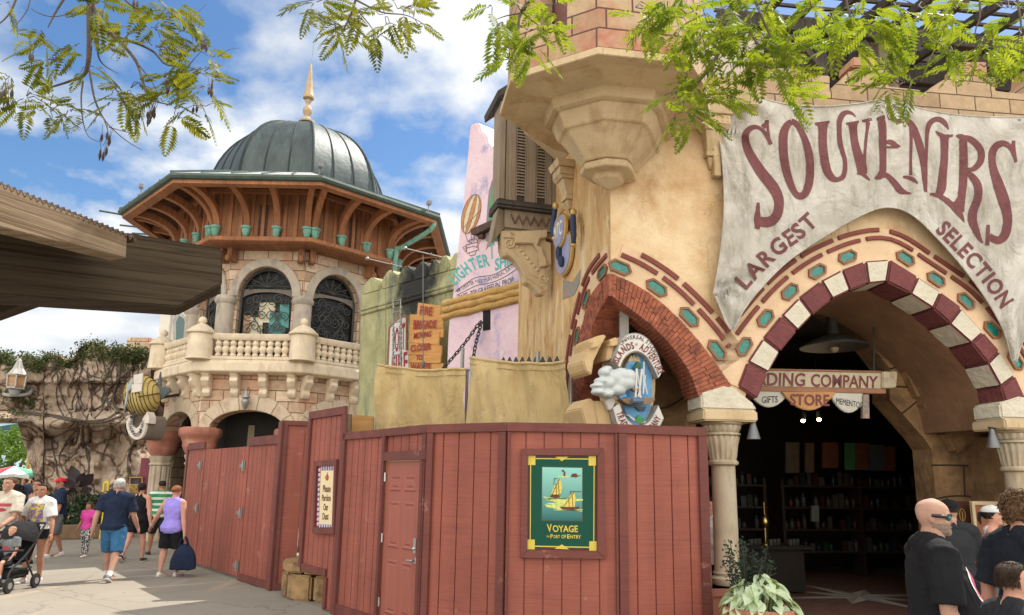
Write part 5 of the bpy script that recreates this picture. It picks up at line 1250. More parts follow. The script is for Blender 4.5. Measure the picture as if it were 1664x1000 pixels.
# dark notice boards by the far column
bd_ = thing('menu_board','dark wooden board with gold crest leaning in front of the brown rock wall','board',F(1570,960,RD + .5))
q = MB(); a = F(1556,880,RD + .45); b = F(1588,880,RD + .45); q.prism([V((a.x,a.y,0)),V((b.x,b.y,0)),V((b.x,b.y,F(1588,815,RD + .45).z)),V((a.x,a.y,F(1556,815,RD + .45).z))],-FP.n * .06); q.build('panel',mat('red_brown_board',(.10,.035,.02),.5,.2,5,.1,30),bd_)
q = MB(); c_ = F(1564,837,RD + .455)
for k in range(16):
 a0,a1 = 2 * pi * k / 16,2 * pi * (k + 1) / 16
 q.bar(c_ + fd * .045 * cos(a0) + V((0,0,.085 * sin(a0))),c_ + fd * .045 * cos(a1) + V((0,0,.085 * sin(a1))),.012,.008,FP.n)
q.bar(c_ - V((0,0,.12)),c_ + V((0,0,.05)),.012,.008,FP.n); q.build('gold_crest',m_gold,bd_)
pb = thing('framed_poster','cream framed orange poster standing behind the woman in the white cap','poster',F(1600,960,RD + .7))
q = MB(); a = F(1586,880,RD + .7); b = F(1640,880,RD + .7); zt2 = F(1600,815,RD + .7).z
for ua_,ub_,z0,z1 in ((0,1,zt2 - .05,zt2),(0,1,.25,.3),(0,.08,.3,zt2 - .05),(.92,1,.3,zt2 - .05)):
 p0,p1 = a.lerp(b,ua_),a.lerp(b,ub_); q.prism([V((p0.x,p0.y,z0)),V((p1.x,p1.y,z0)),V((p1.x,p1.y,z1)),V((p0.x,p0.y,z1))],-FP.n * .05)
q.build('frame',m_cream,pb)
q = MB(); q.prism([V((a.x,a.y,.28)) - FP.n * .02,V((b.x,b.y,.28)) - FP.n * .02,V((b.x,b.y,zt2 - .02)) - FP.n * .02,V((a.x,a.y,zt2 - .02)) - FP.n * .02],-FP.n * .02); q.build('print',mat('orange_print',(.36,.14,.07),.6,.2,3,0),pb)
# ================================================================== pink painted building
def pinkmat():
 m,t,b = newmat('pink_limewash'); co = nd(t,'ShaderNodeTexCoord').outputs['Object']
 c = mixc(t,ramp(t,tnoise(t,co,1.2,6,.65),.3,.7),(.66,.46,.52),(.76,.60,.63))
 s_ = nd(t,'ShaderNodeSeparateXYZ'); t.links.new(co,s_.inputs[0])
 c = mixc(t,ramp(t,tnoise(t,co,1.6,6,.7),.52,.70),c,(.30,.29,.47))
 t.links.new(c,b.inputs['Base Color']); b.inputs['Roughness'].default_value = .9; b.inputs['Specular IOR Level'].default_value = .2
 bump(t,b,tnoise(t,co,6,5,.65),.5,.04); return m
m_pink = pinkmat()
pd = V((-.64,.77,0)).normalized()
PP = Plane(atY(850,560,13.3),pd)
pk = thing('pink_building','narrow pink lime-washed building with painted airship advert and yellow log moulding','building',(PP.P.x,PP.P.y,0))
def Pk(x,y,o=0): return PP.at(x,y,o)
ptop = [(727,545),(730,505),(735,478),(740,430),(746,375),(752,325),(758,262),(762,215),(764,204),(768,199),(774,199),(778,203),(780,213),(786,216),(790,222),(792,234),(798,239),(806,236),(816,228),(840,222),(870,222)]
a = Pk(724,600); b = Pk(870,600)
q = MB(); q.prism([V((a.x,a.y,0))] + [Pk(x,y) for x,y in ptop] + [V((b.x,b.y,0))],-PP.n * .7); q.build('wall',m_pink,pk,bevel=.05,smooth=True)
m_log = mat('ochre_log_moulding',(.46,.28,.09),.8,.3,5,.4,12,st=(1,1,4))
q = MB()
for k,(yl,yr) in enumerate(((494,462),(504,473),(515,484))):
 pts = [Pk(722 + (866 - 722) * i / 12,yl + (yr - 3 - yl) * i / 12 + .8 * sin(i * 1.7 + k),.05 - .03 * (k == 2)) for i in range(13)]
 q.tube(pts,[.075 + .008 * sin(i * 2.1 + k) for i in range(13)],10)
q.build('log_moulding',m_log,pk,smooth=True)
wn = [(790,392),(792,345),(795,312),(800,294),(808,284),(818,284),(828,300),(832,392)]
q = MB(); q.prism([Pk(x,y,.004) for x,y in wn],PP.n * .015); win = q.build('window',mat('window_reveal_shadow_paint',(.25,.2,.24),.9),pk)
q = MB()
for pts in ([(797,392),(798,345),(801,312),(806,296),(812,290),(813,300),(808,310),(804,330),(803,392)],[(803,352),(830,348),(830,353),(803,357)],[(812,292),(826,300),(830,392),(824,392),(822,310),(812,300)]): q.prism([Pk(x,y,.02) for x,y in pts],PP.n * .04)
q.build('frame',mat('bright_green_frame',(.03,.36,.08),.5,.1,6,.1,20),win)
q = MB(); q.prism([Pk(x,y,.02) for x,y in ((804,392),(804,330),(812,300),(824,330),(824,392))],PP.n * .008); q.build('pane',flat('dim_green_glass',(.03,.12,.07),.15),win)
q = MB(); q.prism([Pk(x,y) for x,y in ((772,376),(806,361),(840,346),(840,360),(806,372),(782,384),(774,384))],PP.n * .14); q.prism([Pk(x,y) for x,y in ((781,385),(790,381),(790,388),(783,390))],PP.n * .1); q.build('window_sill',mat('dark_brown_timber',(.085,.045,.035),.8,.3,6,.3,20),pk,bevel=.01)
hole = [(785,503),(797,500),(797,536),(785,538)]
q = MB(); q.prism([Pk(x,y,.003) for x,y in hole],PP.n * .006); q.build('vent_opening',flat('opening_black',(.01,.01,.012),.9),pk)
# painted airship and lettering
m_teal = mat('teal_wall_paint',(.10,.40,.38),.7,.15,10,.1,30); m_slate = mat('slate_wall_paint',(.07,.10,.14),.7,.2,10,.1,30)
m_bor = mat('faded_orange_wall_paint',(.46,.22,.10),.8,.2,14,.2,30); m_bcr = mat('faded_cream_wall_paint',(.62,.52,.36),.8,.2,14,.2,30); m_bln = mat('sepia_wall_paint',(.19,.10,.06),.8,.2,14,.1,30)
def bal(a0,r):
 cx_,cy_ = 765.5,348; ux_,uy_ = -.26,.966; vx_,vy_ = .966,.2
 return (cx_ + ux_ * 33 * r * a0[1] + vx_ * 14.5 * r * a0[0],cy_ + uy_ * 33 * r * a0[1] + vy_ * 14.5 * r * a0[0])
ring = lambda f0,f1: [bal((sin(t_) * f1 if True else 0,-cos(t_)),1) for t_ in [pi * i / 12 for i in range(13)]] + [bal((sin(t_) * f0,-cos(t_)),1) for t_ in [pi * i / 12 for i in range(12,-1,-1)]]
for mi_,rngs in ((m_bor,((-1,-.62),(-.15,.3),(.7,1))),(m_bcr,((-.62,-.15),(.3,.7)))):
 q = MB()
 for f0,f1 in rngs: q.prism([Pk(x,y,.004) for x,y in ring(f0,f1)[1:-1]],PP.n * .002)
 q.build('painted_balloon',mi_,pk)
q = MB()
for f in (-1,-.62,-.15,.3,.7,1): q.tube([Pk(*bal((sin(t_) * f,-cos(t_)),1),.006) for t_ in [pi * i / 12 for i in range(13)]],.006,4)
for pts in ([(752,372),(781,342)],[(756,380),(760,392),(768,396)],[(765,381),(767,394)],[(771,378),(770,394)],[(757,398),(776,394),(778,406),(759,412),(757,398)],[(762,412),(764,416),(772,414),(774,408)],[(752,402),(757,410),(758,400),(752,402)],[(776,394),(778,384),(780,392),(774,402)],[(760,393),(764,390),(774,388),(776,394)],[(756,404),(770,400),(778,404)]):
 q.tube([Pk(x,y,.006) for x,y in pts],.007,4)
q.build('painted_outline',m_bln,pk)
q = MB()
text_arc(q,'LIGHTER',[(739,464),(757,448),(774,437),(797,431)],20,lambda x,y: Pk(x,y,.006),.03)
text_quad(q,'T',[(796,421),(803,419),(803,392),(794,396)],PP,.006,.03)
text_quad(q,'SHIP',[(804,440),(836,428),(836,406),(804,421)],PP,.006,.03)
q.build('painted_lettering',m_teal,pk)
q = MB()
text_arc(q,'AIR CHARTER',[(743,476),(757,468),(771,461)],6.2,lambda x,y: Pk(x,y,.006),.0)
text_arc(q,'ISLE TOURS',[(776,460),(788,459),(800,454)],6.2,lambda x,y: Pk(x,y,.006),.0)
text_arc(q,'AERIAL SURVEY',[(804,454),(822,444),(840,431)],6.2,lambda x,y: Pk(x,y,.006),.0)
text_quad(q,'CAPT. ZEP GRAFFELIN, PROP.',[(743.5,489),(836,459),(836,449),(743.5,480)],PP,.006,.008)
for pts in ([(740,474),(760,459),(774,451),(800,447),(820,437),(842,422)],[(742,480),(758,472),(775,464),(800,459),(822,449),(844,434)]): q.tube([Pk(x,y,.006) for x,y in spline(pts,5)],.006,4)
for x,y in ((773.5,457),(802,451)): q.ball(Pk(x,y,.006),.018,.006,.018,6,4)
q.build('painted_lettering',m_slate,pk)
# chain from the vent opening
m_iron = flat('dark_iron',(.03,.03,.03),.5)
def chain(pts,lab):
 q = MB(); L = 0; pts = [V(p) for p in pts]; tot = sum((b_ - a_).length for a_,b_ in zip(pts,pts[1:])); n_ = int(tot / .085)
 flatp = spline([tuple(p) for p in pts],30); cum = [0]
 for a_,b_ in zip(flatp,flatp[1:]): cum.append(cum[-1] + (V(a_) - V(b_)).length)
 def at(s_):
  for i in range(len(cum) - 1):
   if cum[i + 1] >= s_: return V(flatp[i]).lerp(V(flatp[i + 1]),(s_ - cum[i]) / ((cum[i + 1] - cum[i]) or 1))
  return V(flatp[-1])
 for k in range(n_):
  s_ = cum[-1] * (k + .5) / n_; c = at(s_); tn = (at(min(cum[-1],s_ + .02)) - at(max(0,s_ - .02))).normalized(); sd_ = tn.cross(PP.n).normalized() if k % 2 == 0 else PP.n
  ring = [c + tn * (.06 * cos(2 * pi * i / 10)) + sd_ * (.034 * sin(2 * pi * i / 10)) for i in range(11)]
  q.tube(ring,.012,5,cap=False)
 o = q.build('iron_chain',m_iron,smooth=True); tag(o,lab,'chain')
p_ = Pk(781,522,.12)
chain([p_,Pk(752,562,.5),Pk(716,604,.9)],'black iron chain slanting down to the left across the pink wall')
chain([p_ + V((.02,0,-.03)),Pk(773,560,.35),Pk(766,604,.5)],'black iron chain hanging nearly straight down the pink wall')
# ================================================================== burnt green wall with battlements
def greenmat():
 m,t,b = newmat('mossy_green_render'); co = nd(t,'ShaderNodeTexCoord').outputs['Object']
 c = mixc(t,ramp(t,tnoise(t,co,1.6,6,.65),.3,.7),(.27,.27,.12),(.46,.43,.24)); c = mixc(t,ramp(t,tnoise(t,co,1,6,.7,(2.2,2.2,.8)),.50,.68),c,(.16,.165,.125))
 # soot burn with a shape of its own
 mp = nd(t,'ShaderNodeMapping'); cpt = GP2.at(676,462); mp.inputs['Location'].default_value = (-cpt.x,-cpt.y,-cpt.z); t.links.new(co,mp.inputs[0])
 ln_ = nd(t,'ShaderNodeVectorMath',operation='LENGTH'); t.links.new(mp.outputs[0],ln_.inputs[0])
 ns = nd(t,'ShaderNodeMath',operation='MULTIPLY_ADD'); t.links.new(tnoise(t,co,2.4,5,.65),ns.inputs[0]); ns.inputs[1].default_value = .55; l4 = nd(t,'ShaderNodeMath',operation='MULTIPLY'); l4.inputs[1].default_value = .38; t.links.new(ln_.outputs['Value'],l4.inputs[0]); t.links.new(l4.outputs[0],ns.inputs[2])
 c = mixc(t,ramp(t,ns.outputs[0],.50,.80,(1,1,1),(0,0,0)),c,(.02,.02,.018))
 t.links.new(c,b.inputs['Base Color']); b.inputs['Roughness'].default_value = .92; bump(t,b,tnoise(t,co,12,5,.65),.5,.03); return m
GP2 = Plane(atY(740,520,16.3),pd)
m_green = greenmat()
gw = thing('battlement_wall','mossy green rendered wall with pointed battlements and a black burn mark','wall',(GP2.P.x,GP2.P.y,0))
def Gw(x,y,o=0): return GP2.at(x,y,o)
a = Gw(588,620); b = Gw(760,600)
top = lambda x: 472 + (x - 595) * (432 - 472) / (740 - 595)
pts = [V((a.x,a.y,0)),Gw(588,top(588))]
q = MB(); q.prism([V((a.x,a.y,0)),Gw(588,top(588) + 6),Gw(760,top(760) + 6),V((b.x,b.y,0))],-GP2.n * .5); q.build('wall',m_green,gw)
xs = [(590,616,20),(620,643,24),(647,669,24),(672,694,24),(696,712,22),(713,728,24),(730,752,24)]
for x0,x1,h in xs:
 q = MB(); t0 = top((x0 + x1) / 2)
 q.prism([Gw(x0,top(x0) + 7),Gw(x0,top(x0) - h * .45),Gw(x0 + (x1 - x0) * .3,t0 - h * .8),Gw((x0 + x1) / 2,t0 - h),Gw(x1 - (x1 - x0) * .3,t0 - h * .85),Gw(x1,top(x1) - h * .5),Gw(x1,top(x1) + 7)],-GP2.n * .5)
 q.build('merlon',m_green,gw,bevel=.04,smooth=True)
q = MB()
for dy_ in (30,36): q.tube([Gw(588 + 160 * i / 8,top(588 + 160 * i / 8) + dy_,.02) for i in range(9)],.05,8)
q.build('string_course',m_green,gw,smooth=True)
# small metal spot arms on the battlements
q = MB()
for x,y in ((630,428),(694,412)):
 p = Gw(x,y,.4); q.tube([p + V((-.5,-.1,.08)),p + V((.35,.1,-.06))],.014,6); q.ball(p + V((-.5,-.1,.08)),.05); q.tube([p + V((.1,0,0)),Gw(x + 8,y + 14,0)],.018,6)
q.build('spotlight_arm',m_galv,gw)
# ---- fire signs
SGN = Off(GP2,.55)
m_plank = woodmat('orange_sign_plank',(.46,.21,.055),(.64,.34,.11),'u',.6,26,.4,.4)
m_rsig = mat('crimson_sign_paint',(.28,.025,.03),.6,.15,8,.1,30)
fs_ = thing('plank_sign','orange plank sign painted Fire Brigade Moving Closer To Water on the green wall','sign',SGN.at(692,600))
zf = lambda pts: zm_(pts,610,480,.14)
for k,pts in enumerate(([(495,85),(762,122),(745,285),(478,255)],[(400,222),(790,225),(785,380),(395,390)],[(395,395),(745,425),(735,580),(388,545)],[(390,380),(790,385),(785,490),(392,480)],[(392,550),(770,585),(765,700),(385,690)],[(385,695),(760,700),(750,790),(385,780)],[(385,785),(790,790),(780,900),(380,900)])):
 q = MB(); q.prism([SGN.at(x,y,.012 * (k % 3) + .004) for x,y in zf(pts)],-GP2.n * .03); q.build('plank',m_plank,fs_,bevel=.004)
q = MB()
for s_,qd in (('FIRE',[(512,222),(655,236),(665,135),(522,118)]),('BRIGADE',[(438,390),(700,372),(712,285),(445,285)]),('MOVING',[(440,505),(640,478),(652,412),(450,435)]),('CLOSER',[(405,655),(640,625),(645,550),(410,575)]),('TO',[(470,752),(540,750),(545,690),(475,690)]),('WATER',[(400,870),(640,862),(645,780),(408,790)])):
 text_quad(q,s_,zf(qd),SGN,.045,.025)
q.build('lettering',m_rsig,fs_)
ps = thing('arched_sign','white board with brown frame and tall red letters Port Fire beside the plank sign','sign',SGN.at(648,600))
q = MB(); q.prism([SGN.at(x,y,.0) for x,y in zf([(125,900),(150,370),(230,290),(300,240),(360,240),(360,640),(395,640),(395,900)])],-GP2.n * .05); q.build('frame',mat('brown_sign_frame',(.24,.10,.05),.7,.2,8,.2,30),ps,bevel=.006)
q = MB(); q.prism([SGN.at(x,y,.02) for x,y in zf([(150,900),(175,385),(240,310),(300,265),(345,262),(345,640),(380,645),(380,900)])],-GP2.n * .03); q.build('board',mat('white_sign_board',(.60,.58,.55),.6,.1,6,.1,30),ps)
q = MB(); text_quad(q,'PORT',zf([(198,670),(340,610),(345,300),(200,400)]),SGN,.026,.02); text_quad(q,'FIRE',zf([(185,900),(378,880),(372,640),(190,712)]),SGN,.026,.02); q.build('lettering',m_rsig,ps)
# rigging posts and cables
q = MB(); m_cable = flat('dull_steel_cable',(.14,.14,.13),.6); q.tube([Gw(627,445,.9),Gw(627,640,.9)],.010,6); tag(q.build('steel_cable',m_cable),'thin upright steel cable left of the white arched sign','cable')
q = MB(); q.tube([Gw(687.5,415,1.0),Gw(687.5,592,1.0)],.012,6); q.ball(Gw(687.5,592,1.0),.04,.04,.09); tag(q.build('steel_cable',m_cable),'thin upright steel cable in front of the plank sign','cable')
q = MB()
for x in (639,651):
 for y in range(500,592,3): q.ball(Gw(x + .8 * sin(y * 1.3),y,.8),.03,.03,.025,5,4)
 q.tube([Gw(x,486,.8),Gw(x,596,.8)],.012,5)
for y in (487,505,522,540,558,575): q.tube([Gw(638,y + 3,.8),Gw(653,y,.8)],.014,5)
tag(q.build('bulb_string',m_galv),'wire frame strung with small clear bulbs in front of the white arched sign','light string')
# ================================================================== tan tarps behind the hoarding
m_tarp = clothmat('tan_tarpaulin',(.46,.335,.155),(.54,.41,.21),(.38,.275,.13),2.0)
def tarp(TLx,Tly,TRx,TRy,Y0,Y1,lab,seed):
 A = atY(TLx,Tly,Y0); B = atY(TRx,TRy,Y1); q = MB(); nx,nz = 40,14; d_ = V((B.x - A.x,B.y - A.y,0)).normalized(); n_ = V((d_.y,-d_.x,0)); vs = []
 for i in range(nx + 1):
  s_ = i / nx; T = A.lerp(B,s_); sag = .05 * sin(pi * s_)
  for j in range(nz + 1):
   k = j / nz; z = (T.z - sag) * (1 - k) + .25 * k
   o = noise.fractal(V((s_ * 5,z * 1.2,seed)),1,2,3) * .13 + .06 * sin(k * 9 + s_ * 3) * k
   vs.append(V((T.x,T.y,z)) + n_ * o)
 f_ = [(i * (nz + 1) + j,(i + 1) * (nz + 1) + j,(i + 1) * (nz + 1) + j + 1,i * (nz + 1) + j + 1) for i in range(nx) for j in range(nz)]
 q.add(vs,f_)
 t_ = thing('tarpaulin_screen',lab,'tarpaulin',(A.x,A.y,0),0,'tarpaulin screens behind the hoarding')
 sh = q.build('sheet',m_tarp,t_,smooth=True,recalc=False,sharp=180)
 q = MB(); top_ = [vs[i * (nz + 1)] for i in range(nx + 1)]; q.tube(top_,.022,6); q.tube([v - V((0,0,.09)) + n_ * .012 for v in top_],.006,5); q.build('hem',m_tarp,sh,smooth=True)
 q = MB()
 for P_ in (A,B): q.tube([V((P_.x,P_.y,0)) - n_ * .05,V((P_.x,P_.y,P_.z - .02)) - n_ * .05],.024,8)
 q.build('post',m_galv,t_)
 return A,B
tarp(614,593,757,600,11.5,10.9,'sagging tan tarpaulin screen left, below the fire signs',1.5)
tarp(763,581,924,589,10.8,9.7,'higher tan tarpaulin screen right, beside the brick arch',7.5)
# iron spikes behind the right tarp
A = atY(818,592,11.2); B = atY(905,592,10.2); q = MB()
for k in range(9):
 p = A.lerp(B,k / 8); q.loft([[p + V((a_ * .055,0,0)) + V((0,b_ * .02,0)) for a_,b_ in ((-1,-1),(1,-1),(1,1),(-1,1))],[p + V((a_ * .008,b_ * .006,.11)) for a_,b_ in ((-1,-1),(1,-1),(1,1),(-1,1))]])
q.bar(A - V((.1,0,.03)),B + V((.1,0,-.03)),.03,.05)
for P_ in (A,B): q.tube([V((P_.x,P_.y,0)),V((P_.x,P_.y,P_.z))],.02,6)
tag(q.build('spiked_railing',m_iron),'black spiked iron railing top showing above the right tarpaulin','railing')
for (x,y0,Y,lab) in ((752,566,11.6,'grey scaffold tube end standing between the two tarpaulins'),(874,572,10.3,'grey scaffold tube end standing above the right tarpaulin')):
 p = atY(x,y0,Y); q = MB(); q.tube([V((p.x,p.y,0)),p],.03,8); q.tube([p - V((.12,0,.35)),p - V((-.12,0,.35))],.02,6); tag(q.build('scaffold_tube',m_galv),lab,'scaffold tube','scaffold tubes behind the tarpaulins')
# plywood crate panel peeping between hoarding and tarp
p = atY(589,678,11.6); q = MB(); q.prism([atY(x,y,11.6) for x,y in ((572,674),(607,677),(607,720),(572,720))],(0,.05,0))
a_ = atY(572,674,11.6); b2 = atY(607,677,11.6); q.prism([V((a_.x,a_.y,0)),V((b2.x,b2.y,0)),V((b2.x,b2.y,2.2)),V((a_.x,a_.y,2.2))],(0,.05,0))
tag(q.build('plywood_panel',woodmat('varnished_ply',(.36,.18,.05),(.48,.26,.09),'u',.5,14,.2)),'varnished orange plywood panel between the tall red panel and the left tarpaulin','panel')
a_ = atY(566,668,11.2); q = MB(); q.box((a_.x,a_.y,a_.z / 2 - .05),.1,.12,a_.z); tag(q.build('timber_post',m_oldwood),'pale timber post behind the tall red panel','post')
# ================================================================== domed octagonal tower
TC = V((-7.186,23.489,0))
def octv(ap,z,k): Rr = ap / cos(pi / 8); an = -pi / 2 + pi / 8 + k * pi / 4; return V((TC.x + Rr * cos(an),TC.y + Rr * sin(an),z))
def octring(ap,z): return [octv(ap,z,k) for k in range(8)]
def fpl(ap,k):
 """plane of face k (0 faces the camera side, spanning vertices k-1 and k)"""
 a,b = octv(ap,0,k - 1),octv(ap,0,k); p = Plane((a + b) / 2,b - a)
 c = (a + b) / 2 - TC
 if p.n.dot(c) < 0: p.n = -p.n
 return p
m_tst = blockmat('tower_block',(.40,.275,.18),(.68,.53,.38),(.17,.09,.06),.72,.30,.014,var=.4,patch=(.56,.33,.21))
m_grst = mat('grey_arch_stone',(.42,.36,.29),.85,.15,2.5,.35,14,stain=(.28,.25,.21),sst=(2,2,1))
m_bal = mat('pale_balcony_stone',(.66,.55,.40),.85,.12,2.5,.3,20,stain=(.50,.39,.28),sst=(3,3,1),sa=.5,sb=.7)
m_cop = mat('verdigris_copper',(.17,.37,.29),.6,.25,6,.25,20,stain=(.07,.16,.13),sst=(4,4,1))
def domemat():
 m,t,b = newmat('patinated_dome_copper'); co = nd(t,'ShaderNodeTexCoord').outputs['Object']
 c = mixc(t,ramp(t,tnoise(t,co,1,6,.68,(2.4,2.4,.5)),.35,.7),(.028,.04,.042),(.065,.09,.085))
 c = mixc(t,ramp(t,tnoise(t,co,1,5,.7,(7,7,.7)),.58,.78),c,(.085,.135,.118))
 t.links.new(c,b.inputs['Base Color']); b.inputs['Metallic'].default_value = .2; b.inputs['Roughness'].default_value = .52
 bump(t,b,tnoise(t,co,3.5,4,.6),.35,.05); return m
m_dome = domemat()
m_rw1 = woodmat('russet_timber',(.26,.10,.045),(.42,.19,.09),'v',.7,18,.4,.6); m_rw2 = woodmat('russet_boarding',(.19,.08,.038),(.32,.145,.07),'v',.75,14,.5,.6)
m_gtrim = mat('dark_verdigris_gutter',(.055,.085,.07),.6,.25,5,.2,20)
tw = thing('domed_tower','octagonal stone tower with copper dome, bracketed timber eave and balustraded balcony','tower',TC)
TY = TC.y - 2.65
zof = lambda y,ap: atY(430,y,TC.y - ap).z
zslab0,zslab1 = 4.62,5.02
zw1 = 8.62
# --- upper wall with arched windows; one wall mesh per tower, arches cut out of each face outline
def archface(ap,k,z0,z1,cxu,half,spring,rise,th,m,name,thin=None):
 pl = fpl(ap,k); hw = ap * tan(pi / 8)
 pts = [pl.pt(-hw,z0),pl.pt(-hw,z1),pl.pt(hw,z1),pl.pt(hw,z0),pl.pt(cxu + half,z0)]
 n_ = 18
 for i in range(n_ + 1):
  t_ = pi * i / n_; pts.append(pl.pt(cxu + half * cos(t_),spring + rise * sin(t_)))
 pts.append(pl.pt(cxu - half,z0))
 q = MB(); q.prism(pts,-pl.n * th); q.build(name,m,tw); return pl
AW = 2.65; hwA = AW * tan(pi / 8)
UHALF = .79; USPR = 7.0; URISE = .90
pls = {}
for k in range(8):
 if k in (0,1,-1 % 8,6): pls[k] = archface(AW,k,zslab1 - .02,zw1,0,UHALF,USPR,URISE,.3,m_tst,'upper_wall')
 else:
  pl = fpl(AW,k); q = MB(); q.prism([pl.pt(-hwA,zslab1 - .02),pl.pt(hwA,zslab1 - .02),pl.pt(hwA,zw1),pl.pt(-hwA,zw1)],-pl.n * .3); q.build('upper_wall',m_tst,tw)
def archband(pl,cxu,spring,r0,r1,rz0,rz1,off,th,m,name,drop=0.0,vous=0):
 q = MB(); n_ = 20
 if vous:
  for i in range(vous):
   a0,a1 = pi * (i + .012) / vous,pi * (i + .988) / vous
   f = lambda r,rz,a: pl.pt(cxu + r * cos(a),spring + rz * sin(a),off)
   aa = [a0 + (a1 - a0) * j / 3 for j in range(4)]
   q.prism([f(r0,rz0,a) for a in aa] + [f(r1,rz1,a) for a in aa[::-1]],pl.n * th)
 else:
  A_ = [pl.pt(cxu + r0 * cos(pi * i / n_),spring + rz0 * sin(pi * i / n_),off) for i in range(n_ + 1)]; B_ = [pl.pt(cxu + r1 * cos(pi * i / n_),spring + rz1 * sin(pi * i / n_),off) for i in range(n_ + 1)]
  q.prism(A_ + B_[::-1],pl.n * th)
 return q.build(name,m,tw,bevel=.015)
def scroll(mb,pl,cu,cz,r0,turns,a0,sgn,off,rad):
 pts = []; n_ = int(16 * turns)
 for i in range(n_ + 1):
  a = a0 + sgn * 2 * pi * turns * i / n_; r = r0 * (1 - .82 * i / n_); pts.append(pl.pt(cu + r * cos(a),cz + r * sin(a),off))
 mb.tube(pts,rad,5)
m_grille = flat('black_wrought_iron',(.07,.068,.066),.6,.2)
m_glass = mat('dark_window_interior',(.016,.018,.018),.5,.5,1.5,0,spec=.25)
for k in (0,1,7,6):
 pl = fpl(AW,k)
 archband(pl,0,USPR,UHALF,UHALF + .25,URISE,URISE + .25,.003,.07,m_grst,'window_arch')
 # grille: frame, transom with fanlight, scrolls
 q = MB(); off = -.2; zt2 = USPR + .12; z0 = zslab1
 fr_ = [pl.pt(UHALF * .96 * cos(pi * i / 20),USPR + URISE * .96 * sin(pi * i / 20),off) for i in range(21)]
 q.tube([pl.pt(UHALF * .96,z0,off)] + fr_ + [pl.pt(-UHALF * .96,z0,off)],.035,6)
 rngk = random.Random(40 + k)
 for sx in (-1,1):
  for i in range(3):
   for j in range(5):
    cu = sx * (.13 + .19 * i); cz = z0 + .2 + .42 * j + .1 * (i % 2)
    scroll(q,pl,cu,cz,.15 + rngk.uniform(-.02,.03),1.4,rngk.uniform(0,6.28),sx * (1 if (i + j) % 2 else -1),off,.014)
  q.tube([pl.pt(*p,off) for p in spline([(sx * .05,z0),(sx * .3,z0 + .5),(sx * .12,z0 + 1.0),(sx * .4,z0 + 1.5),(sx * .2,z0 + 1.75)],6)],.016,5)
  q.tube([pl.pt(*p,off) for p in spline([(sx * .55,z0),(sx * .35,z0 + .4),(sx * .55,z0 + .9),(sx * .3,z0 + 1.4),(sx * .05,z0 + 1.7)],6)],.014,5)
 for i in range(7):
  a = pi * (i + .5) / 7; q.tube([pl.pt(*p,off) for p in spline([(0,zt2 + .22),(.3 * cos(a + .2),zt2 + .22 + .2 * sin(a)),(UHALF * .9 * cos(a),USPR + .2 + (URISE - .25) * sin(a))],5)],.012,5)
  cu,cz = UHALF * .66 * cos(a),USPR + .22 + (URISE - .36) * .78 * sin(a); scroll(q,pl,cu,cz,.07,1,a,1,off,.011)
 q.build('window_grille',m_grille,tw)
 q = MB(); q.prism([pl.pt(-UHALF,zt2 - .22,off - .02)] + [pl.pt(UHALF * cos(t_) * -1,zt2 - .2 + .28 * sin(t_),off - .02) for t_ in [pi * i / 10 for i in range(11)]] + [pl.pt(UHALF,zt2 - .22,off - .02)] + [pl.pt(UHALF * .985,zt2 + .16,off - .02),pl.pt(-UHALF * .985,zt2 + .16,off - .02)][::1],-pl.n * .05)
 q.build('window_transom',mat('old_grey_timber',(.17,.145,.12),.85,.2,6,.3,20),tw)
 q = MB(); q.prism([pl.pt(-UHALF,zslab1,-.32),pl.pt(UHALF,zslab1,-.32),pl.pt(UHALF,USPR + .2,-.32),pl.pt(UHALF * .7,USPR + URISE * .8,-.32),pl.pt(0,USPR + URISE + .05,-.32),pl.pt(-UHALF * .7,USPR + URISE * .8,-.32),pl.pt(-UHALF,USPR + .2,-.32)],-pl.n * .03)
 q.build('window_pane',m_glass,tw)
 if k == 0:
  q = MB()
  for i,(u,z,ww,hh) in enumerate(((-.28,6.0,.4,.9),(.32,6.15,.5,.9),(-.55,6.1,.25,.8),(.0,6.6,.5,.6),(.5,6.5,.3,.7))):
   q.mi = i % 3; q.prism([pl.pt(u - ww / 2,z - hh / 2,-.285 - .004 * i),pl.pt(u + ww / 2,z - hh / 2,-.285 - .004 * i),pl.pt(u + ww * .4,z + hh / 2,-.285 - .004 * i),pl.pt(u - ww * .5,z + hh / 2,-.285 - .004 * i)],-pl.n * .003)
  q.build('stained_glass',[mat('cream_glass',(.6,.55,.38),.3,.3,4,0),mat('teal_glass',(.06,.26,.24),.2,.3,4,0),mat('amber_glass',(.42,.24,.12),.3,.3,4,0)],tw)
# dark core so openings read deep
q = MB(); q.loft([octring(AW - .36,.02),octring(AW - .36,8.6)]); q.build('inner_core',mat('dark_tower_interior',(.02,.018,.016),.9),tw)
# corner pilaster columns between the arches
for k in (-2,-1,0,1):
 c = octv(AW + .03,0,k); q = MB(); q.lathe([(.255,zslab1),(.25,USPR - .27),(.25,USPR - .26)],c,20); q.build('pilaster',m_grst,tw,smooth=True)
 q = MB(); q.lathe([(.25,USPR - .262),(.31,USPR - .2),(.32,USPR - .12),(.30,USPR - .09),(.27,USPR - .02)],c,20); q.build('capital',m_grst,tw,smooth=True)
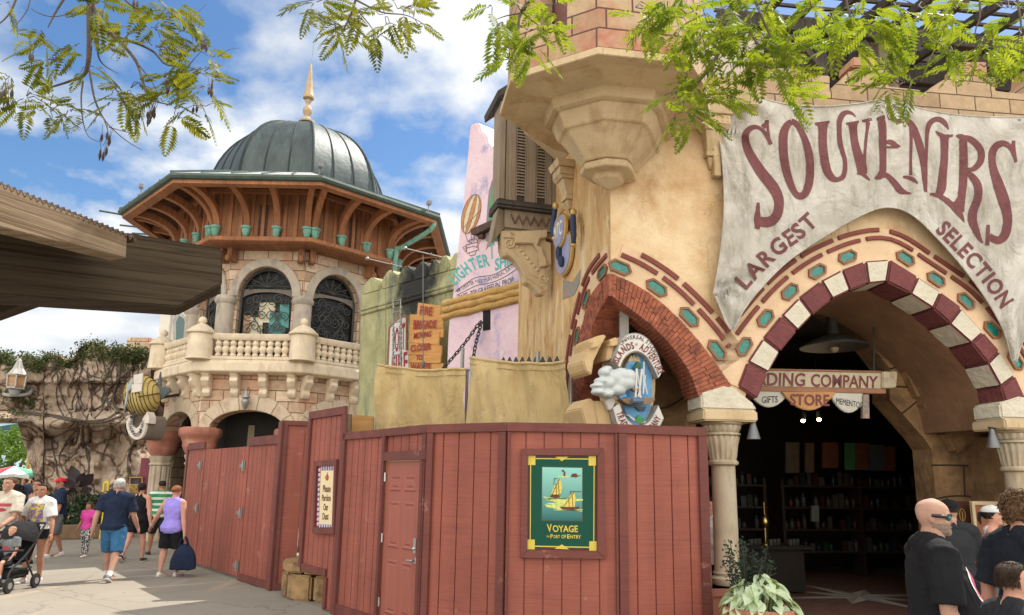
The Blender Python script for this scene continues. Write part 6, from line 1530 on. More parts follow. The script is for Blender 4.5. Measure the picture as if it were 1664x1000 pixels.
# --- timber drum, eave, brackets, cups
zd0,zd1 = 8.42,10.36; AD = 3.42
q = MB(); q.loft([octring(AW - .2,zd0 - .04),octring(AD - .12,zd0 - .02),octring(AD - .08,zd0 + .02),octring(AD - .08,zd1)],cap=True); q.build('timber_drum',m_rw2,tw)
q = MB(); q.loft([octring(AD + .02,zd0 - .0),octring(AD + .06,zd0 + .02),octring(AD + .06,zd0 + .13),octring(AD - .06,zd0 + .14)]); q.loft([octring(AD + .0,zd1 - .5),octring(AD + .03,zd1 - .48),octring(AD + .03,zd1 - .36),octring(AD - .04,zd1 - .35)]); q.build('drum_beam',m_rw1,tw)
AE,ZE = 4.85,9.74
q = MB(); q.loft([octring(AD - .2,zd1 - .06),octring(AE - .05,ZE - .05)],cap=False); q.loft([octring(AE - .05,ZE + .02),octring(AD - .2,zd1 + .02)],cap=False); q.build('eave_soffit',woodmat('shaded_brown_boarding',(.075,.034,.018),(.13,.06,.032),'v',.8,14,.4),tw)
q = MB(); q.loft([octring(AE - .30,ZE - .17),octring(AE - .04,ZE - .17),octring(AE - .04,ZE - .03),octring(AE - .3,ZE - .03),octring(AE - .30,ZE - .17)],cap=False); q.build('eave_beam',m_rw1,tw)
q = MB(); q.loft([octring(AE - .06,ZE - .08),octring(AE + .05,ZE - .06),octring(AE + .09,ZE),octring(AE + .07,ZE + .07),octring(AE - .05,ZE + .075),octring(AE - .06,ZE - .08)],cap=False); q.build('gutter',m_gtrim,tw)
ZR1,AR1 = 10.74,2.95
q = MB(); q.loft([octring(AE + .05,ZE + .08),octring(AR1,ZR1),octring(AR1 - .5,ZR1 + .1)],cap=False); q.build('eave_roof',mat('pale_lead_roofing',(.40,.40,.39),.5,.15,3,.15,12,.2),tw)
q = MB()
for k in range(8): q.bar(octv(AE + .06,ZE + .11,k),octv(AR1,ZR1 + .02,k),.06,.05)
for k in range(8):
 a,b = octv(AE + .06,ZE + .1,k),octv(AE + .06,ZE + .1,k + 1); c,d_ = octv(AR1,ZR1 + .01,k),octv(AR1,ZR1 + .01,k + 1)
 for s_ in (.2,.4,.6,.8): q.bar(a.lerp(b,s_),c.lerp(d_,s_),.03,.03)
q.build('roof_seam',m_gtrim,tw)
pl0 = None
for k in range(8):
 pl = fpl(AD,k); hw = AD * tan(pi / 8)
 # boarding divisions and louvre panels
 q = MB()
 for i in range(9):
  u = -hw + (i + .5) * 2 * hw / 9; q.prism([pl.pt(u - .05,zd0 + .14,-.078),pl.pt(u + .05,zd0 + .14,-.078),pl.pt(u + .05,zd1 - .4,-.078),pl.pt(u - .05,zd1 - .4,-.078)],pl.n * .035)
 q.build('drum_stile',m_rw1,tw)
 if k in (6,7,0,1,2):
  q = MB()
  for i in range(14): z = zd0 + .2 + i * .066; q.prism([pl.pt(-.13,z,-.076),pl.pt(.13,z,-.076),pl.pt(.13,z + .05,-.062),pl.pt(-.13,z + .05,-.062)],pl.n * .006)
  q.build('louvres',mat('dark_louvre_wood',(.06,.03,.02),.8,.2,8,.2,30),tw)
 if k in (6,7,0,1,2):
  for i in range(4):
   u = -hw * .92 + i * hw * 1.84 / 3
   q = MB(); prof_ = []
   oe = AE - AD - .32
   for j in range(9):
    t_ = j / 8; prof_.append((oe * (1 - cos(t_ * pi / 2)),(zd0 + .36) + (ZE - .12 - zd0 - .36) * sin(t_ * pi / 2) ** .85))
   fan = 1.0 + (u / hw) * 0
   ring_ = []
   for j,(o,z) in enumerate(prof_):
    uu = u * (1 + .30 * (o / oe) ** 1.2 * 1.0); w_ = .085
    if j == 0: t0_,t1_ = 1.0,0.0
    th_ = .2
    nx_,nz_ = (prof_[min(j + 1,8)][0] - prof_[max(j - 1,0)][0]),(prof_[min(j + 1,8)][1] - prof_[max(j - 1,0)][1]); l = sqrt(nx_ ** 2 + nz_ ** 2); nx_,nz_ = nx_ / l,nz_ / l
    ring_.append([pl.pt(uu - w_,z,o),pl.pt(uu + w_,z,o),pl.pt(uu + w_,z + nx_ * th_,o - nz_ * th_ * .0 - .0),pl.pt(uu - w_,z + nx_ * th_,o)] if False else [pl.pt(uu - w_,z,o),pl.pt(uu + w_,z,o),pl.pt(uu + w_,z + nx_ * th_,o - nz_ * th_),pl.pt(uu - w_,z + nx_ * th_,o - nz_ * th_)])
   q.loft(ring_); br_ = q.build('eave_bracket',m_rw1,tw)
   c = pl.pt(u,zd0 + .36,.02); q = MB(); q.lathe([(.03,-.24),(.085,-.2),(.115,-.06),(.12,0),(.15,.01),(.15,.07),(.12,.08)],c,14); q.build('copper_cup',m_cop,br_,smooth=True,sharp=50)
# small knobbed corbels under the drum
for k in (-2,-1,0,1):
 for s_ in (-.16,.16):
  c = octv(AW + .12,0,k); tg = V((-(c - TC).y,(c - TC).x,0)).normalized(); c = c + tg * s_
  q = MB(); q.box(c + V((0,0,zd0 - .22)),.16,.26,.42,atan2((c - TC).y,(c - TC).x) + pi / 2); q.ball(c + (c - TC).normalized() * .18 + V((0,0,zd0 - .36)),.08,.08,.11); q.build('drum_corbel',m_rw2,tw)
# --- dome with standing seams, finial
ZD,AD0,ZDT = 10.7,2.66,13.5
dprof = []
for i in range(15):
 t_ = pi / 2 * i / 14; dprof.append((max(AD0 * cos(t_) ** .86,.13),ZD + (ZDT - ZD) * sin(t_) ** 1.02))
q = MB(); q.loft([octring(a,z) for a,z in dprof] ,cap=True); dm = q.build('dome',m_dome,tw,smooth=True,sharp=20)
q = MB()
for k in range(8):
 for s_,r in ((0,.045),(1 / 3,.028),(2 / 3,.028)):
  q.tube([octv(a,z,k).lerp(octv(a,z,k + 1),s_) for a,z in dprof],r,6)
q.build('standing_seam',mat('dark_seam_copper',(.03,.04,.04),.75,.15,5,.1,20,spec=.2),dm,smooth=True)
q = MB(); q.loft([octring(AD0 + .12,ZD - .05),octring(AD0 + .12,ZD + .03),octring(AD0 - .1,ZD + .06)]); q.build('dome_curb',m_gtrim,tw)
fz = lambda y: atY(510,y,TC.y).z
q = MB(); q.lathe([(r_ * .84,z_) for r_,z_ in [(.34,fz(201)),(.33,fz(198)),(.20,fz(195)),(.10,fz(191)),(.09,fz(189)),(.17,fz(185)),(.19,fz(180)),(.16,fz(176)),(.09,fz(172)),(.08,fz(170)),(.13,fz(166)),(.13,fz(164)),(.09,fz(163)),(.22,fz(161)),(.24,fz(158)),(.20,fz(156)),(.15,fz(142)),(.085,fz(124)),(.045,fz(106)),(.02,fz(104))]],TC,18)
q.build('finial',mat('cream_finial_paint',(.40,.30,.18),.65,.15,4,.1,20),tw,smooth=True,sharp=50)
q = MB(); q.tube([V((TC.x,TC.y,fz(106))),V((TC.x + .05,TC.y,fz(66)))],.012,5); q.build('lightning_rod',m_galv,tw)
# small floodlights on the gutter and spikes at the far left eave
for k,s_ in ((7,.42),(0,.98),(1,.9)):
 c = octv(AE + .02,ZE + .1,k - 1).lerp(octv(AE + .02,ZE + .1,k),s_); q = MB(); q.tube([c,c + V((0,0,.18))],.015,6); q.box(c + V((.02,-.05,.24)),.12,.2,.1,.4); q.build('floodlight',mat('grey_floodlight',(.2,.2,.2),.5),tw)
for s_ in (.12,.45,.62,.9):
 c = octv(AE + .05,ZE + .05,-3).lerp(octv(AE + .05,ZE + .05,-2),s_); dv = (c - TC); dv.z = 0; dv.normalize(); q = MB(); q.tube([c,c + dv * .75 + V((0,0,.05))],.03,6); q.build('eave_rod',m_gtrim,tw)
# copper downpipe on the right
q = MB(); c = octv(AE - .1,ZE - .1,1); c2 = octv(AD + .12,zd0 + .5,1)
q.tube(spline([tuple(c),tuple(c.lerp(c2,.12) - V((0,0,.18))),tuple(c.lerp(c2,.85) - V((0,0,.1))),tuple(c2 - V((0,0,.1))),tuple(octv(AD + .1,zd0 - .9,1))],5),.075,8); q.build('downpipe',m_cop,tw,smooth=True)
# --- balcony
AB = 3.489; AL = 3.2; hwL = AL * tan(pi / 8)
q = MB(); q.loft([octring(AB - .10,zslab0),octring(AB + .06,zslab0 + .06),octring(AB + .06,zslab1 - .1),octring(AB - .02,zslab1 - .05),octring(AB - .02,zslab1)]); q.build('balcony_slab',m_bal,tw,bevel=.015)
q = MB()
zr0,zr1 = 5.56,5.74
for k in range(8):
 a,b = octv(AB - .12,0,k - 1),octv(AB - .12,0,k); n_ = 14; d_ = (b - a).normalized(); nn = V((d_.y,-d_.x,0)); rr_ = []
 for i in range(n_ + 1):
  s_ = i / n_; c = a.lerp(b,s_); dip = .09 * (max(0,abs(2 * s_ - 1) - .55) / .45) ** 2
  rr_.append([c + nn * o + V((0,0,z + dip)) for o,z in ((-.12,zr0 + .06),(-.09,zr0),(.09,zr0),(.12,zr0 + .06),(.14,zr1 - .03),(.10,zr1),(-.10,zr1),(-.14,zr1 - .03))])
 q.loft(rr_)
q.build('balcony_rail',m_bal,tw,bevel=.008)
q = MB()
for k in range(8):
 a,b = octv(AB - .12,0,k - 1),octv(AB - .12,0,k); d_ = (b - a).normalized(); nn = V((d_.y,-d_.x,0))
 for o in (1,): q.prism([a + nn * .11 + V((0,0,zslab1 + .0)),b + nn * .11 + V((0,0,zslab1)),b + nn * .11 + V((0,0,zslab1 + .08)),a + nn * .11 + V((0,0,zslab1 + .08))],-nn * .22)
q.build('balcony_plinth',m_bal,tw)
bprof = [(.06,0),(.085,.02),(.085,.06),(.055,.09),(.10,.17),(.105,.23),(.07,.29),(.06,.30),(.085,.33),(.09,.39),(.06,.44),(.075,.46),(.075,.48)]
for k in (7,0,1,6):
 a,b = octv(AB - .12,0,k - 1),octv(AB - .12,0,k); n_ = 10
 for i in range(n_):
  s_ = .17 + .66 * i / (n_ - 1); q = MB(); q.lathe([(r * 1.05,z) for r,z in bprof],a.lerp(b,s_) + V((0,0,zslab1 + .08)),10); q.build('baluster',m_bal,tw,smooth=True,sharp=60)
for k in (-3,-2,-1,0,1):
 c = octv(AB - .08,0,k); q = MB(); q.lathe([(.36,zslab1 - .02),(.35,zslab1 + .1),(.33,5.70),(.33,5.72)],c,20); po_ = q.build('balcony_post',m_bal,tw,smooth=True,sharp=60)
 q = MB(); q.lathe([(.34,5.70),(.40,5.73),(.40,5.78),(.34,5.82),(.26,5.90),(.14,5.98),(.08,6.0),(.075,6.02)],c,20); q.ball(c + V((0,0,6.10)),.115); q.build('finial',m_bal,po_,smooth=True,sharp=50)
for k in (7,0,1):
 pl = fpl(AB - .12,k); hw = (AB - .12) * tan(pi / 8)
 for i in range(4):
  u = -hw * .84 + i * hw * 1.68 / 3; q = MB()
  pr_ = [(0,0),(0,-.62),(-.10,-.62),(-.16,-.52),(-.14,-.40),(-.22,-.32),(-.30,-.2),(-.26,-.1),(-.34,0)]
  base = -(AB - .12 - AL) + .0
  q.prism([pl.pt(u - .11,zslab0 + z,base + (-o) * 1.1) for o,z in pr_],pl.d * .22); q.build('balcony_corbel',m_bal,tw,bevel=.015)
# --- lower wall with wide arches on red capitals and fluted columns
zl0 = 0; LSP = 3.13
q_ = None
for k in range(8):
 if k in (0,1,7): archface(AL,k,LSP - .02,zslab0 + .02,0,1.02,LSP,.52,.4,m_tst,'lower_wall')
 else:
  pl = fpl(AL,k); q = MB(); q.prism([pl.pt(-hwL,0),pl.pt(hwL,0),pl.pt(hwL,zslab0 + .02),pl.pt(-hwL,zslab0 + .02)],-pl.n * .4); q.build('lower_wall',m_tst,tw)
m_vou = mat('pale_arch_voussoir',(.54,.43,.31),.85,.15,2,.3,14,stain=(.40,.29,.2),sst=(2,2,1))
for k in (0,1,7): archband(fpl(AL,k),0,LSP,1.02,1.31,.52,.94,.003,.08,m_vou,'lower_arch',vous=7)
m_redcap = mat('terracotta_red_stone',(.36,.14,.095),.8,.25,2.5,.3,12,stain=(.46,.24,.16),sst=(2,2,2))
for k in (-2,-1,0,1):
 c = octv(AL - .08,0,k); q = MB(); f8 = pi / 8
 q.lathe([(.34,2.42),(.36,2.46),(.41,2.55),(.45,2.66),(.44,2.72),(.50,2.86),(.55,2.92),(.57,2.97),(.57,3.08),(.55,3.15)],c,8,f8); q.build('red_capital',m_redcap,tw,bevel=.03,smooth=True,sharp=50)
 q = MB(); q.lathe([(.34,0),(.34,.12),(.30,.16),(.31,2.14)],c,48,flute=lambda j,z: (1 if j % 4 else .88) if z > .15 else 1); q.lathe([(.30,2.14),(.34,2.16),(.34,2.20),(.30,2.23),(.34,2.33),(.36,2.42)],c,32,flute=lambda j,z: 1 if j % 4 else .9); q.build('fluted_column',mat('grey_fluted_stone',(.42,.34,.25),.85,.15,4,.3,20),tw,smooth=True,sharp=50)
# wall lantern on the keystone
pl = fpl(AL,0); c = pl.pt(-.02,LSP + .72,.26); q = MB(); q.lathe([(.02,-.2),(.05,-.16),(.11,.0),(.11,.02),(.06,.1),(.12,.12),(.10,.17),(.03,.26),(.03,.32)],c,12); q.tube([c + V((0,0,.32)),c + V((0,.1,.42)),c + V((0,.25,.35))],.015,6); lt = q.build('wall_lantern',m_galv,tw,smooth=True)
q = MB(); q.ball(c + V((0,0,.06)),.07,.07,.08); q.build('lantern_glass',flat('frosted_glass',(.7,.68,.6),.2),lt)
# inner arch and pier behind the front opening
q = MB(); pl = fpl(AW - .35,0); q.prism([pl.pt(-.28,0,.01),pl.pt(-.10,0,.01),pl.pt(-.10,3.3,.01),pl.pt(-.28,3.3,.01)],pl.n * .02); q.build('inner_pier',mat('dim_pier_render',(.24,.20,.13),.9),tw)
# ================================================================== rockwork wall with ivy, left background
def rockmat():
 m,t,b = newmat('sculpted_cliff_rock'); co = nd(t,'ShaderNodeTexCoord').outputs['Object']
 c = mixc(t,ramp(t,tnoise(t,co,.9,6,.68),.3,.7),(.32,.235,.17),(.49,.385,.29))
 c = mixc(t,ramp(t,tnoise(t,co,1,6,.7,(2.2,2.2,.5)),.52,.72),c,(.29,.20,.145))
 c = mixc(t,ramp(t,tnoise(t,co,1.7,4,.6),.58,.72),c,(.52,.40,.33))
 t.links.new(c,b.inputs['Base Color']); b.inputs['Roughness'].default_value = .92; b.inputs['Specular IOR Level'].default_value = .2
 vo = nd(t,'ShaderNodeTexVoronoi',feature='DISTANCE_TO_EDGE'); vo.inputs['Scale'].default_value = .62; wpn = nd(t,'ShaderNodeMixRGB',blend_type='LINEAR_LIGHT'); wpn.inputs[0].default_value = .5; t.links.new(co,wpn.inputs[1]); t.links.new(tnoise(t,co,.8,4,.6,out='Color'),wpn.inputs[2]); t.links.new(wpn.outputs[0],vo.inputs['Vector'])
 t.links.new(mixc(t,ramp(t,vo.outputs['Distance'],.008,.045),(.12,.075,.05),c),b.inputs['Base Color']); bump(t,b,ramp(t,vo.outputs['Distance'],.0,.12),.6,.12)
 bump(t,b,tnoise(t,co,4,8,.7),.8,.12); return m
YR = 26.0
def topy(x):
 pts = [(-90,592),(-20,582),(8,575),(22,590),(42,578),(58,588),(78,580),(96,577),(110,590),(120,583),(128,566),(150,555),(166,562),(180,568),(215,570),(245,576)]
 for (a,b),(c,d_) in zip(pts,pts[1:]):
  if x <= c: return b + (d_ - b) * (x - a) / (c - a)
 return 576
def boty(x):
 if x < 26: return 680
 if x < 72: return 680 + (x - 26) / 46 * 150
 return 905
def rdisp(x,y):
 p = V((x * .02,y * .02,0)); v = noise.voronoi(V((x * .011,y * .010,2.0)))[0]
 d = .9 * (v[1] - v[0]) + .45 * noise.fractal(p * 1.3,1,2.1,5)
 if y < 668: d = .25 * noise.fractal(p * 2,1,2,4) + .18 * (noise.cell(V((x * .028,y * .045,0))) - .5) - (0 if y > 616 and y < 622 else 0)
 else: d = d * 1.5 + 1.3 * math.exp(-((y - 686) / 15) ** 2) - .5 * math.exp(-((y - 728) / 22) ** 2) + .8 * math.exp(-((y - 790) / 45) ** 2)
 if 616 < y < 623: d += .16
 return d
q = MB(); nx,ny = 130,110; rows = []
for i in range(nx + 1):
 x = -90 + 335 * i / nx; t0,b0 = topy(x),boty(x)
 for j in range(ny + 1):
  y = t0 + (b0 - t0) * j / ny; p = atY(x,y,YR); d_ = rdisp(x,y); q.v.append(p + (EYE - p).normalized() * d_ * .9 if j else p)
m_ = ny + 1
for i in range(nx):
 for j in range(ny): q.f.append([i * m_ + j,(i + 1) * m_ + j,(i + 1) * m_ + j + 1,i * m_ + j + 1]); q.m.append(0)
o0 = len(q.v)
for i in range(nx + 1):
 for j in (0,ny): q.v.append(q.v[i * m_ + j] + V((0,2.2,0)))
for i in range(nx):
 q.f.append([i * m_,(i + 1) * m_,o0 + 2 * (i + 1),o0 + 2 * i]); q.m.append(0); q.f.append([i * m_ + ny,(i + 1) * m_ + ny,o0 + 2 * (i + 1) + 1,o0 + 2 * i + 1]); q.m.append(0)
 q.f.append([o0 + 2 * i,o0 + 2 * i + 1,o0 + 2 * (i + 1) + 1,o0 + 2 * (i + 1)]); q.m.append(0)
rw = q.build('rock_wall',rockmat(),smooth=True,sharp=50); tag(rw,'tall sculpted brown rockwork wall with an overhang, draped in bare vines','rock wall')
def onrock(x,y,o=.06):
 p = atY(x,y,YR); return p + (EYE - p).normalized() * (rdisp(x,y) * .9 + o)
m_vine = mat('dark_vine_bark',(.085,.062,.046),.9,.3,8,.4,30)
q = MB(); rng = random.Random(12)
vz = lambda pts: zm_(pts,0,560,.24)
vines = [([(340,120),(410,200),(400,280),(440,400),(490,490)],.05),([(470,130),(430,210),(385,290),(390,400),(430,480)],.05),([(505,250),(520,330),(545,430),(575,490)],.04),([(600,190),(600,280),(615,360),(620,480)],.045),([(120,455),(300,470),(450,495),(560,520),(700,510),(800,460)],.10),([(150,465),(330,485),(480,515),(600,530),(720,520),(850,470)],.08),
 ([(200,520),(290,590),(340,630),(450,590),(560,530)],.08),([(350,630),(360,720),(380,800),(390,880),(440,960)],.06),([(560,530),(560,660),(600,740),(600,860),(585,900)],.09),([(590,530),(605,640),(580,690),(600,800)],.07),([(500,640),(430,700),(400,780),(430,860),(500,920)],.06),([(760,570),(740,650),(700,740),(690,780)],.05),
 ([(810,60),(810,200),(780,300),(770,400),(830,470)],.11),([(980,70),(870,180),(800,240),(740,300),(700,400),(620,450)],.07),([(760,60),(740,180),(700,260),(720,360),(770,440),(860,480)],.06),([(540,130),(600,200),(690,230),(800,250),(930,160)],.04),([(650,110),(660,180),(600,230)],.04),([(470,90),(520,190),(640,270),(700,280)],.04),([(860,40),(900,130),(960,110)],.05),([(700,100),(720,200),(800,290),(850,370),(840,440)],.05),([(610,560),(700,550),(780,540),(850,480),(900,380)],.06),([(430,690),(480,620),(560,560),(650,590),(760,560)],.06),([(930,640),(880,720),(870,850),(900,960)],.12),([(420,180),(420,250),(560,260),(700,255)],.03),([(200,180),(280,150),(370,160)],.04),([(750,400),(690,450),(640,500)],.05),([(640,330),(690,280),(700,220)],.035)]
for pts,r in vines:
 s_ = spline(vz(pts),6); r *= .55; q.tube([onrock(x + rng.uniform(-.7,.7),y,.05 + r * .4) for x,y in s_],[max(.014,r * (.75 + rng.uniform(-.15,.15))) for _ in s_],6)
for k in range(40):
 x,y = rng.uniform(90,238),rng.uniform(575,690); pts = [(x,y)]
 for j in range(4): x += rng.uniform(-6,6); y += rng.uniform(4,14); pts.append((x,y))
 s_ = spline(pts,4); q.tube([onrock(a,b,.05) for a,b in s_],rng.uniform(.012,.03),4)
tag(q.build('vine',m_vine,smooth=True),'leafless dark vines climbing all over the rockwork wall','vine')
m_ivy = leafmat('ivy_leaf',(.045,.058,.026),(.12,.145,.055),.2,.6)
def leafblob(mb,c,r,n_,rng,L0=.05,L1=.11,squash=1.0):
 for _ in range(n_):
  d_ = V((rng.gauss(0,1),rng.gauss(0,1),rng.gauss(0,1))).normalized(); rr = r * rng.random() ** .4; p = c + V((d_.x * rr,d_.y * rr,d_.z * rr * squash)); a = V((rng.gauss(0,1),rng.gauss(0,1),rng.gauss(-.4,1))).normalized(); s_ = a.orthogonal().normalized(); L_ = rng.uniform(L0,L1)
  mb.add([p,p + a * L_ * .5 + s_ * L_ * .32,p + a * L_,p + a * L_ * .5 - s_ * L_ * .32],[(0,1,2,3)])
q = MB()
for k in range(250):
 x = rng.uniform(-40,240); y = topy(x) + abs(rng.gauss(0,9)) - 2
 if x > 118 and x < 185: y = topy(x) + abs(rng.gauss(0,16)) - 3
 leafblob(q,onrock(x,y,.0),rng.uniform(.12,.34),32,rng)
for k in range(60):
 x = rng.uniform(5,75); y = rng.uniform(632,678); leafblob(q,onrock(x,y,.0),rng.uniform(.08,.25),16,rng)
for k in range(60):
 x = rng.uniform(185,236); y = rng.uniform(566,600); leafblob(q,onrock(x,y,.0),rng.uniform(.1,.2),16,rng)
o = q.build('ivy',m_ivy,recalc=False); tag(o,'green and brown ivy growing along the crest of the rockwork wall','ivy')
# silver lantern with tapered cage top on a curved arm
c = onrock(25.5,628,.75); ln2 = thing('wall_lantern','silver hexagonal lantern with cone top and amber panes on the ivy rock wall','lantern',c)
sc_ = .0222
q = MB(); q.lathe([(.02,.98),(.07,.9),(.16,.62),(.30,.40)],c,12,flute=lambda k,z: 1 if k % 2 else .72); q.lathe([(.33,.34),(.36,.40),(.30,.42)],c,6); q.lathe([(.34,-.10),(.30,-.08),(.30,-.02),(.34,-.02)],c,6)
for k in range(6):
 a = 2 * pi * k / 6; q.tube([c + V((.29 * cos(a),.29 * sin(a),-.05)),c + V((.31 * cos(a),.31 * sin(a),.36))],.028,5)
q.build('cage',mat('silver_lantern_paint',(.40,.38,.36),.45,.15,8,.15,30,.5),ln2)
q = MB(); q.lathe([(.25,-.02),(.27,.35)],c,6); q.build('amber_pane',mat('amber_glass',(.45,.22,.07),.3,.4,5,0),ln2)
q = MB(); q.tube(spline([tuple(onrock(6,640,.1)),tuple(onrock(10,642,.5)),tuple(c + V((0,0,-.3))),tuple(onrock(45,641,.6)),tuple(onrock(52,634,.1))],5),.06,8); q.lathe([(.14,-.3),(.2,-.12)],c,10); q.build('arm',mat('grey_lantern_arm',(.3,.3,.29),.6),ln2,smooth=True)
# dark big-leaved shrub and undergrowth at the foot of the rock
sh = thing('foliage_plant','dark purple broad-leaved plant with undergrowth at the foot of the rockwork','plant',atZ(128,868))
q = MB(); pb_ = onrock(124,800,.7)
for (x0,y0,x1,y1,w_) in ((126,792,116,757,.42),(128,792,137,768,.34),(130,792,152,770,.36),(122,795,100,778,.3),(126,800,108,800,.3),(130,800,150,795,.3)):
 a,b = onrock(x0,y0,.8),onrock(x1,y1,1.0); d_ = b - a; s_ = d_.cross(EYE - a).normalized(); rows = []
 for t_,wv in ((0,.08),(.2,.6),(.45,1),(.7,.8),(.9,.35),(1,.04)):
  c_ = a + d_ * t_; rows.append([c_ - s_ * w_ * .5 * wv,c_ + (EYE - a).normalized() * -.03,c_ + s_ * w_ * .5 * wv])
 q.loft(rows,cap=False,closed=False)
q.build('broad_leaf',leafmat('dark_purple_leaf',(.03,.022,.026),(.055,.04,.045),.08,.45),sh,smooth=True,recalc=False)
q = MB()
for k in range(130):
 x = rng.uniform(84,190); y = rng.uniform(806,866); p = atY(x,y,24.6 - (y - 800) * .02); leafblob(q,p,rng.uniform(.12,.3),22,rng,.06,.16,.8)
q.build('undergrowth',leafmat('undergrowth_leaf',(.012,.022,.012),(.04,.07,.03),.1),sh,recalc=False)
q = MB()
for k in range(40):
 x = rng.uniform(90,180); p = atZ(x,866 + rng.uniform(-2,3)); q.tube([V((p.x,p.y,0)),V((p.x + rng.uniform(-.2,.2),p.y,rng.uniform(.4,1.6)))],.012,4)
q.build('stems',m_vine,sh)
q = MB(); a,b = atZ(70,878),atZ(215,873); q.bar(a + V((0,0,.2)),b + V((0,0,.2)),.35,.4); tag(q.build('planter_kerb',mat('brown_timber_kerb',(.2,.13,.08),.85,.2,3,.3,20),bevel=.03),'low brown kerb edging the planting under the rockwork','kerb')
# dark cleft to the right of the rock: slab coloured as deep shade
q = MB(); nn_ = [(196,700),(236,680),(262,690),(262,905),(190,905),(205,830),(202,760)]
q.prism([atY(x,y,26.6) for x,y in nn_],(0,1.0,0)); tag(q.build('rock_cleft',mat('deep_shaded_rock',(.06,.04,.03),.95,.4,2,.6,8)),'shade-coloured rock face in the cleft between rockwork and round tower','rock')
# ================================================================== shopfront bits behind the tower columns
YB = 24.9
kb = thing('market_booth','small red booth with green tiled roof and gold lattice behind the fluted columns','booth',atY(250,880,YB))
bq = lambda x,y,o=0: atY(x,y,YB - o)
q = MB()
for x0,x1,y0 in ((212,236,744),(262,290,742)): a,b,t0 = bq(x0,900),bq(x1,900),bq(x0,y0).z; q.prism([V((a.x,a.y,0)),V((b.x,b.y,0)),V((b.x,b.y,t0)),V((a.x,a.y,t0))],(0,.5,0))
q.build('wall',mat('raspberry_paint',(.17,.03,.05),.6,.2,3,.1,20),kb)
q = MB(); c = bq(276,742)
for k,(r,z) in enumerate(((.50,0),(.42,.14),(.34,.28))): q.lathe([(r,z),(r + .03,z + .02),(r - .06,z + .14)],c,8,pi / 8)
q.build('roof',mat('green_roof_tile',(.05,.17,.11),.6,.2,5,.2,20),kb)
q = MB(); R = Matrix.Identity(3)
for x in (211,231): q.prism([bq(x - .8,905,.1),bq(x + .8,905,.1),bq(x + .8,776,.1),bq(x - .8,776,.1)],(0,.05,0))
for y in (776,788,818): q.prism([bq(210,y + .9,.1),bq(232,y + .9,.1),bq(232,y - .9,.1),bq(210,y - .9,.1)],(0,.06,0))
for k in range(-4,9):
 for s_ in (-1,1):
  xa = 211 + k * 4; pts = []
  a = [max(211,min(231,xa)),0];
  x0,x1 = xa,xa + 28 * s_
  ya,yb = 789,817
  if s_ < 0: x0,x1 = xa + 14,xa - 14
  f = lambda x,xs=x0,xe=x1: ya + (yb - ya) * (x - xs) / (xe - xs)
  lo2,hi2 = max(211,min(x0,x1)),min(231,max(x0,x1))
  if hi2 - lo2 > 1: q.bar(bq(lo2,f(lo2),.1),bq(hi2,f(hi2),.1),.03,.03)
q.build('gold_lattice',mat('ochre_lattice_paint',(.42,.25,.07),.6,.2,6,.1,20),kb)
q = MB(); q.prism([bq(211,905,.0),bq(231,905,.0),bq(231,776,.0),bq(211,776,.0)],(0,.04,0)); q.build('dark_panel',mat('dark_blue_panel',(.05,.05,.075),.6),kb)
fl = thing('flower_column','tall hanging column of purple and pink flowers between the fluted columns','flowers',bq(276,880,.6))
q = MB(); qf = MB(); fm = [flat('purple_petal',(.22,.06,.36)),flat('pink_petal',(.55,.10,.30)),flat('white_petal',(.6,.55,.6)),flat('yellow_petal',(.6,.42,.06))]
for k in range(60):
 p = bq(rng.uniform(267,286),rng.uniform(748,800),.6); leafblob(q,p,.16,14,rng,.05,.1)
 for _ in range(3):
  pf = p + V((rng.uniform(-.2,.2),-.15 - rng.random() * .1,rng.uniform(-.2,.2))); qf.mi = rng.choice((0,0,0,1,1,2,3)); qf.ball(pf,.05,.04,.05,6,4)
q.build('leaves',leafmat('basket_leaf',(.03,.08,.02),(.08,.17,.05)),fl,recalc=False); qf.build('blooms',fm,fl)
q = MB(); c = bq(276,830,.6); q.tube([V((c.x,c.y,0)),V((c.x,c.y,bq(276,748,.6).z))],.05,8); q.build('stake',m_iron,fl)
# ---- hanging airship sign
az = lambda pts: zm_(pts,190,590,.18)
YS = 20.6
hs_ = thing('hanging_airship_sign','hanging shop sign with a ribbed golden airship above a lettered crescent, at the tower corner','sign',atY(232,720,YS))
hp = lambda x,y,o=0: atY(*az([(x,y)])[0],YS - o)
q = MB(); L0,L1 = hp(70,325),hp(385,275); ax_ = (L1 - L0); n_ = 26; path = [L0 + ax_ * (i / n_) for i in range(n_ + 1)]; rr = [max(.02,.62 * sin(pi * min(1,(i / n_) * 1.0)) ** .62 * (1 if i / n_ < .55 else 1)) for i in range(n_ + 1)]
q.tube(path,rr,18); q.build('airship_envelope',mat('pale_gold_paint',(.66,.53,.20),.35,.15,4,.1,20,.25),hs_,smooth=True)
q = MB()
for i in range(2,n_ - 1,2):
 p = path[i]; t_ = ax_.normalized(); a1_ = t_.cross(V((0,0,1))).normalized(); b1_ = a1_.cross(t_); q.tube([p + a1_ * (rr[i] + .012) * cos(2 * pi * k / 18) + b1_ * (rr[i] + .012) * sin(2 * pi * k / 18) for k in range(19)],.011,5,cap=False)
q.tube([p + (EYE - p).normalized() * (r_ + .015) for p,r_ in zip(path,rr)],.02,5); q.build('rib',mat('bronze_rib',(.12,.07,.03),.5,metal=.4),hs_)
m_fin = mat('slate_fin',(.10,.12,.14),.5,.2,5)
q = MB(); q.prism([hp(*p,-.1) for p in ((360,200),(390,80),(395,210),(470,225),(475,255),(410,320),(390,330),(380,250))],(0,.08,0)); q.build('tail_fin',m_fin,hs_)
m_sgf = mat('off_white_sign_face',(.58,.52,.46),.6,.1,6,.05,30)
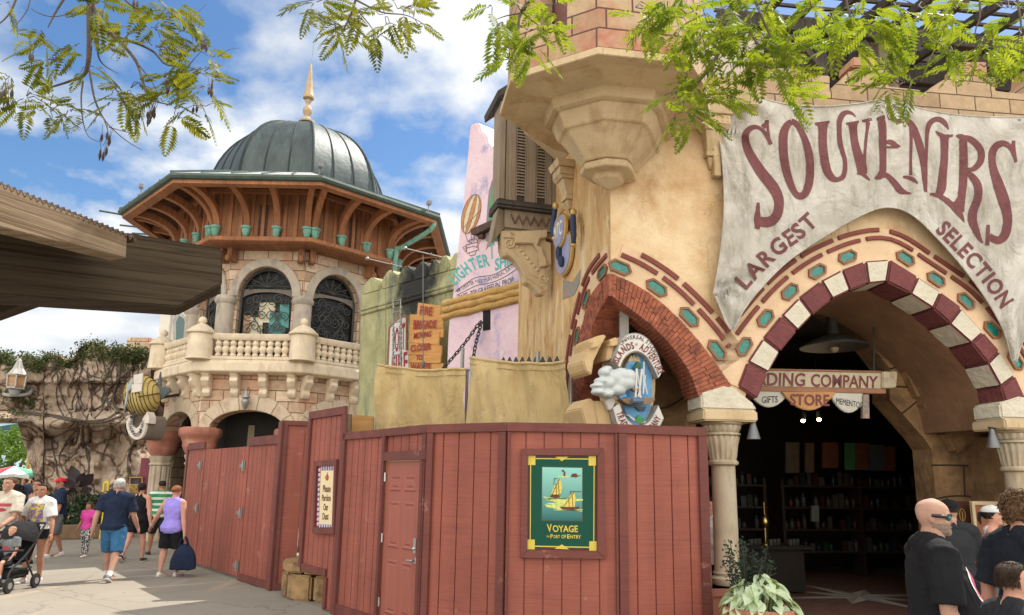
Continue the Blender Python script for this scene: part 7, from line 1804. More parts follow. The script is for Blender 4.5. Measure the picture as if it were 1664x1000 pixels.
for k,(pts,s_,qd) in enumerate((([(150,110),(235,90),(228,185),(150,190)],'SEA',[(160,165),(225,160),(228,110),(160,120)]),([(135,195),(228,180),(220,255),(130,270)],'VOYAGE',[(142,245),(215,235),(218,195),(146,208)]))):
 q = MB(); q.prism([hp(*p,.75) for p in pts],(0,.05,0)); fb = q.build('name_plate',m_sgf,hs_)
q = MB(); q.prism([hp(*p,.72) for p in ((95,200),(125,150),(150,140),(140,220),(100,260),(90,340),(60,430),(75,340))],(0,.06,0)); q.build('pennant',mat('grey_blue_pennant',(.30,.34,.36),.7,.3,6),hs_)
cr_o = spline([(85,530),(88,590),(120,660),(175,692),(225,665),(255,590),(262,500)],5); cr_i = spline([(125,470),(120,530),(145,580),(170,590),(200,570),(225,520),(250,470)],5)
class HPl:
 n = V((0,-1,0))
 @staticmethod
 def at(x,y,off=0.0): return atY(x,y,YS - .6 - off)
hpl = HPl()
q = MB(); q.prism([hpl.at(*p) for p in az(cr_o + cr_i[::-1])],(.035,.05,0)); q.build('crescent',m_sgf,hs_)
q = MB(); q.prism([hpl.at(*p) + V((.037,.053,0)) for p in az(cr_o + cr_i[::-1])],(.30,.42,0)); q.build('crescent_back',mat('tan_sign_back',(.15,.12,.09),.7,.15,5),hs_)
q = MB(); text_arc(q,'TRADING COMPANY',az([(103,520),(108,580),(140,645),(178,668),(215,640),(240,575),(246,510)]),5.2,lambda x,y: hpl.at(x,y,.02),.02); q.build('lettering',flat('dark_sign_letters',(.03,.02,.02)),hs_)
q = MB(); q.prism([hp(*p,.62) for p in ((255,480),(270,440),(290,490),(285,545),(258,545))],(.1,.2,0)); q.build('sail_shape',m_sgf,hs_)
q = MB(); q.tube([hp(240,420),hp(240,480)],.03,6); q.tube([hp(150,440,.6),hp(150,560,.6)],.03,6); q.tube([hp(120,490,.6),hp(190,470,.6)],.03,6); q.tube([hp(300,330),atY(300,640,21.6)],.04,6)
for x in (225,240,255): q.tube([hp(x,425,.1),hp(x - 2,475,.1)],.014,5)
q.build('bracket',m_iron,hs_)
q = MB(); c = hp(240,480,.05); q.box(c,.34,.24,.24); q.build('gondola',mat('copper_red_gondola',(.28,.10,.06),.6),hs_)
q = MB(); q.prism([hp(*p,-.5) for p in ((280,420),(350,370),(345,440),(300,470))],(0,.05,0)); q.build('flag',mat('maroon_flag',(.25,.05,.08),.8),hs_)
# ================================================================== beyond the rock arch
# white tower behind the balcony
YW = 34.0
wt = thing('white_tower','plain white tower with round-headed windows showing behind the balcony','tower',atY(285,560,YW))
m_white = mat('white_render',(.66,.62,.55),.85,.06,2,.2,10)
a,b = atY(262,600,YW),atY(345,600,YW); t0 = atY(270,470,YW).z
q = MB(); q.prism([V((a.x,YW,0)),V((b.x,YW,0)),V((b.x,YW,t0 + 1)),V((a.x,YW,t0 + 1))],(0,4,0)); q.build('wall',m_white,wt)
q = MB(); q.prism([V((a.x - .25,YW - .2,t0 - .5)),V((b.x,YW - .2,t0 - .5)),V((b.x,YW - .2,t0 - .25)),V((a.x - .25,YW - .2,t0 - .25))],(0,.2,0))
p0 = atY(263,500,YW); q.prism([V((a.x - .25,YW - .16,0)),V((a.x + .25,YW - .16,0)),V((a.x + .25,YW - .16,t0 - .51)),V((a.x - .25,YW - .16,t0 - .51))],(0,.15,0)); q.prism([V((a.x - .35,YW - .3,atY(265,498,YW).z)),V((a.x + .35,YW - .3,atY(265,498,YW).z)),V((a.x + .35,YW - .3,atY(265,493,YW).z)),V((a.x - .35,YW - .3,atY(265,493,YW).z))],(0,.12,0)); q.build('trim',m_white,wt,bevel=.03)
q = MB(); q.prism([atY(x,y,YW - .02) for x,y in ((281,552),(281,522),(284,512),(290,507),(297,509),(302,518),(302,552))],(0,.02,0)); wd_ = q.build('window',mat('grey_recess_plaster',(.38,.36,.33),.9),wt)
q = MB(); q.prism([atY(x,y,YW - .04) for x,y in ((286,552),(286,524),(291,513),(298,518),(302,530),(302,552))],(0,.018,0)); q.build('pane',flat('teal_window_glass',(.06,.12,.12),.15),wd_)
for x0,x1,y0 in ((228,243,548),):
 p = atY(235,560,30); q = MB(); q.box((p.x,p.y,p.z / 2),1.0,1.0,p.z + .4); tag(q.build('stone_chimney',m_tst,bevel=.03),'small grey block turret peeping over the ivy beside the balcony','turret')
# seen through the passage
YG = 52.0
q = MB(); a = atY(-40,700,YG); b = atY(34,700,YG); zt3 = atY(10,664,YG).z
q.prism([V((a.x,YG,0)),V((b.x,YG,0)),V((b.x,YG,zt3)),V((a.x,YG,zt3))],(0,3,0)); fh = thing('far_building','pale blue far building with a dark lettered roof sign through the rock passage','building',(a.x,YG,0))
q.build('wall',mat('pale_blue_render',(.36,.50,.58),.8,.15,.6,.1,3),fh)
q = MB(); p1 = [atY(x,y,YG - .1) for x,y in ((0,707),(30,699),(30,690),(0,695))]
for k in range(9): x = 1 + k * 3.3; q.tube([atY(x,704 - k * .7,YG - .1),atY(x + .9,693 - k * .5,YG - .1)],.12,5); q.tube([atY(x,704 - k * .7,YG - .1),atY(x + 2.2,702 - k * .7,YG - .1)],.1,5)
q.build('sign_strokes',flat('dark_teal_sign',(.03,.09,.11)),fh)
rt = thing('brick_ruin','stepped terracotta block ruin beyond the rock passage','ruin',atZ(35,800))
YT = 38.0; m_ruin = blockmat('terracotta_block',(.36,.17,.09),(.46,.25,.14),(.15,.08,.05),.6,.4,.02)
for (x0,x1,y0) in ((24,50,731),(31,48,725),(20,40,770)):
 a,b = atY(x0,850,YT),atY(x1,850,YT); z = atY(x0,y0,YT).z; q = MB(); q.box(((a.x + b.x) / 2,YT + .6 + .1 * (y0 % 3),z / 2),b.x - a.x,1.2,z); q.build('block_pier',m_ruin,rt,bevel=.06)
q = MB(); a = atY(52,740,YT - .3); b = atY(48,790,YT - .3)
for x in (46,52): q.tube([atY(x,735,YT - .3),V((atY(x,800,YT - .3).x,YT - .5,0))],.05,6)
for y in range(740,800,8): q.tube([atY(46,y,YT - .32),atY(52,y,YT - .32)],.035,5)
tag(q.build('wooden_ladder',mat('pale_ladder_wood',(.42,.30,.12),.8)),'pale wooden ladder leaning on the terracotta ruin','ladder')
# bushy green tree
def crown(mb,c,rx,ry,rz,clumps,per,rng,L0,L1):
 for _ in range(clumps):
  d_ = V((rng.gauss(0,1),rng.gauss(0,1),rng.gauss(0,1))).normalized(); k = rng.random() ** .35
  leafblob(mb,c + V((d_.x * rx * k,d_.y * ry * k,d_.z * rz * k)),rng.uniform(.3,.6) * min(rx,rz) * .5,per,rng,L0,L1)
tr = thing('bushy_tree','bright green bushy tree beyond the rock passage','tree',atZ(20,800))
c = atY(25,725,46); q = MB(); crown(q,c,2.4,1.6,1.5,75,60,rng,.12,.26); q.build('crown',leafmat('bright_tree_leaf',(.06,.13,.02),(.18,.28,.05),.35),tr,recalc=False)
q = MB(); q.tube(spline([(c.x,c.y,0),(c.x + .1,c.y,1.2),(c.x - .2,c.y,c.z)],4),[.2] * 5 + [.12] * 4,8); q.tube([(c.x + .1,c.y,1.2),(c.x + .9,c.y,c.z)],[.12,.05],6); q.build('trunk',m_vine,tr)
# market umbrella
for (x,y,Y,r,lab) in ((24,757,33,1.45,'red, white and green striped market umbrella in the distance, nearer the left edge'),(58,759,35,1.1,'pale green and white market umbrella partly hidden by the rock wall')):
 c = atY(x,y,Y); u_ = thing('market_umbrella',lab,'umbrella',(c.x,c.y,0)); q = MB()
 for k in range(8):
  q.mi = (1,0,1,2)[k % 4] if x < 40 else (1,2)[k % 2]
  a0,a1 = 2 * pi * k / 8 + .2,2 * pi * (k + 1) / 8 + .2
  e0,e1 = c + V((r * cos(a0),r * sin(a0),-.42)),c + V((r * cos(a1),r * sin(a1),-.42)); m0 = (e0 + e1) / 2 + V((0,0,.03)) - (e0 + e1 - c * 2) * .04
  q.add([c,e0,m0,e1,e0 - V((0,0,.14)),m0 - V((0,0,.12)),e1 - V((0,0,.14))],[(0,1,2),(0,2,3),(1,4,5,2),(2,5,6,3)])
 q.build('canopy',[flat('umbrella_red',(.50,.03,.06)),flat('umbrella_white',(.6,.6,.55)),flat('umbrella_green',(.10,.36,.22))],u_,recalc=False)
 q = MB(); q.tube([(c.x,c.y,0),(c.x,c.y,c.z + .05)],.035,8); q.build('pole',m_iron,u_)
q = MB(); a = atZ(170,886); q.prism([atY(x,y,22.4) for x,y in ((165.5,800),(168,783),(177,781),(176,798),(173.5,798),(174,785),(170,786),(168,800))],(0,.04,0)); ft = q.v[0]
q.tube([V((ft.x + .1,22.45,ft.z)),V((ft.x + .08,22.45,0))],.03,6); tag(q.build('yellow_sign_stand',flat('safety_yellow',(.60,.46,.03))),'yellow framed sign stand in front of the dark rock, beside the grey-haired man','sign stand')
# ================================================================== distant horizon belt of trees
q = MB(); rng2 = random.Random(77)
for k in range(170):
 a = rng2.uniform(-1.1,.9); r = rng2.uniform(150,190); c = V((r * sin(a),r * cos(a),rng2.uniform(1,6))); leafblob(q,c,rng2.uniform(4,7),40,rng2,1.2,2.6,.7)
o = q.build('distant_trees',leafmat('far_tree_leaf',(.04,.07,.03),(.09,.13,.05),.2),recalc=False); tag(o,'far belt of trees along the horizon behind the buildings','trees',None,'stuff')
hg = thing('hedge','dark green clipped hedge low behind the umbrella at the far left','hedge',atZ(5,812)); q = MB()
for k in range(60): leafblob(q,atY(rng2.uniform(-50,28),rng2.uniform(772,812),43),.5,40,rng2,.12,.24)
q.build('leaves',leafmat('hedge_leaf',(.02,.04,.012),(.05,.08,.025),.15),hg,recalc=False)
# ================================================================== near timber shelter, left edge
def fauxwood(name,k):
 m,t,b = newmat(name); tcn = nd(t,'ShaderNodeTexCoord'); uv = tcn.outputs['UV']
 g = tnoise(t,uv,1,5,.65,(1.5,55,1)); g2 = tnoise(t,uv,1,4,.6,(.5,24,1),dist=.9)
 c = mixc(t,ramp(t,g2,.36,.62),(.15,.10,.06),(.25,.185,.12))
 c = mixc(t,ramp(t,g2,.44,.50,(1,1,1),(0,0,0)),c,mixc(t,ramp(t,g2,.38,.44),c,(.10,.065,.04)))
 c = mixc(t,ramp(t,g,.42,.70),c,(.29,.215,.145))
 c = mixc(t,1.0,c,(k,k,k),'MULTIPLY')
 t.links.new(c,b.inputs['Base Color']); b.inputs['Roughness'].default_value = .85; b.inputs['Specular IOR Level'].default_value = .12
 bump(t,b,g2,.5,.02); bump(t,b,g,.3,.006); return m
m_faux = fauxwood('grained_faux_timber',1.0); m_fauxd = fauxwood('roof_shade_faux_timber',.24)  # dark copy: shade under the roof is put into its colour
pt_ = thing('timber_shelter','heavy grained timber beams and corrugated roof edge of a shelter close by at the left','shelter',(-5.2,4.6,0))
# main beam: side face seen from below, running away to the right
bA = atY(362,404,5.1); bdir = V((.9,.44,0)).normalized()
BPl = Plane(bA,bdir)
side = [(-330,330),(-60,352),(215,379),(362,404),(361,462),(291,499),(-60,476),(-330,462)]
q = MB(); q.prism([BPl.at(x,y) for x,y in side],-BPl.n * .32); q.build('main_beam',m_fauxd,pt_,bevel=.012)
# sunlit raking fascia on top
fa = [(-30,282),(0,298),(13,303),(207,384),(205,420),(0,369),(-30,362)]
fP = Plane(atY(206,400,4.4),V((.42,.91,0)))
q = MB(); q.prism([fP.at(x,y) for x,y in [(-260,190),(13,302),(207,384),(205,420),(0,369),(-260,300)]],-fP.n * .14); q.build('fascia_board',m_faux,pt_,bevel=.008)
q = MB(); A = fP.at(-260,194); B = fP.at(222,388); n_ = 44; rows = []; dv = (B - A); up_ = V((0,0,1)); back = -fP.n
for i in range(n_ * 4 + 1):
 s_ = i / (n_ * 4); h = .016 * sin(2 * pi * n_ * s_) - .02; p = A.lerp(B,s_) + up_ * (h + .02); rows.append([p + fP.n * .0,p + back * 1.6 + up_ * .1,p + back * 1.6 + up_ * .09,p + fP.n * .0 - up_ * .012])
q.loft(rows,cap=True); q.build('corrugated_roof',mat('rusty_brown_sheet',(.10,.06,.04),.7,.3,4,.2,20),pt_)
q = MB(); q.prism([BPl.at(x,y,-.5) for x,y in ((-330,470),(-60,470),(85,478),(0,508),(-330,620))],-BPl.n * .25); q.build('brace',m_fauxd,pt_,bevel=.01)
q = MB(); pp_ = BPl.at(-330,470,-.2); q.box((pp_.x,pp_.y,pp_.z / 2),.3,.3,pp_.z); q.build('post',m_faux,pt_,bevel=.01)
# ================================================================== overhanging feathery trees
m_fr = leafmat('feathery_leaf',(.06,.115,.014),(.27,.32,.045),.55,.5)
m_fr2 = leafmat('feathery_leaf_dark',(.035,.06,.016),(.22,.225,.035),.45,.5)
m_bark = mat('grey_brown_bark',(.11,.085,.068),.9,.3,10,.5,40)
m_pod = mat('dark_seed_pod',(.055,.032,.022),.7,.3,20,.2,40)
def frond(mb,base,dirv,L,rng,droop=.25):
 dirv = dirv.normalized(); side = dirv.cross(V((0,0,1)))
 if side.length < .15: side = V((rng.uniform(-1,1),rng.uniform(-1,1),0))
 side.normalize(); side = (side + V((0,0,rng.uniform(-.5,.5)))).normalized(); n_ = 11; upn = side.cross(dirv).normalized()
 P = lambda s_: base + dirv * (L * s_) - V((0,0,1)) * droop * L * s_ * s_
 for i in range(n_):
  s_ = .12 + .86 * i / (n_ - 1); c = P(s_); t_ = (P(s_ + .02) - P(s_)).normalized(); lf = L * .36 * (sin(pi * min(1,.18 + .80 * s_)) ** .7) * rng.uniform(.85,1.1); wd = L * .05
  for sg in (-1,1):
   d_ = (side * sg * .84 + t_ * .55 + upn * rng.uniform(-.2,.12)).normalized(); w_ = d_.cross(upn).normalized() * wd; tip = c + d_ * lf - V((0,0,1)) * lf * .12
   md = c + d_ * lf * .5
   mb.add([c,md + w_,tip,md - w_],[(0,1,2,3)])
 s2 = upn * .0025
 mb.add([base - s2,base + s2,P(.5) + s2,P(1),P(.5) - s2],[(0,1,2,3,4)])
def hangtree(name,lab,limbs,clusters,Y,n_f,L0,L1,seed,m,pods=(),loc=None,base=None):
 rng = random.Random(seed); t_ = thing(name,lab,'tree',loc or atY(clusters[0][0],clusters[0][1],Y))
 q = MB()
 for pts,r0,r1 in limbs:
  s_ = spline([tuple(atY(x,y,Y + o)) for x,y,o in pts],6); n_ = len(s_); q.tube(s_,[r0 + (r1 - r0) * i / (n_ - 1) for i in range(n_)],7)
 qf = MB()
 for (x,y,rx,ry,nf) in clusters:
  for _ in range(max(1,int(nf * n_f))):
   a = rng.uniform(0,2 * pi); k = sqrt(rng.random()); px_,py_ = x + rx * k * cos(a),y + ry * k * sin(a); b0 = atY(px_,py_,Y + rng.uniform(-.45,.45))
   d_ = V((cos(a) * 1.0 + rng.uniform(-.5,.5),rng.uniform(-.8,.8),-sin(a) * .7 - .25 + rng.uniform(-.35,.35)))
   frond(qf,b0,d_,rng.uniform(L0,L1),rng,rng.uniform(.1,.4))
   if rng.random() < .8:
    c_ = atY(x,y,Y); q.tube([c_.lerp(b0,.2),c_.lerp(b0,.65) + V((0,0,rng.uniform(-.03,.03))),b0],.0035,4)
 qf.build('foliage',m,t_,recalc=False)
 for (x,y,n_) in pods:
  for _ in range(n_):
   p = atY(x + rng.uniform(-7,7),y + rng.uniform(-6,6),Y + rng.uniform(-.2,.2)); qp = MB(); L_ = rng.uniform(.07,.11); qp.lathe([(.001,0),(.010,-L_ * .3),(.013,-L_ * .6),(.002,-L_)],p,6); qp.build('seed_pod',m_pod,t_,smooth=True)
   q.tube([p,p + V((rng.uniform(-.02,.02),0,.08))],.002,4)
 q.build('branches',m_bark,t_,smooth=True); return t_
z1 = lambda pts: [(x * .3,y * .3,o) for x,y,o in pts]
hangtree('overhanging_tree','thin feathery branches with dark seed pods hanging into the blue sky, top left',[
 (z1([(560,-420,.3),(500,-160,0),(487,60,0),(485,200,0),(478,340,.05),(450,410,.1),(380,440,.1),(270,475,.1)]),.035,.007),(z1([(490,-10,0),(530,90,0),(600,180,-.1),(680,260,-.1),(740,340,-.15),(775,450,-.2),(800,520,-.2),(840,550,-.2),(930,570,-.2)]),.02,.004),(z1([(640,205,-.1),(740,235,-.05),(830,280,.1),(900,350,.1),(1010,365,.15),(1080,380,.2)]),.014,.003),(z1([(660,-20,.2),(720,35,.2),(800,65,.2),(880,100,.25),(960,115,.3)]),.012,.003),(z1([(720,35,.2),(750,90,.2),(780,150,.2)]),.007,.003),(z1([(350,-10,-.2),(300,70,-.2),(260,150,-.2)]),.012,.004),(z1([(470,75,0),(380,75,0),(300,90,-.1),(230,80,-.2),(170,50,-.2)]),.008,.003),(z1([(520,100,0),(530,200,0),(530,290,0),(560,350,.1),(640,400,.1)]),.012,.003),(z1([(485,380,0),(500,480,0),(520,560,0),(560,640,.1),(600,690,.1),(680,760,.1),(770,815,.1)]),.010,.002),(z1([(450,440,0),(440,540,0),(450,660,0),(480,740,0),(540,770,0)]),.008,.002),(z1([(90,-10,0),(60,60,0),(20,110,0),(-20,140,0)]),.010,.004),(z1([(165,-10,.1),(150,50,.1),(110,110,.1),(55,175,.1)]),.006,.002),(z1([(740,340,0),(820,440,0),(850,500,0)]),.006,.002),(z1([(1020,360,.1),(1060,310,.1),(1100,270,.2)]),.005,.002),(z1([(590,690,0),(700,720,0),(750,725,0)]),.004,.0015),(z1([(560,640,0),(585,720,0),(560,790,0)]),.005,.002),(z1([(450,660,0),(400,690,0),(350,710,0)]),.004,.0015),(z1([(1180,310,.1),(1240,270,.1),(1290,265,.1)]),.003,.001),(z1([(1030,100,.1),(1080,60,.1),(1120,20,.1)]),.003,.001)],
 [(18,125,20,16,5),(42,158,30,22,10),(80,175,28,22,10),(112,178,22,20,7),(75,62,22,20,7),(92,95,22,14,5),(62,75,14,12,3),(130,70,14,18,4),(165,75,16,14,3),(140,108,14,14,3),(150,8,20,12,6),(175,6,20,10,5),(215,45,26,16,8),(250,45,26,18,8),(280,25,26,20,8),(250,75,22,14,6),(295,50,20,18,7),(315,70,22,20,7),(340,92,20,18,6),(300,95,24,12,6),(265,10,24,10,5),(185,145,22,18,7),(210,145,22,18,7),(215,165,20,14,6),(180,165,14,14,4),(275,150,22,18,7),(310,120,26,20,8),(335,140,24,16,7),(320,170,24,18,8),(285,190,20,16,5),(270,165,14,12,3),(330,115,20,14,5),(10,4,14,6,3)],
 5.6,.8,.17,.26,3,m_fr2,[(305,32,4),(322,45,2),(332,65,3),(297,80,5),(303,82,3),(277,132,3),(339,140,5),(222,180,3),(245,182,5),(250,176,4),(172,218,4),(168,240,3),(8,150,6),(15,145,3),(53,82,3),(150,60,1),(314,175,2),(225,2,2)])
hangtree('overhanging_tree','small feathery branch hanging from the top edge above the dome spire',[([(610,-160,.4),(585,-40,.1),(575,10,0),(560,45,0),(545,65,0)],.016,.003),([(578,0,0),(620,20,0),(660,25,0),(690,40,0)],.008,.002),([(575,10,0),(600,40,0),(612,60,0)],.006,.002),([(585,-30,0),(530,-5,0),(480,5,0)],.007,.002)],
 [(510,4,26,10,6),(540,25,24,18,8),(570,45,24,20,9),(545,50,20,16,6),(590,20,26,16,8),(625,25,26,14,8),(655,15,24,16,8),(645,40,20,12,5),(605,50,16,10,4),(672,30,16,16,4)],5.2,.85,.17,.25,8,m_fr2)
zB = lambda pts: [(780 + x * .32,y * .32,o) for x,y,o in pts]
zC = lambda pts: [(1160 + x * .32,y * .32,o) for x,y,o in pts]
hangtree('overhanging_tree','bright sunlit feathery sprays hanging over the stone corner turret, top centre',[(zB([(420,-420,.3),(300,-60,0),(230,30,0),(200,90,0),(190,200,0),(160,300,0)]),.018,.004),(zB([(210,60,0),(270,110,0),(330,150,0)]),.006,.002),(zB([(200,70,0),(140,80,0),(80,100,0)]),.006,.002)],
 [(800,10,16,14,3),(815,35,22,14,7),(820,62,20,16,7),(850,20,20,12,6),(860,50,26,14,9),(885,50,22,14,7),(845,78,20,14,7),(865,75,18,12,5),(828,95,14,14,5),(905,8,22,10,5),(895,28,14,8,3)],4.6,.85,.15,.22,13,m_fr)
hangtree('overhanging_tree','large bright green feathery canopy hanging over the souvenirs banner and parapet',[
 (zB([(1900,-620,.6),(1600,-150,.3),(1340,0,0),(1270,60,0),(1240,140,0),(1225,240,0),(1170,340,0),(1100,430,0),(1060,480,0)]),.03,.004),(zB([(1340,0,0),(1360,80,0),(1370,160,0),(1340,240,0)]),.010,.003),(zB([(1360,140,0),(1280,180,0),(1180,160,0),(1130,40,0)]),.007,.002),(zB([(1375,160,0),(1330,180,0),(1260,230,0)]),.006,.002),
 (zC([(1500,-500,.6),(1300,-100,.3),(1210,0,.1),(1150,90,.1),(1060,160,.1),(990,190,.1),(940,280,.1),(880,340,.1),(850,400,.1)]),.022,.003),(zC([(200,-20,0),(240,80,0),(280,170,0),(330,250,0),(350,300,0)]),.010,.003),(zC([(165,0,0),(170,120,0),(220,220,0),(300,270,0),(325,330,0)]),.010,.003),(zC([(670,-20,0),(690,80,0),(730,140,0)]),.009,.002),(zC([(1350,-20,0),(1350,90,0),(1330,150,0),(1320,240,0)]),.008,.002),(zC([(1540,0,0),(1560,150,0),(1520,250,0)]),.009,.002),(zC([(960,300,.1),(1010,330,.1),(1060,330,.1),(1110,300,.1)]),.004,.0015)],
 [(1030,12,24,12,8),(1050,30,22,16,9),(1085,15,26,14,10),(1075,40,24,14,8),(1110,45,24,16,9),(1130,20,24,18,9),(1140,60,24,18,9),(1160,30,26,20,10),(1175,65,24,16,9),(1195,35,24,22,10),(1205,85,26,18,10),(1185,100,24,14,8),(1165,110,22,14,7),(1120,130,22,14,8),(1095,150,20,14,8),(1110,175,18,14,8),(1140,150,24,16,9),(1130,190,20,16,8),(1098,185,14,12,4),(1170,145,22,14,7),(1185,160,14,10,4),(1230,15,26,14,9),(1250,65,26,18,9),(1225,60,24,20,9),(1275,60,24,18,9),(1270,95,24,16,9),(1295,75,22,14,7),(1240,105,22,16,8),(1265,130,22,14,7),(1275,150,16,12,5),(1305,105,16,10,4),(1320,12,26,14,9),(1345,20,24,14,8),(1390,15,28,14,9),(1365,45,24,14,8),(1400,40,26,18,10),(1425,45,20,14,7),(1380,70,24,14,8),(1395,80,20,14,6),(1420,85,14,12,4),(1460,15,24,14,8),(1490,10,26,12,8),(1480,35,16,12,4),(1430,105,22,12,8),(1455,120,22,14,8),(1470,135,22,12,8),(1445,145,20,14,6),(1480,130,16,10,4),(1530,70,24,12,7),(1550,85,26,14,9),(1590,75,26,14,9),(1570,105,24,12,8),(1610,100,24,14,8),(1625,75,22,14,7),(1600,60,20,10,5),(1520,20,20,12,5),(1560,5,22,8,5),(1640,15,26,16,8),(1655,50,22,18,7),(1655,95,18,14,5),(1250,5,24,10,7),(1185,10,24,12,8)],
 4.3,.74,.15,.23,21,m_fr)
# ================================================================== people
from mathutils.bvhtree import BVHTree
def skinmat(name,c): m = mat(name,c,.66,.08,9,.10,90,spec=.25,col2=(c[0] * .84,c[1] * .74,c[2] * .72)); m.node_tree.nodes['Principled BSDF'].inputs['Subsurface Weight'].default_value = .12; m.node_tree.nodes['Principled BSDF'].inputs['Subsurface Radius'].default_value = (.012,.005,.003); return m
SK1 = skinmat('light_skin',(.45,.275,.205)); SK2 = skinmat('tan_skin',(.40,.205,.13)); SK3 = skinmat('pink_skin',(.56,.31,.225))
def fabric(name,c,wr=.45):
 if name in MATS: return MATS[name]
 m,t,b = newmat(name); co = nd(t,'ShaderNodeTexCoord').outputs['Object']
 t.links.new(mixc(t,ramp(t,tnoise(t,co,5,4,.6),.3,.7),sc(c,.86),sc(c,1.1)),b.inputs['Base Color']); b.inputs['Roughness'].default_value = .88; b.inputs['Specular IOR Level'].default_value = .2
 bump(t,b,tnoise(t,co,1,4,.5,(5,5,3.2),dist=2.2),wr * 1.3,.05); bump(t,b,tnoise(t,co,350,2,.5),.1,.002)
 MATS[name] = m; return m
def hairmat(name,c):
 return mat(name,c,.6,.45,1,.8,1,st=(60,60,14),spec=.2,bd=.012)
HEAD = [(.00,.15,.39,-.08),(.05,.22,.435,.06),(.13,.27,.435,.20),(.22,.305,.42,.30),(.32,.325,.41,.36),(.42,.34,.395,.41),(.52,.35,.39,.44),(.62,.355,.405,.455),(.72,.352,.395,.45),(.82,.325,.34,.41),(.90,.26,.255,.33),(.96,.16,.15,.20),(1.0,.04,.04,.05)]
def remesh_obj(mb,name,m,parent,vox,smooth=2,fold=0.0):
 o = mb.build(name,m,None,recalc=True)
 md = o.modifiers.new('r','REMESH'); md.mode = 'VOXEL'; md.voxel_size = vox; md.adaptivity = 0
 ms_ = o.modifiers.new('s','SMOOTH'); ms_.factor = .5; ms_.iterations = smooth
 dg = bpy.context.evaluated_depsgraph_get(); me = bpy.data.meshes.new_from_object(o.evaluated_get(dg))
 old = o.data; o.modifiers.clear(); o.data = me; bpy.data.meshes.remove(old); me.name = name
 if fold:
  sd_ = random.random() * 50
  nn_ = [v.normal.copy() for v in me.vertices]
  for v,vn in zip(me.vertices,nn_):
   c = v.co.copy(); a = noise.fractal(V((c.x * 5 + c.z * 2.2,c.y * 5,c.z * 6 + sd_)),1,2,3); b = noise.noise(V((c.x * 9 - c.z * 5,c.y * 9 + c.z * 3,c.z * 5 + sd_))); v.co = c + vn * fold * (a * .8 + (1 - abs(b) * 2.2) * .5 - .25)
 if not len(me.materials): me.materials.append(m)
 me.polygons.foreach_set('use_smooth',[True] * len(me.polygons)); me.update()
 if parent: o.parent = parent
 return o
def ering(c,rx,ry,n=20,ax=V((1,0,0)),ay=V((0,1,0))): return [c + ax * (rx * cos(2 * pi * k / n)) + ay * (ry * sin(2 * pi * k / n)) for k in range(n)]
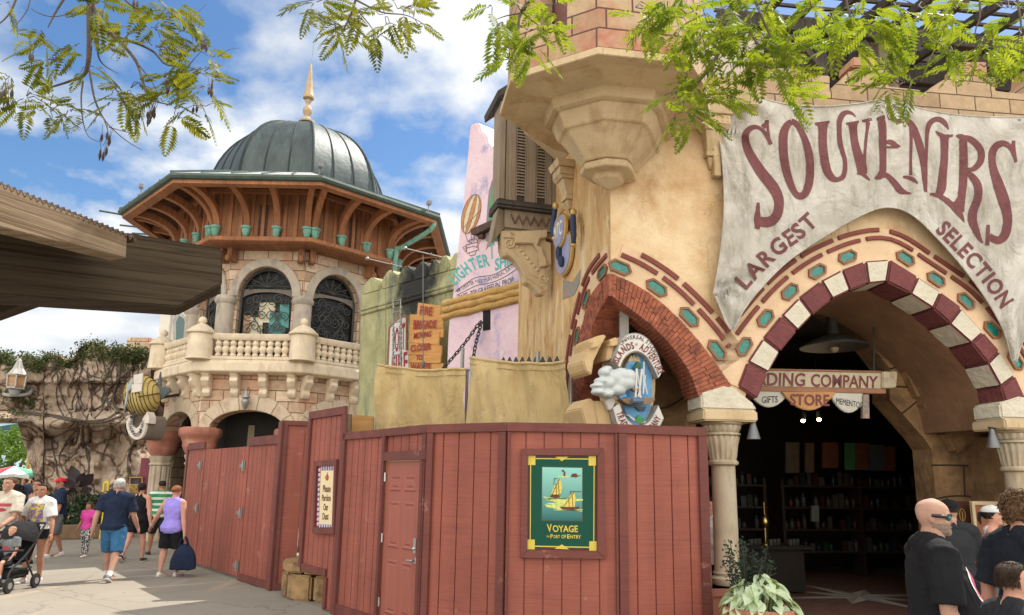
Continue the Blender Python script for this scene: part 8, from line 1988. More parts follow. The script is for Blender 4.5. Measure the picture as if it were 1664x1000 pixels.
def person(lab,loc,yaw,H,skin,arms,legs,top=None,bottom=None,shoes=None,hair=None,g=1.0,belly=0.0,sw=1.0,turn=0.0,nod=0.0,lean=0.0,vox=.009,female=False,fingers=True,seat=None,curl=.5,socks=None,group=None):
 root = thing('person',lab,'person',loc,radians(yaw),group)
 J = {}
 hz = .525 * H; shz = .815 * H; shx = (.112 if not female else .100) * H * sw * (1 + .25 * (g - 1)); hpx = .052 * H * (1 + .4 * (g - 1))
 LT,LS = .238 * H,.245 * H
 lg = []
 for sd,(a,kb,ab) in zip((-1,1),legs):
  a,k_,ab = radians(a),radians(kb),radians(ab)
  d1 = V((sd * sin(ab),sin(a) * cos(ab),-cos(a) * cos(ab))).normalized(); kn = V((sd * hpx,0,hz)) + d1 * LT
  b_ = a - k_; d2 = V((sd * sin(ab) * .4,sin(b_),-cos(b_))).normalized(); an = kn + d2 * LS
  lg.append([V((sd * hpx,0,hz)),kn,an,d2])
 low = min(l[2].z for l in lg) - .04 * H
 dz = -low if seat is None else seat
 up_ = V((0,0,dz))
 for l in lg: l[0] = l[0] + up_; l[1] = l[1] + up_; l[2] = l[2] + up_
 ln_ = radians(lean)
 def T(p):    # torso point, leant about the hips
  q_ = p - V((0,0,hz)); return V((q_.x,q_.y * cos(ln_) + q_.z * sin(ln_),q_.z * cos(ln_) - q_.y * sin(ln_) + hz)) + up_
 G = g
 wa = .088 if not female else .074
 tors = [(.475,.070,.062,0,.4),(.50,.092,.072,-.004,.7),(.535,.098,.076,-.006,1),(.57,.092,.07,0,1),(.62,wa,.066,.004,1),(.68,wa + .006,.070,.008,1),(.73,.098,.072,.006,.8),(.775,.100,.066,0,.5),(.805,.092,.052,-.006,.3),(.825,.066,.042,-.008,.1),(.842,.040,.038,-.006,0),(.87,.034,.036,.0,0)]
 def torso(mb,off,z0,z1,flare=0.0,neck=True):
  rings = []
  for z,rx,ry,yo,k in tors:
   if z < z0 - .001 or z > z1 + .001: continue
   kk = 1 + (G - 1) * k; bl = belly * math.exp(-((z - .60) / .075) ** 2) * H
   ry2 = (ry * kk * H + bl * .5); yo2 = yo * H + bl * .5
   fl = flare * max(0,(.62 - z) / .15)
   sx = (rx * kk * (sw if z > .7 else 1)) * H
   rings.append([T(p) for p in ering(V((0,yo2,z * H)),sx + off + fl,ry2 + off + fl * .7,22)])
  mb.loft(rings)
 arm = []
 for sd,(a,ab,eb,inn) in zip((-1,1),arms):
  a,ab,eb,inn = radians(a),radians(ab),radians(eb),radians(inn)
  d1 = V((sd * sin(ab),sin(a) * cos(ab),-cos(a) * cos(ab))).normalized(); s0 = T(V((sd * shx,-.004 * H,shz - .012 * H))); e0 = s0 + d1 * (.178 * H)
  # forearm bends forward in the sagittal plane, then inwards
  f_ = V((d1.x - sd * sin(inn) * 1.0,sin(a + eb) * cos(ab),-cos(a + eb) * cos(ab))).normalized(); w0 = e0 + f_ * (.145 * H); arm.append((s0,e0,w0,d1,f_))
 ga = 1 + (g - 1) * .55
 # ---------------- body
 q = MB(); torso(q,0,.47,.88)
 nb = T(V((0,-.004 * H,.835 * H))); hh = .128 * H if H > 1.4 else .128 * H * (1 + (1.4 - H) * .42)
 hc = T(V((0,.012 * H,.872 * H)))
 Rh = Matrix.Rotation(radians(turn),3,'Z') @ Matrix.Rotation(radians(-nod),3,'X')
 q.tube([nb,hc + V((0,0,.035 * H))],[.036 * H * ga,.034 * H * ga],14)
 HS = 1.0 + .10 * (g - 1)
 def hp_(x,y,t): return hc + Rh @ V((x * hh * HS,y * hh - .02 * hh,t * hh))
 rings = []
 for t,w_,f,b in HEAD: rings.append([hp_(w_ * cos(2 * pi * k / 24),(f if sin(2 * pi * k / 24) >= 0 else b) * sin(2 * pi * k / 24),t) for k in range(24)])
 q.loft(rings)
 Rb = Rh
 q.ball(hp_(0,.44,.40),.052 * hh,.075 * hh,.06 * hh,8,6,Rb); q.tube([hp_(0,.385,.56),hp_(0,.43,.47),hp_(0,.455,.41)],[.035 * hh,.042 * hh,.05 * hh],8)
 q.ball(hp_(0,.385,.245),.105 * hh,.05 * hh,.032 * hh,8,6,Rb); q.ball(hp_(0,.385,.205),.085 * hh,.05 * hh,.03 * hh,8,6,Rb); q.ball(hp_(0,.375,.06),.1 * hh,.07 * hh,.07 * hh,8,6,Rb)
 q.tube([hp_(-.24,.30,.60),hp_(-.1,.385,.615),hp_(.1,.385,.615),hp_(.24,.30,.60)],.036 * hh,6)
 for sd in (-1,1): q.ball(hp_(sd * .355,-.03,.44),.035 * hh,.085 * hh,.125 * hh,8,6,Rb); q.ball(hp_(sd * .19,.31,.37),.1 * hh,.08 * hh,.08 * hh,8,6,Rb)
 def yoke(mb,o,k=1.0):
  for sd in (-1,1):
   mb.tube([T(V((0,-.012 * H,.838 * H))),T(V((sd * shx * .5 * k,-.010 * H,.822 * H))),T(V((sd * shx * k,-.004 * H,.806 * H)))],[.036 * H * ga + o,.036 * H * ga + o,.036 * H * ga + o],14)
   mb.tube([T(V((sd * shx * .45,0,.70 * H))),T(V((sd * shx * .8 * k,0,.77 * H))),T(V((sd * shx * k,-.004 * H,.80 * H)))],[.052 * H * ga + o,.046 * H * ga + o,.038 * H * ga + o],14)
 yoke(q,0)
 for sd,(s0,e0,w0,d1,f_) in zip((-1,1),arm):
  q.tube([T(V((sd * shx * .55,-.006 * H,shz))),s0,s0.lerp(e0,.35),s0.lerp(e0,.75),e0,e0.lerp(w0,.3),e0.lerp(w0,.7),w0],[.040 * H * ga,.036 * H * ga,.031 * H * ga,.026 * H * ga,.024 * H * ga,.026 * H * ga,.020 * H * ga,.0155 * H * ga],12)
  hl = .100 * H; sdv = f_.cross(V((0,0,1)));
  fw = V((0,1,0)); tv = (fw - f_ * fw.dot(f_)).normalized(); pn = f_.cross(tv).normalized()      # tv: thumb side (forward), pn: palm normal
  if pn.x * sd > 0: pn = -pn
  pal = [w0,w0 + f_ * hl * .18,w0 + f_ * hl * .46,w0 + f_ * hl * .5]
  q.loft([ering(p,a_ * H,b_ * H,12,tv,pn) for p,a_,b_ in zip(pal,(.015,.021,.0235,.021),(.0125,.0125,.011,.009))])
  if fingers:
   for i,(o,L_) in enumerate(((.0175,.46),(.006,.52),(-.0055,.48),(-.0165,.38))):
    b0 = w0 + f_ * hl * .42 + tv * o * H; d_ = f_; pts = [b0]; cu = curl * (1 + .12 * i)
    for sg in (.42,.33,.25):
     pts.append(pts[-1] + d_ * hl * L_ * sg * 1.05); d_ = (d_ + pn * cu * .75).normalized()
    q.tube(pts,[.0056 * H,.0053 * H,.0048 * H,.0042 * H],8)
   b0 = w0 + f_ * hl * .12 + tv * .016 * H; q.tube([b0,b0 + (f_ * .6 + tv * .7).normalized() * hl * .22,b0 + (f_ * .9 + tv * .55 + pn * .3).normalized() * hl * .42],[.0072 * H,.0062 * H,.005 * H],8)
 for sd,(h0,kn,an,d2) in zip((-1,1),lg):
  q.tube([h0 + V((0,0,.02 * H)),h0.lerp(kn,.25),h0.lerp(kn,.6),kn,kn.lerp(an,.28),kn.lerp(an,.6),an],[.058 * H * ga,.054 * H * ga,.043 * H * ga,.0335 * H * ga,.034 * H * ga,.026 * H * ga,.0195 * H],14)
  fwd = V((0,1,0)); tl = (fwd * .8 + d2 * 0); hl_ = an - V((0,.022 * H,.02 * H)); q.tube([hl_,an + V((0,.03 * H,-.022 * H)),an + V((0,.09 * H,-.03 * H)),an + V((0,.115 * H,-.032 * H))],[.018 * H,.022 * H,.017 * H,.010 * H],10)
 body = remesh_obj(q,'body',skin,root,vox,2)
 # eyes
 for sd in (-1,1):
  q = MB(); q.mi = 0; q.ball(hp_(sd * .14,.335,.50),.055 * hh,.05 * hh,.04 * hh,8,6,Rb); q.mi = 1; q.ball(hp_(sd * .14,.375,.50),.026 * hh,.02 * hh,.028 * hh,8,6,Rb)
  q.build('eye',[MATS.get('eye_white') or flat('eye_white',(.6,.57,.53),.3),MATS.get('eye_dark') or flat('eye_dark',(.03,.02,.015),.2)],root,world=False,smooth=True)
 fm_ = (hair or {}).get('m') or skin
 if H > 1.4:
  q = MB()
  for sd in (-1,1): q.tube([hp_(sd * .07,.40,.575),hp_(sd * .16,.385,.595),hp_(sd * .25,.315,.575)],[(.02 * hh,.03 * hh)] * 3,6)
  q.build('eyebrows',fm_,root,world=False)
 q = MB(); q.ball(hp_(0,.43,.222),.095 * hh,.02 * hh,.018 * hh,8,5,Rb); q.build('lips',MATS.get('lip_rose') or flat('lip_rose',(.26,.09,.075),.5),root,world=False,smooth=True)
 # ---------------- clothes
 out = {}
 if top:
  q = MB(); hem = top.get('hem',.50); off = top.get('loose',.012); torso(q,off,hem,top.get('neck',.826),top.get('flare',.0))
  yoke(q,off * .8 if top.get('sleeve',.62) > 0 else .007,1.0 if top.get('sleeve',.62) > 0 else top.get('strap',.62))
  sl = top.get('sleeve',.62)
  for sd,(s0,e0,w0,d1,f_) in zip((-1,1),arm):
   if sl > 0:
    a_,b_ = s0,s0.lerp(e0,min(sl,1)); o2 = top.get('sloose',.012)
    pts = [T(V((sd * shx * .5,-.006 * H,shz - .002 * H))),a_,a_.lerp(b_,.5),b_]; rr = [.044 * H * ga + off,.040 * H * ga + off,.037 * H * ga + o2,.034 * H * ga + o2 * 1.6]
    if sl > 1: pts.append(e0.lerp(w0,sl - 1)); rr.append(.027 * H * ga + o2)
    q.tube(pts,rr,14)
  out['top'] = remesh_obj(q,top.get('name','t_shirt'),top['m'],root,vox,5,.011 * H / 1.75)
 if bottom:
  q = MB(); off = bottom.get('loose',.014); rings = []
  for z,rx,ry,yo,k in tors[:5]:
   if z > (bottom.get('waist',.54) if top and top.get('hem',.5) < .53 else .59) + .001: continue
   kk = 1 + (G - 1) * k; bl = belly * math.exp(-((z - .60) / .075) ** 2) * H * .9
   rings.append([T(p) if seat is None else p + up_ for p in ering(V((0,yo * H + bl * .4,z * H)),rx * kk * H + off * (1 if z < .49 else .3),ry * kk * H + off * (1 if z < .49 else .3) + bl * .4,20)])
  q.loft(rings); L_ = bottom.get('leg',.75)
  for h0,kn,an,d2 in lg:
   e = h0.lerp(kn,min(1,L_)); lo_ = bottom.get('hemloose',.02); pts = [h0 + V((0,0,.02 * H)),h0.lerp(e,.5),e]; rr = [.060 * H * ga + off,.055 * H * ga + off,(.056 - .022 * min(1,L_)) * H * ga + lo_]
   if L_ > 1: pts.append(kn.lerp(an,L_ - 1)); rr.append(.026 * H * ga + lo_ * .8)
   q.tube(pts,rr,16)
  out['bottom'] = remesh_obj(q,bottom.get('name','shorts'),bottom['m'],root,vox,3,.008 * H / 1.75)
 if shoes:
  for sd,(h0,kn,an,d2) in zip((-1,1),lg):
   # toe direction follows the shank a little: the trailing foot tips up on its toes
   pit = max(-.1,min(.85,-d2.y * 1.1)) if seat is None else 0
   R = Matrix.Rotation(-pit,3,'X'); P = lambda x,y,z: an + R @ V((x * H,y * H,z * H))
   q = MB(); rings = []
   for y,w_,zt_,zb in ((-.034,.012,-.012,-.036),(-.028,.021,.006,-.040),(0,.023,.012,-.040),(.035,.025,-.004,-.040),(.075,.029,-.014,-.039),(.105,.025,-.021,-.038),(.122,.012,-.028,-.036)):
    rings.append([P(w_ * cos(2 * pi * k / 14),y,(zt_ + zb) / 2 + (zt_ - zb) / 2 * sin(2 * pi * k / 14)) for k in range(14)])
   q.loft(rings); so_ = q.build('shoe',shoes['m'],root,world=False,smooth=True,sharp=80)
   q = MB(); rings = []
   for y,w_ in ((-.036,.014),(-.028,.023),(0,.0245),(.04,.0265),(.08,.031),(.108,.026),(.126,.012)): rings.append([P(w_ * a_,y,z) for a_,z in ((-1,-.041),(1,-.041),(1,-.030),(-1,-.030))])
   q.loft(rings); q.build('sole',shoes.get('sole',shoes['m']),so_,world=False,smooth=True)
   if socks:
    q = MB(); q.tube([an - d2 * .0,an - d2 * socks[1] * H],[.026 * H,.0255 * H],12); q.build('sock',socks[0],root,world=False,smooth=True)
 if hair:
  q = MB(); st = hair.get('style','short'); sc2 = hair.get('vol',1.07) + (.07 if female else 0); rings = []; hl_ = hair.get('low',.34); ff = hair.get('front',.69 if female else .80)
  for t,w_,f,b in HEAD:
   if t < hl_: continue
   f2 = f * sc2 if t > ff else (f * (.25 + .75 * max(0,(t - ff + .12) / .12)) if t > ff - .12 else .10)
   rg = []
   for k in range(24):
    a = 2 * pi * k / 24; s_ = sin(a); rg.append(hp_(w_ * sc2 * cos(a),((f2 if f2 > 0 else f2) if s_ >= 0 else b * sc2) * (s_ if s_ < 0 or f2 > 0 else abs(s_)),t + (sc2 - 1) * .55 * max(0,t - .5)))
   rings.append(rg)
  q.loft(rings); rg_ = random.Random(int(H * 1000))
  if st == 'curly':
   for _ in range(260):
    a = rg_.uniform(0,2 * pi); t = rg_.uniform(.22,1.0); w_ = .36 * sqrt(max(0.02,1 - ((t - .55) / .52) ** 2)); y = sin(a) * w_ * 1.25
    if y > .22 and t < .78: continue
    q.ball(hp_(cos(a) * w_ * 1.12,y,t),.062 * hh * rg_.uniform(.7,1.3),None,None,7,5)
  if hair.get('strands'):
   qc = MB()
   for _ in range(hair['strands']):
    a = rg_.uniform(pi * .95,pi * 2.05) if rg_.random() < .8 else rg_.uniform(0,2 * pi); t = rg_.uniform(hl_ + .05,1.0); w_ = .37 * sc2 * sqrt(max(0.02,1 - ((t - .55) / .50) ** 2)) if t > .55 else .37 * sc2; y = sin(a) * w_ * 1.22
    if y > 0 and t < ff: continue
    f3 = .99; L3 = rg_.uniform(.05,.12); tw3 = rg_.uniform(-.06,.06)
    qc.tube([hp_(cos(a) * w_ * f3,y * f3,t),hp_(cos(a + tw3) * w_ * 1.05,sin(a + tw3) * w_ * 1.22 * 1.05,t - L3 * .5 + .02),hp_(cos(a + tw3) * w_ * 1.06,sin(a + tw3) * w_ * 1.22 * 1.06,t - L3)],[.010 * hh,.009 * hh,.003 * hh],4)
   qc.build('strands',hair['m'],root,world=False,smooth=True)
  if st == 'curly':
   qc = MB()
   for _ in range(420):
    a = rg_.uniform(0,2 * pi); t = rg_.uniform(.15,1.08); w_ = .44 * sqrt(max(0.03,1 - ((t - .56) / .58) ** 2)); y = sin(a) * w_ * 1.22
    if y > .25 and t < .78: continue
    c0 = hp_(cos(a) * w_ * 1.05,y,t); r0 = rg_.uniform(.04,.085) * hh; u_ = V((rg_.gauss(0,1),rg_.gauss(0,1),rg_.gauss(0,1))).normalized(); v_ = u_.orthogonal().normalized(); d_ = u_.cross(v_)
    qc.tube([c0 + (u_ * cos(j * .8) + v_ * sin(j * .8)) * r0 + d_ * (j * .012 * hh) for j in range(7)],[.006 * hh,.016 * hh,.018 * hh,.018 * hh,.016 * hh,.012 * hh,.004 * hh],5)
   qc.build('curls',hair['m'],root,world=False,smooth=True)
  if st == 'ponytail': q.tube([hp_(0,-.42,.62),hp_(0,-.58,.60),hp_(0,-.62,.30),hp_(.02,-.56,-.02)],[.1 * hh,.11 * hh,.10 * hh,.03 * hh],10)
  if st == 'bun': q.ball(hp_(0,-.46,.62),.2 * hh,.18 * hh,.2 * hh,12,8)
  if st == 'long':
   for sd in (-1,0,1): q.tube([hp_(sd * .22,-.30,.6),hp_(sd * .27,-.36,.2),hp_(sd * .27,-.34,-.25),hp_(sd * .2,-.3,-.6)],[.2 * hh,.2 * hh,.17 * hh,.05 * hh],10)
  out['hair'] = remesh_obj(q,'hair',hair['m'],root,max(.006,vox * .8),1)
 out.update(root=root,hp=hp_,hh=hh,Rh=Rb,T=T,arm=arm,lg=lg,H=H,body=body)
 return out
def patch(pr,obj,cx,cz,w_,h,m,name,front=True,shape='rect',n_=14,lift=.004):
 """print on a garment: a fine grid laid on the cloth by casting rays at it"""
 me = obj.data; bv = BVHTree.FromPolygons([v.co for v in me.vertices],[p.vertices for p in me.polygons]); q = MB(); idx = {}
 for i in range(n_ + 1):
  for j in range(n_ + 1):
   u,v = i / n_ * 2 - 1,j / n_ * 2 - 1
   if shape == 'oval':
    r = max(abs(u),abs(v)); l = sqrt(u * u + v * v) or 1; u,v = u / l * r,v / l * r
   o = V((cx + u * w_ / 2,2 if front else -2,cz + v * h / 2)); hit = bv.ray_cast(o,V((0,-1 if front else 1,0)))
   if hit[0] is None: continue
   idx[i,j] = len(q.v); q.v.append(hit[0] + hit[1] * lift)
 for i in range(n_):
  for j in range(n_):
   k = [idx.get(x) for x in ((i,j),(i + 1,j),(i + 1,j + 1),(i,j + 1))]
   if None not in k: q.f.append(k); q.m.append(0)
 if q.f: return q.build(name,m,pr['root'],world=False,smooth=True,recalc=False)
def cap(pr,m,back=False,name='cap',brim=True):
 hp_,hh = pr['hp'],pr['hh']; q = MB(); rings = []
 for t,w_,f,b in HEAD:
  if t < .62: continue
  rings.append([hp_(w_ * 1.2 * cos(2 * pi * k / 24),((f if sin(2 * pi * k / 24) >= 0 else b) * 1.2) * sin(2 * pi * k / 24),t + .06) for k in range(24)])
 q.loft(rings)
 sg = -1 if back else 1
 if brim:
  A_ = [hp_(.34 * cos(a),sg * (.30 + .52 * sin(a)),.66 - .05 * sin(a)) for a in [pi * i / 12 for i in range(13)]]; B_ = [p + pr['Rh'] @ V((0,0,.035 * hh)) for p in A_]; q.loft([A_,B_])
 q.ball(hp_(0,0,1.07),.03 * hh,None,None,6,4); return q.build(name,m,pr['root'],world=False,smooth=True,sharp=60)
def strap(pr,pts,r,m,name='strap',flatk=.35):
 q = MB(); q.tube([V(p) for p in pts],[(r,r * flatk)] * len(pts),6); return q.build(name,m,pr['root'],world=False,smooth=True)
f_black = fabric('black_cotton',(.010,.010,.012)); f_navy = fabric('navy_pique',(.012,.020,.045)); f_white = fabric('white_cotton',(.62,.61,.60)); f_beige = fabric('beige_cotton',(.50,.44,.36)); f_blue = fabric('denim_blue_cotton',(.035,.12,.24)); f_lav = fabric('lavender_cotton',(.30,.24,.68)); f_pink = fabric('hot_pink_cotton',(.60,.06,.30)); f_grey = fabric('grey_cotton',(.15,.16,.165)); f_brown = fabric('taupe_cotton',(.10,.08,.075)); f_char = fabric('charcoal_cotton',(.022,.023,.027))
m_shw = flat('white_shoe',(.60,.59,.57),.55); m_shg = flat('grey_shoe',(.16,.16,.16),.6); m_shb = flat('black_shoe',(.02,.02,.022),.6); m_sole = flat('pale_sole',(.50,.48,.45),.7); m_sock = flat('white_sock',(.6,.6,.58),.9)
h_grey = hairmat('silver_hair',(.42,.41,.39)); h_brown = hairmat('brown_hair',(.075,.042,.024)); h_dark = hairmat('dark_hair',(.018,.013,.011)); h_aub = hairmat('auburn_hair',(.20,.075,.03)); h_blond = hairmat('sandy_hair',(.36,.22,.10))
STAND = [(2,2,2),(-2,2,2)]
def at(px,py): return atZ(px,py)
# ---- left crowd
P = person('grey-haired man walking away in navy polo shirt and blue knee-length shorts',at(176,944),4,1.80,SK1,[(-14,14,16,6),(14,12,20,6)],[(16,4,3),(-12,16,3)],top=dict(m=f_navy,hem=.50,loose=.026,sleeve=.72,sloose=.018,flare=.02,name='polo_shirt'),bottom=dict(m=f_blue,leg=1.04,loose=.02,hemloose=.038),shoes=dict(m=m_shg,sole=m_sole),hair=dict(m=h_grey,style='short',vol=1.10,low=.30,front=.8,strands=500),g=1.12,sw=1.06,socks=(m_sock,.05))
P = person('woman in purple sleeveless top and black shorts walking away carrying a dark bag',at(272,937),-12,1.66,SK3,[(6,36,10,0),(-6,12,4,0)],[(-3,3,3),(8,4,2)],top=dict(m=f_lav,hem=.475,loose=.022,sleeve=0,strap=.86,flare=.02,name='sleeveless_top'),bottom=dict(m=f_black,leg=.92,loose=.02,hemloose=.045),shoes=dict(m=m_shw,sole=m_sole),hair=dict(m=h_aub,style='bun',vol=1.08,low=.34),g=1.2,female=True,sw=1.05,belly=.01)
hw_ = P['root'].matrix_basis @ P['arm'][1][2]
wb = MB(); w_a = P['arm'][0]; d_ = w_a[4]; wb.tube([w_a[2] - d_ * .03,w_a[2] - d_ * .008],[.034,.036],12); wb.build('bracelet',flat('pale_bracelet',(.5,.45,.4)),P['root'],world=False)
hb = V((hw_.x + .01,hw_.y,hw_.z - .07))
bg_ = thing('shopping_bag','slouchy navy cloth bag hanging from the hand of the woman in purple','bag',hb)
q = MB(); rings = []
for z,rx,ry in ((-.60,.16,.05),(-.58,.235,.10),(-.42,.225,.12),(-.26,.17,.09),(-.17,.09,.05),(-.15,.05,.03)): rings.append([V((hb.x + rx * cos(2 * pi * k / 18) * (1 + .06 * sin(k * 2.3)) + .02,hb.y + ry * sin(2 * pi * k / 18),hb.z + z + .012 * sin(k * 1.9))) for k in range(18)])
q.loft(rings); q.build('bag_body',f_navy,bg_,smooth=True)
for s_ in (-1,1):
 q = MB(); q.tube(spline([(hb.x - .08,hb.y + .03 * s_,hb.z - .18),(hb.x - .05,hb.y + .02 * s_,hb.z - .06),(hb.x,hb.y + .01 * s_,hb.z + .0),(hb.x + .05,hb.y + .02 * s_,hb.z - .06),(hb.x + .09,hb.y + .03 * s_,hb.z - .18)],5),.014,6); q.build('handle',f_navy,bg_,smooth=True)
P = person('woman in black tank top and black shorts walking away beside the grey-haired man',at(217,913),2,1.68,SK3,[(12,10,10,6),(-10,14,12,4)],[(-14,20,3),(10,2,3)],top=dict(m=f_black,hem=.50,loose=.016,sleeve=0,name='tank_top'),bottom=dict(m=f_black,leg=.66,loose=.018,hemloose=.03),shoes=dict(m=m_shb,sole=m_sole),hair=dict(m=h_dark,style='ponytail',vol=1.08,low=.3),g=1.14,female=True,sw=1.02)
f_str = fabric('green_striped_cotton',(.04,.26,.09),.3)
def stripemat():
 m,t,b = newmat('green_white_stripes'); s_ = nd(t,'ShaderNodeSeparateXYZ'); t.links.new(nd(t,'ShaderNodeTexCoord').outputs['Object'],s_.inputs[0]); mm_ = nd(t,'ShaderNodeMath',operation='MULTIPLY'); mm_.inputs[1].default_value = 7.5; t.links.new(s_.outputs[2],mm_.inputs[0]); fr2 = nd(t,'ShaderNodeMath',operation='FRACT'); t.links.new(mm_.outputs[0],fr2.inputs[0]); g2 = nd(t,'ShaderNodeMath',operation='GREATER_THAN'); g2.inputs[1].default_value = .6; t.links.new(fr2.outputs[0],g2.inputs[0])
 t.links.new(mixc(t,g2.outputs[0],(.03,.22,.08),(.6,.6,.56)),b.inputs['Base Color']); b.inputs['Roughness'].default_value = .9; return m
P = person('man in green and white striped shirt half hidden behind the woman in purple',at(252,902),35,1.74,SK2,[(10,16,30,6),(-8,8,14,4)],[(10,4,3),(-12,14,3)],top=dict(m=stripemat(),hem=.50,loose=.018,sleeve=.75),bottom=dict(m=f_char,leg=.98,loose=.02,hemloose=.03),shoes=dict(m=m_shb),hair=dict(m=h_dark,style='short',vol=1.05,low=.4),g=1.05)
P = person('little girl in pink shirt and black and white spotted leggings',at(136,905),172,1.22,SK2,[(8,14,20,4),(-4,16,24,4)],[(6,2,2),(-6,6,2)],top=dict(m=f_pink,hem=.50,loose=.016,sleeve=.6,flare=.015),bottom=dict(m=mat('spotted_print',(.6,.58,.55),.9,.1,26,.1,60,stain=(.02,.02,.02),sst=(22,22,22),sa=.46,sb=.50),leg=1.9,loose=.012,hemloose=.012,name='leggings'),shoes=dict(m=m_shw,sole=m_sole),hair=dict(m=h_brown,style='long',vol=1.08,low=.3),female=True,turn=-25,vox=.008)
P = person('man in red cap and navy t-shirt with a small gold emblem, looking aside',at(84,905),130,1.76,SK2,[(6,10,12,4),(-6,12,16,4)],[(10,4,3),(-8,10,3)],top=dict(m=f_navy,hem=.49,loose=.022,sleeve=.78,sloose=.018),bottom=dict(m=f_grey,leg=1.0,loose=.02,hemloose=.035),shoes=dict(m=m_shw,sole=m_sole),hair=dict(m=h_dark,style='short',vol=1.03,low=.4),g=1.16,turn=20,belly=.02)
cap(P,fabric('bright_red_cap',(.55,.02,.03),.2)); patch(P,P['top'],.08,1.30,.09,.07,flat('gold_emblem',(.5,.33,.08)),'emblem',True,'oval')
q = MB(); q.tube([P['hp'](-.33,.05,.5),P['hp'](-.25,.33,.5),P['hp'](.25,.33,.5),P['hp'](.33,.05,.5)],.006,5); q.build('glasses',m_shb,P['root'],world=False)
P = person('woman in white printed t-shirt and black shorts with a dark cross-body strap',at(50,947),178,1.66,SK2,[(4,14,12,0),(2,28,62,50)],[(-3,2,1),(7,5,1)],top=dict(m=f_white,hem=.515,loose=.030,sleeve=.80,sloose=.022,flare=.01),bottom=dict(m=f_black,leg=.34,loose=.014,hemloose=.024),shoes=dict(m=m_shw,sole=m_sole),hair=dict(m=h_dark,style='ponytail',vol=1.06,low=.34,front=.84),female=True,turn=6,nod=6)
patch(P,P['top'],.0,1.17,.25,.30,mat('colourful_shirt_print',(.36,.05,.06),.8,.1,16,0,col2=(.05,.12,.34),stain=(.42,.36,.06),sst=(10,10,10),sa=.5,sb=.54),'shirt_print')
H_ = 1.66; strap(P,[P['T'](V((-.10 * 1,.055,.835 * H_))),P['T'](V((-.06,.115,.76 * H_))),P['T'](V((.03,.135,.68 * H_))),P['T'](V((.12,.125,.60 * H_))),P['T'](V((.165,.05,.56 * H_)))],.020,f_char)
q = MB(); q.ball(P['T'](V((.185,.03,.54 * H_))),.05,.09,.10); q.build('hip_bag',f_char,P['root'],world=False,smooth=True)
for k in (0,1):
 a_ = P['arm'][k]; q = MB(); q.tube([a_[2] - a_[4] * .045,a_[2] - a_[4] * .02],[.027,.027],12); q.build('watch',m_shb,P['root'],world=False)
P = person('dark-haired woman in taupe tank top looking up, behind the woman in white',at(44,916),150,1.70,SK2,[(4,16,20,6),(4,12,20,6)],STAND,top=dict(m=f_brown,hem=.5,loose=.014,sleeve=0,neck=.80,name='tank_top'),bottom=dict(m=f_char,leg=.8,loose=.016,hemloose=.02),shoes=dict(m=m_shb),hair=dict(m=h_dark,style='long',vol=1.1,low=.3,front=.82),female=True,turn=40,nod=-8)
P = person('man in beige t-shirt with red lettering pushing the stroller, cut by the left edge',at(-8,950),178,1.78,SK1,[(20,6,40,10),(20,8,42,10)],[(12,4,3),(-10,14,3)],top=dict(m=f_beige,hem=.49,loose=.022,sleeve=.8,sloose=.02),bottom=dict(m=f_char,leg=1.0,loose=.02,hemloose=.03),shoes=dict(m=m_shw,sole=m_sole),hair=dict(m=h_brown,style='short',vol=1.06,low=.45),g=1.05,turn=-8)
pq_ = P; bv_m = flat('red_shirt_print',(.32,.03,.05)); patch(P,P['top'],-.04,1.30,.26,.05,bv_m,'shirt_print'); patch(P,P['top'],-.03,1.22,.16,.06,bv_m,'shirt_print',True,'oval')
# ---- stroller with toddler
sp_ = at(6,960); stl = thing('stroller','black pushchair with a rounded hood and small wheels at the left edge','stroller',sp_)
sx0,sy0 = sp_.x,sp_.y
fb = flat('black_tube_frame',(.018,.018,.02),.45); fcl = fabric('black_stroller_cloth',(.017,.017,.019))
for sx_,sy_ in ((-.27,-.32),(.27,-.32),(-.27,.34),(.27,.34)):
 q = MB(); c = V((sx0 + sx_,sy0 + sy_,.115)); q.tube([c - V((.022,0,0)),c + V((.022,0,0))],.115,20); wh = q.build('wheel',flat('tyre_black',(.015,.015,.015),.8),stl,bevel=.01)
 q = MB(); q.tube([c - V((.028,0,0)),c + V((.028,0,0))],.05,14); q.build('hub',flat('grey_hub',(.2,.2,.2),.5),wh)
q = MB()
for sd in (-1,1):
 x = sx0 + sd * .25; q.tube(spline([(x,sy0 - .32,.14),(x,sy0 - .28,.34),(x,sy0 + .1,.6),(x,sy0 + .45,1.02)],5),.017,8); q.tube([(x,sy0 + .34,.13),(x,sy0 + .02,.52)],.015,8); q.tube([(x,sy0 - .28,.34),(x,sy0 + .22,.34)],.014,6)
q.tube([(sx0 - .25,sy0 + .45,1.02),(sx0 + .25,sy0 + .45,1.02)],.02,8); q.tube(spline([(sx0 - .25,sy0 - .05,.62),(sx0 - .2,sy0 - .33,.64),(sx0 + .2,sy0 - .33,.64),(sx0 + .25,sy0 - .05,.62)],5),.018,8)
q.build('frame',fb,stl,smooth=True)
q = MB(); rows = []
for y,z in ((-.30,.40),(-.26,.455),(0,.43),(.12,.45),(.22,.66),(.30,.98)): rows.append([V((sx0 + x,sy0 + y + .03 * abs(x) / .23,z + .04 * (abs(x) / .23) ** 2)) for x in (-.23,-.12,0,.12,.23)])
q.loft(rows,cap=False,closed=False); q.loft([[p + V((0,.03,-.04)) for p in r] for r in rows],cap=False,closed=False); q.build('seat',fcl,stl,smooth=True,recalc=False)
q = MB(); rows = []
for i in range(7):
 a = radians(-8 + i * 20); rows.append([V((sx0 + .265 * cos(b_),sy0 + .25 - .34 * cos(a) * sin(b_) ** .8,.70 + .36 * sin(b_) ** .6 * (.25 + .75 * sin(max(a,.02))) )) for b_ in [pi * j / 14 for j in range(15)]])
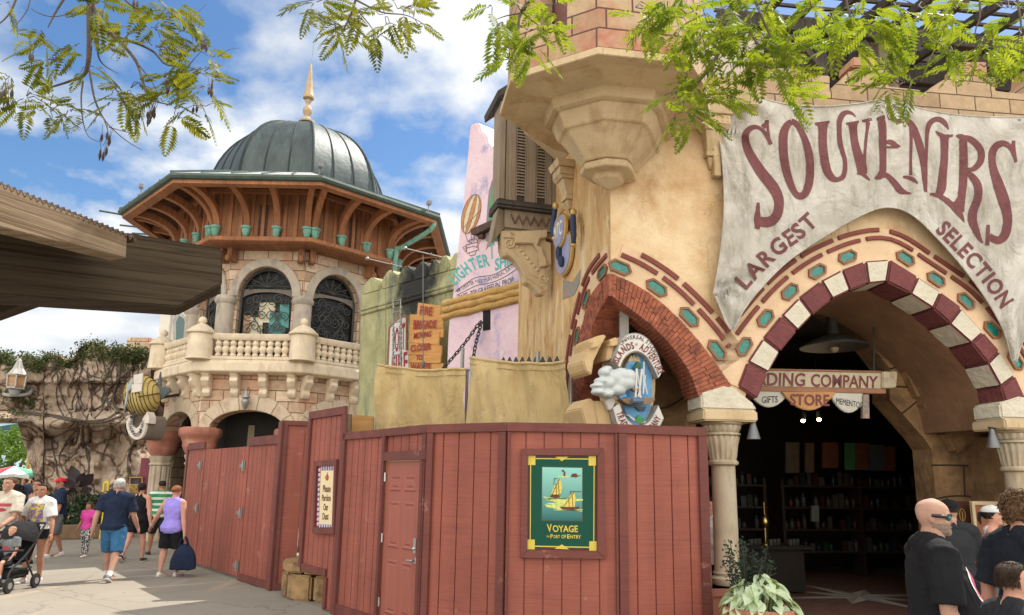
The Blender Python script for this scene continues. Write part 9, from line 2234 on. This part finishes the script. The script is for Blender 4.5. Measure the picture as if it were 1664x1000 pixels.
q.loft(rows,cap=False,closed=False); q.build('hood',fcl,stl,smooth=True,recalc=False)
q = MB(); q.box((sx0,sy0 + .02,.26),.44,.46,.14); q.build('basket',fcl,stl,bevel=.03)
P = person('blond toddler in grey shirt with red print sitting in the stroller, hand at his mouth',(sx0 + .03,sy0 - .06,0),172,.92,SK3,[(10,10,30,10),(52,14,112,40)],[(66,62,8),(84,40,12)],top=dict(m=f_grey,hem=.50,loose=.012,sleeve=.7),bottom=dict(m=f_black,leg=.8,loose=.012,hemloose=.016),shoes=dict(m=flat('brown_child_shoe',(.06,.04,.03))),hair=dict(m=h_blond,style='short',vol=1.07,low=.42),seat=.50 - .525 * .92 + .03,vox=.007,lean=-6,g=1.1,socks=(m_sock,.05),turn=8,nod=8)
patch(P,P['top'],.0,.50 + .145,.12,.10,bv_m,'shirt_print',True,'oval')
# ---- distant visitors beyond the passage
for i,(x,y,Hh,yw,tm,hm_,lab) in enumerate(((18,852,1.72,160,f_black,h_dark,'distant visitor in black under the striped umbrella'),(46,850,1.75,20,f_grey,h_dark,'distant visitor in grey with back turned, near the rock wall edge'),(58,853,1.78,-60,f_char,h_dark,'distant visitor in charcoal beside the rock wall edge'),(33,851,1.68,100,f_navy,h_brown,'distant visitor in navy by the terracotta ruin'))):
 person(lab,at(x,y),yw,Hh,SK2,[(6,8,14,4),(-6,8,14,4)],STAND,top=dict(m=tm,sleeve=.8,loose=.02),bottom=dict(m=f_char,leg=1.0,loose=.02,hemloose=.03),shoes=dict(m=m_shb),hair=dict(m=hm_,style='short',vol=1.08,low=.34),vox=.02,fingers=False,group='visitors beyond the rock passage')
# ---- right foreground
def headat(px,py_top,Y): p = atY(px,py_top,Y); return V((p.x,p.y,0)),p.z
L_,Hh = headat(1508,809,4.85)
P = person('bald man with grey stubble and dark sunglasses in a black t-shirt, in profile',L_,-104,Hh,SK1,[(2,8,14,4),(-2,10,22,4)],STAND,top=dict(m=f_black,hem=.44,loose=.022,sleeve=.88,sloose=.016,flare=.02),bottom=dict(m=f_char,leg=1.0,loose=.02,hemloose=.04),shoes=dict(m=m_shb,sole=m_sole),g=1.26,belly=.055,sw=1.08,turn=-18,nod=2,vox=.0065,socks=(m_sock,.04))
hp_,hh = P['hp'],P['hh']
q = MB(); q.tube([hp_(-.355,-.02,.53),hp_(-.365,.12,.53),hp_(-.33,.28,.525),hp_(-.27,.365,.52)],.011,8); q.tube([hp_(.355,-.02,.53),hp_(.365,.12,.53),hp_(.33,.28,.525),hp_(.27,.365,.52)],.011,8); q.tube([hp_(-.27,.375,.56),hp_(-.1,.44,.56),hp_(.1,.44,.56),hp_(.27,.375,.56)],.009,6); gl = q.build('sunglasses',flat('dark_frame',(.02,.016,.014),.25),P['root'],world=False,smooth=True)
for sd in (-1,1):
 q = MB(); q.ball(hp_(sd * .17,.375,.495),.125 * hh,.075 * hh,.095 * hh,14,10,P['Rh']); q.build('lens',mat('teal_mirror_lens',(.02,.20,.20),.08,.2,12,0,metal=.6),gl,world=False,smooth=True)
# stubble: skin-hugging beard shell
q = MB(); rings = []
for t,w_,f,b in HEAD:
 if t > .40: continue
 rings.append([hp_(w_ * 1.02 * cos(a),f * 1.012 * sin(a) + .0,t - .006) for a in [pi * (-.02 + 1.04 * k / 22) for k in range(23)]])
q.loft(rings,cap=False,closed=False); q.ball(hp_(0,.405,.30),.13 * hh,.035 * hh,.022 * hh,8,5,P['Rh'])
q.build('stubble',mat('grey_stubble',(.23,.165,.13),.9,.35,70,.5,120),P['root'],world=False,smooth=True,recalc=False)
for cx_,w__,m__,nm in ((.0,.22,flat('pink_print',(.50,.06,.13)),'shirt_print'),):
 patch(P,P['top'],.02,1.24,.30,.26,m_shw,'shirt_print_edge',True,'oval',lift=.004); patch(P,P['top'],.02,1.24,.25,.21,m__,'shirt_print',True,'oval',lift=.006); patch(P,P['top'],.05,1.26,.05,.05,m_shw,'shirt_print_mark',True,'oval',lift=.008)
L_,Hh = headat(1541,808,8.0)
P = person('heavy man in black cap and charcoal t-shirt with back turned, beside the bald man',L_,8,Hh - .03,SK1,[(4,12,12,4),(-2,14,26,4)],STAND,top=dict(m=f_char,hem=.47,loose=.022,sleeve=.85,sloose=.02),bottom=dict(m=f_black,leg=.92,loose=.02,hemloose=.035),shoes=dict(m=m_shb,sole=m_sole),hair=dict(m=h_dark,style='short',vol=1.03,low=.35),g=1.24,sw=1.08,vox=.008)
cap(P,f_black)
L_,Hh = headat(1608,819,8.6)
P = person('woman in white bucket cap and white tank top partly hidden by the curly-haired man',L_,-120,Hh - .02,SK3,[(6,10,20,4),(6,10,20,4)],STAND,top=dict(m=f_white,hem=.5,loose=.014,sleeve=0,neck=.80,name='tank_top'),bottom=dict(m=f_grey,leg=.7,loose=.016,hemloose=.02),shoes=dict(m=m_shw),hair=dict(m=h_dark,style='ponytail',vol=1.06,low=.3),female=True,vox=.009)
cap(P,fabric('white_cap_cloth',(.60,.59,.57),.2))
L_,Hh = headat(1652,800,5.25)
P = person('man with brown curly hair and dark navy-black t-shirt seen from behind, right edge',L_,-84,Hh,SK3,[(-8,14,16,4),(6,12,20,4)],STAND,top=dict(m=fabric('black_navy_cotton',(.012,.015,.022)),hem=.47,loose=.022,sleeve=.9,sloose=.024),bottom=dict(m=f_black,leg=1.0,loose=.02,hemloose=.03),shoes=dict(m=m_shb),hair=dict(m=hairmat('curly_brown_hair',(.11,.06,.03)),style='curly',vol=1.08,low=.12,front=.76),g=1.1,sw=1.06,turn=-10,vox=.0065)
q = MB(); q.tube([P['T'](V((.05 * cos(a) * 1.75 * .9,-.01 + .05 * sin(a) * 1.75,.838 * Hh - .008 * (sin(a))))) for a in [2 * pi * k / 20 for k in range(21)]],.004,5,cap=False); q.build('neck_chain',flat('silver_chain',(.55,.5,.42),.3,1.0),P['root'],world=False)
L_,Hh = headat(1640,912,4.15)
P = person('boy with short brown hair and black t-shirt in the lower right corner',L_,-92,Hh,SK3,[(4,10,14,4),(-4,10,14,4)],STAND,top=dict(m=f_char,hem=.47,loose=.018,sleeve=.85,sloose=.02),bottom=dict(m=f_grey,leg=1.0,loose=.018,hemloose=.03),shoes=dict(m=m_shw),hair=dict(m=hairmat('cropped_brown_hair',(.032,.019,.011)),style='short',vol=1.07,low=.26,front=.80,strands=1500),turn=-10,vox=.0065,g=1.05)
p_ = atY(1152,930,9.9);
P = person('visitor in white t-shirt and dark shorts glimpsed between hoarding and column',(p_.x + .02,p_.y,0),150,1.66,SK3,[(10,10,60,10),(6,14,70,20)],STAND,top=dict(m=f_white,sleeve=.8,loose=.02),bottom=dict(m=f_black,leg=.8,loose=.018,hemloose=.03),shoes=dict(m=m_shw),hair=dict(m=h_dark,style='short',vol=1.06,low=.3),vox=.010)
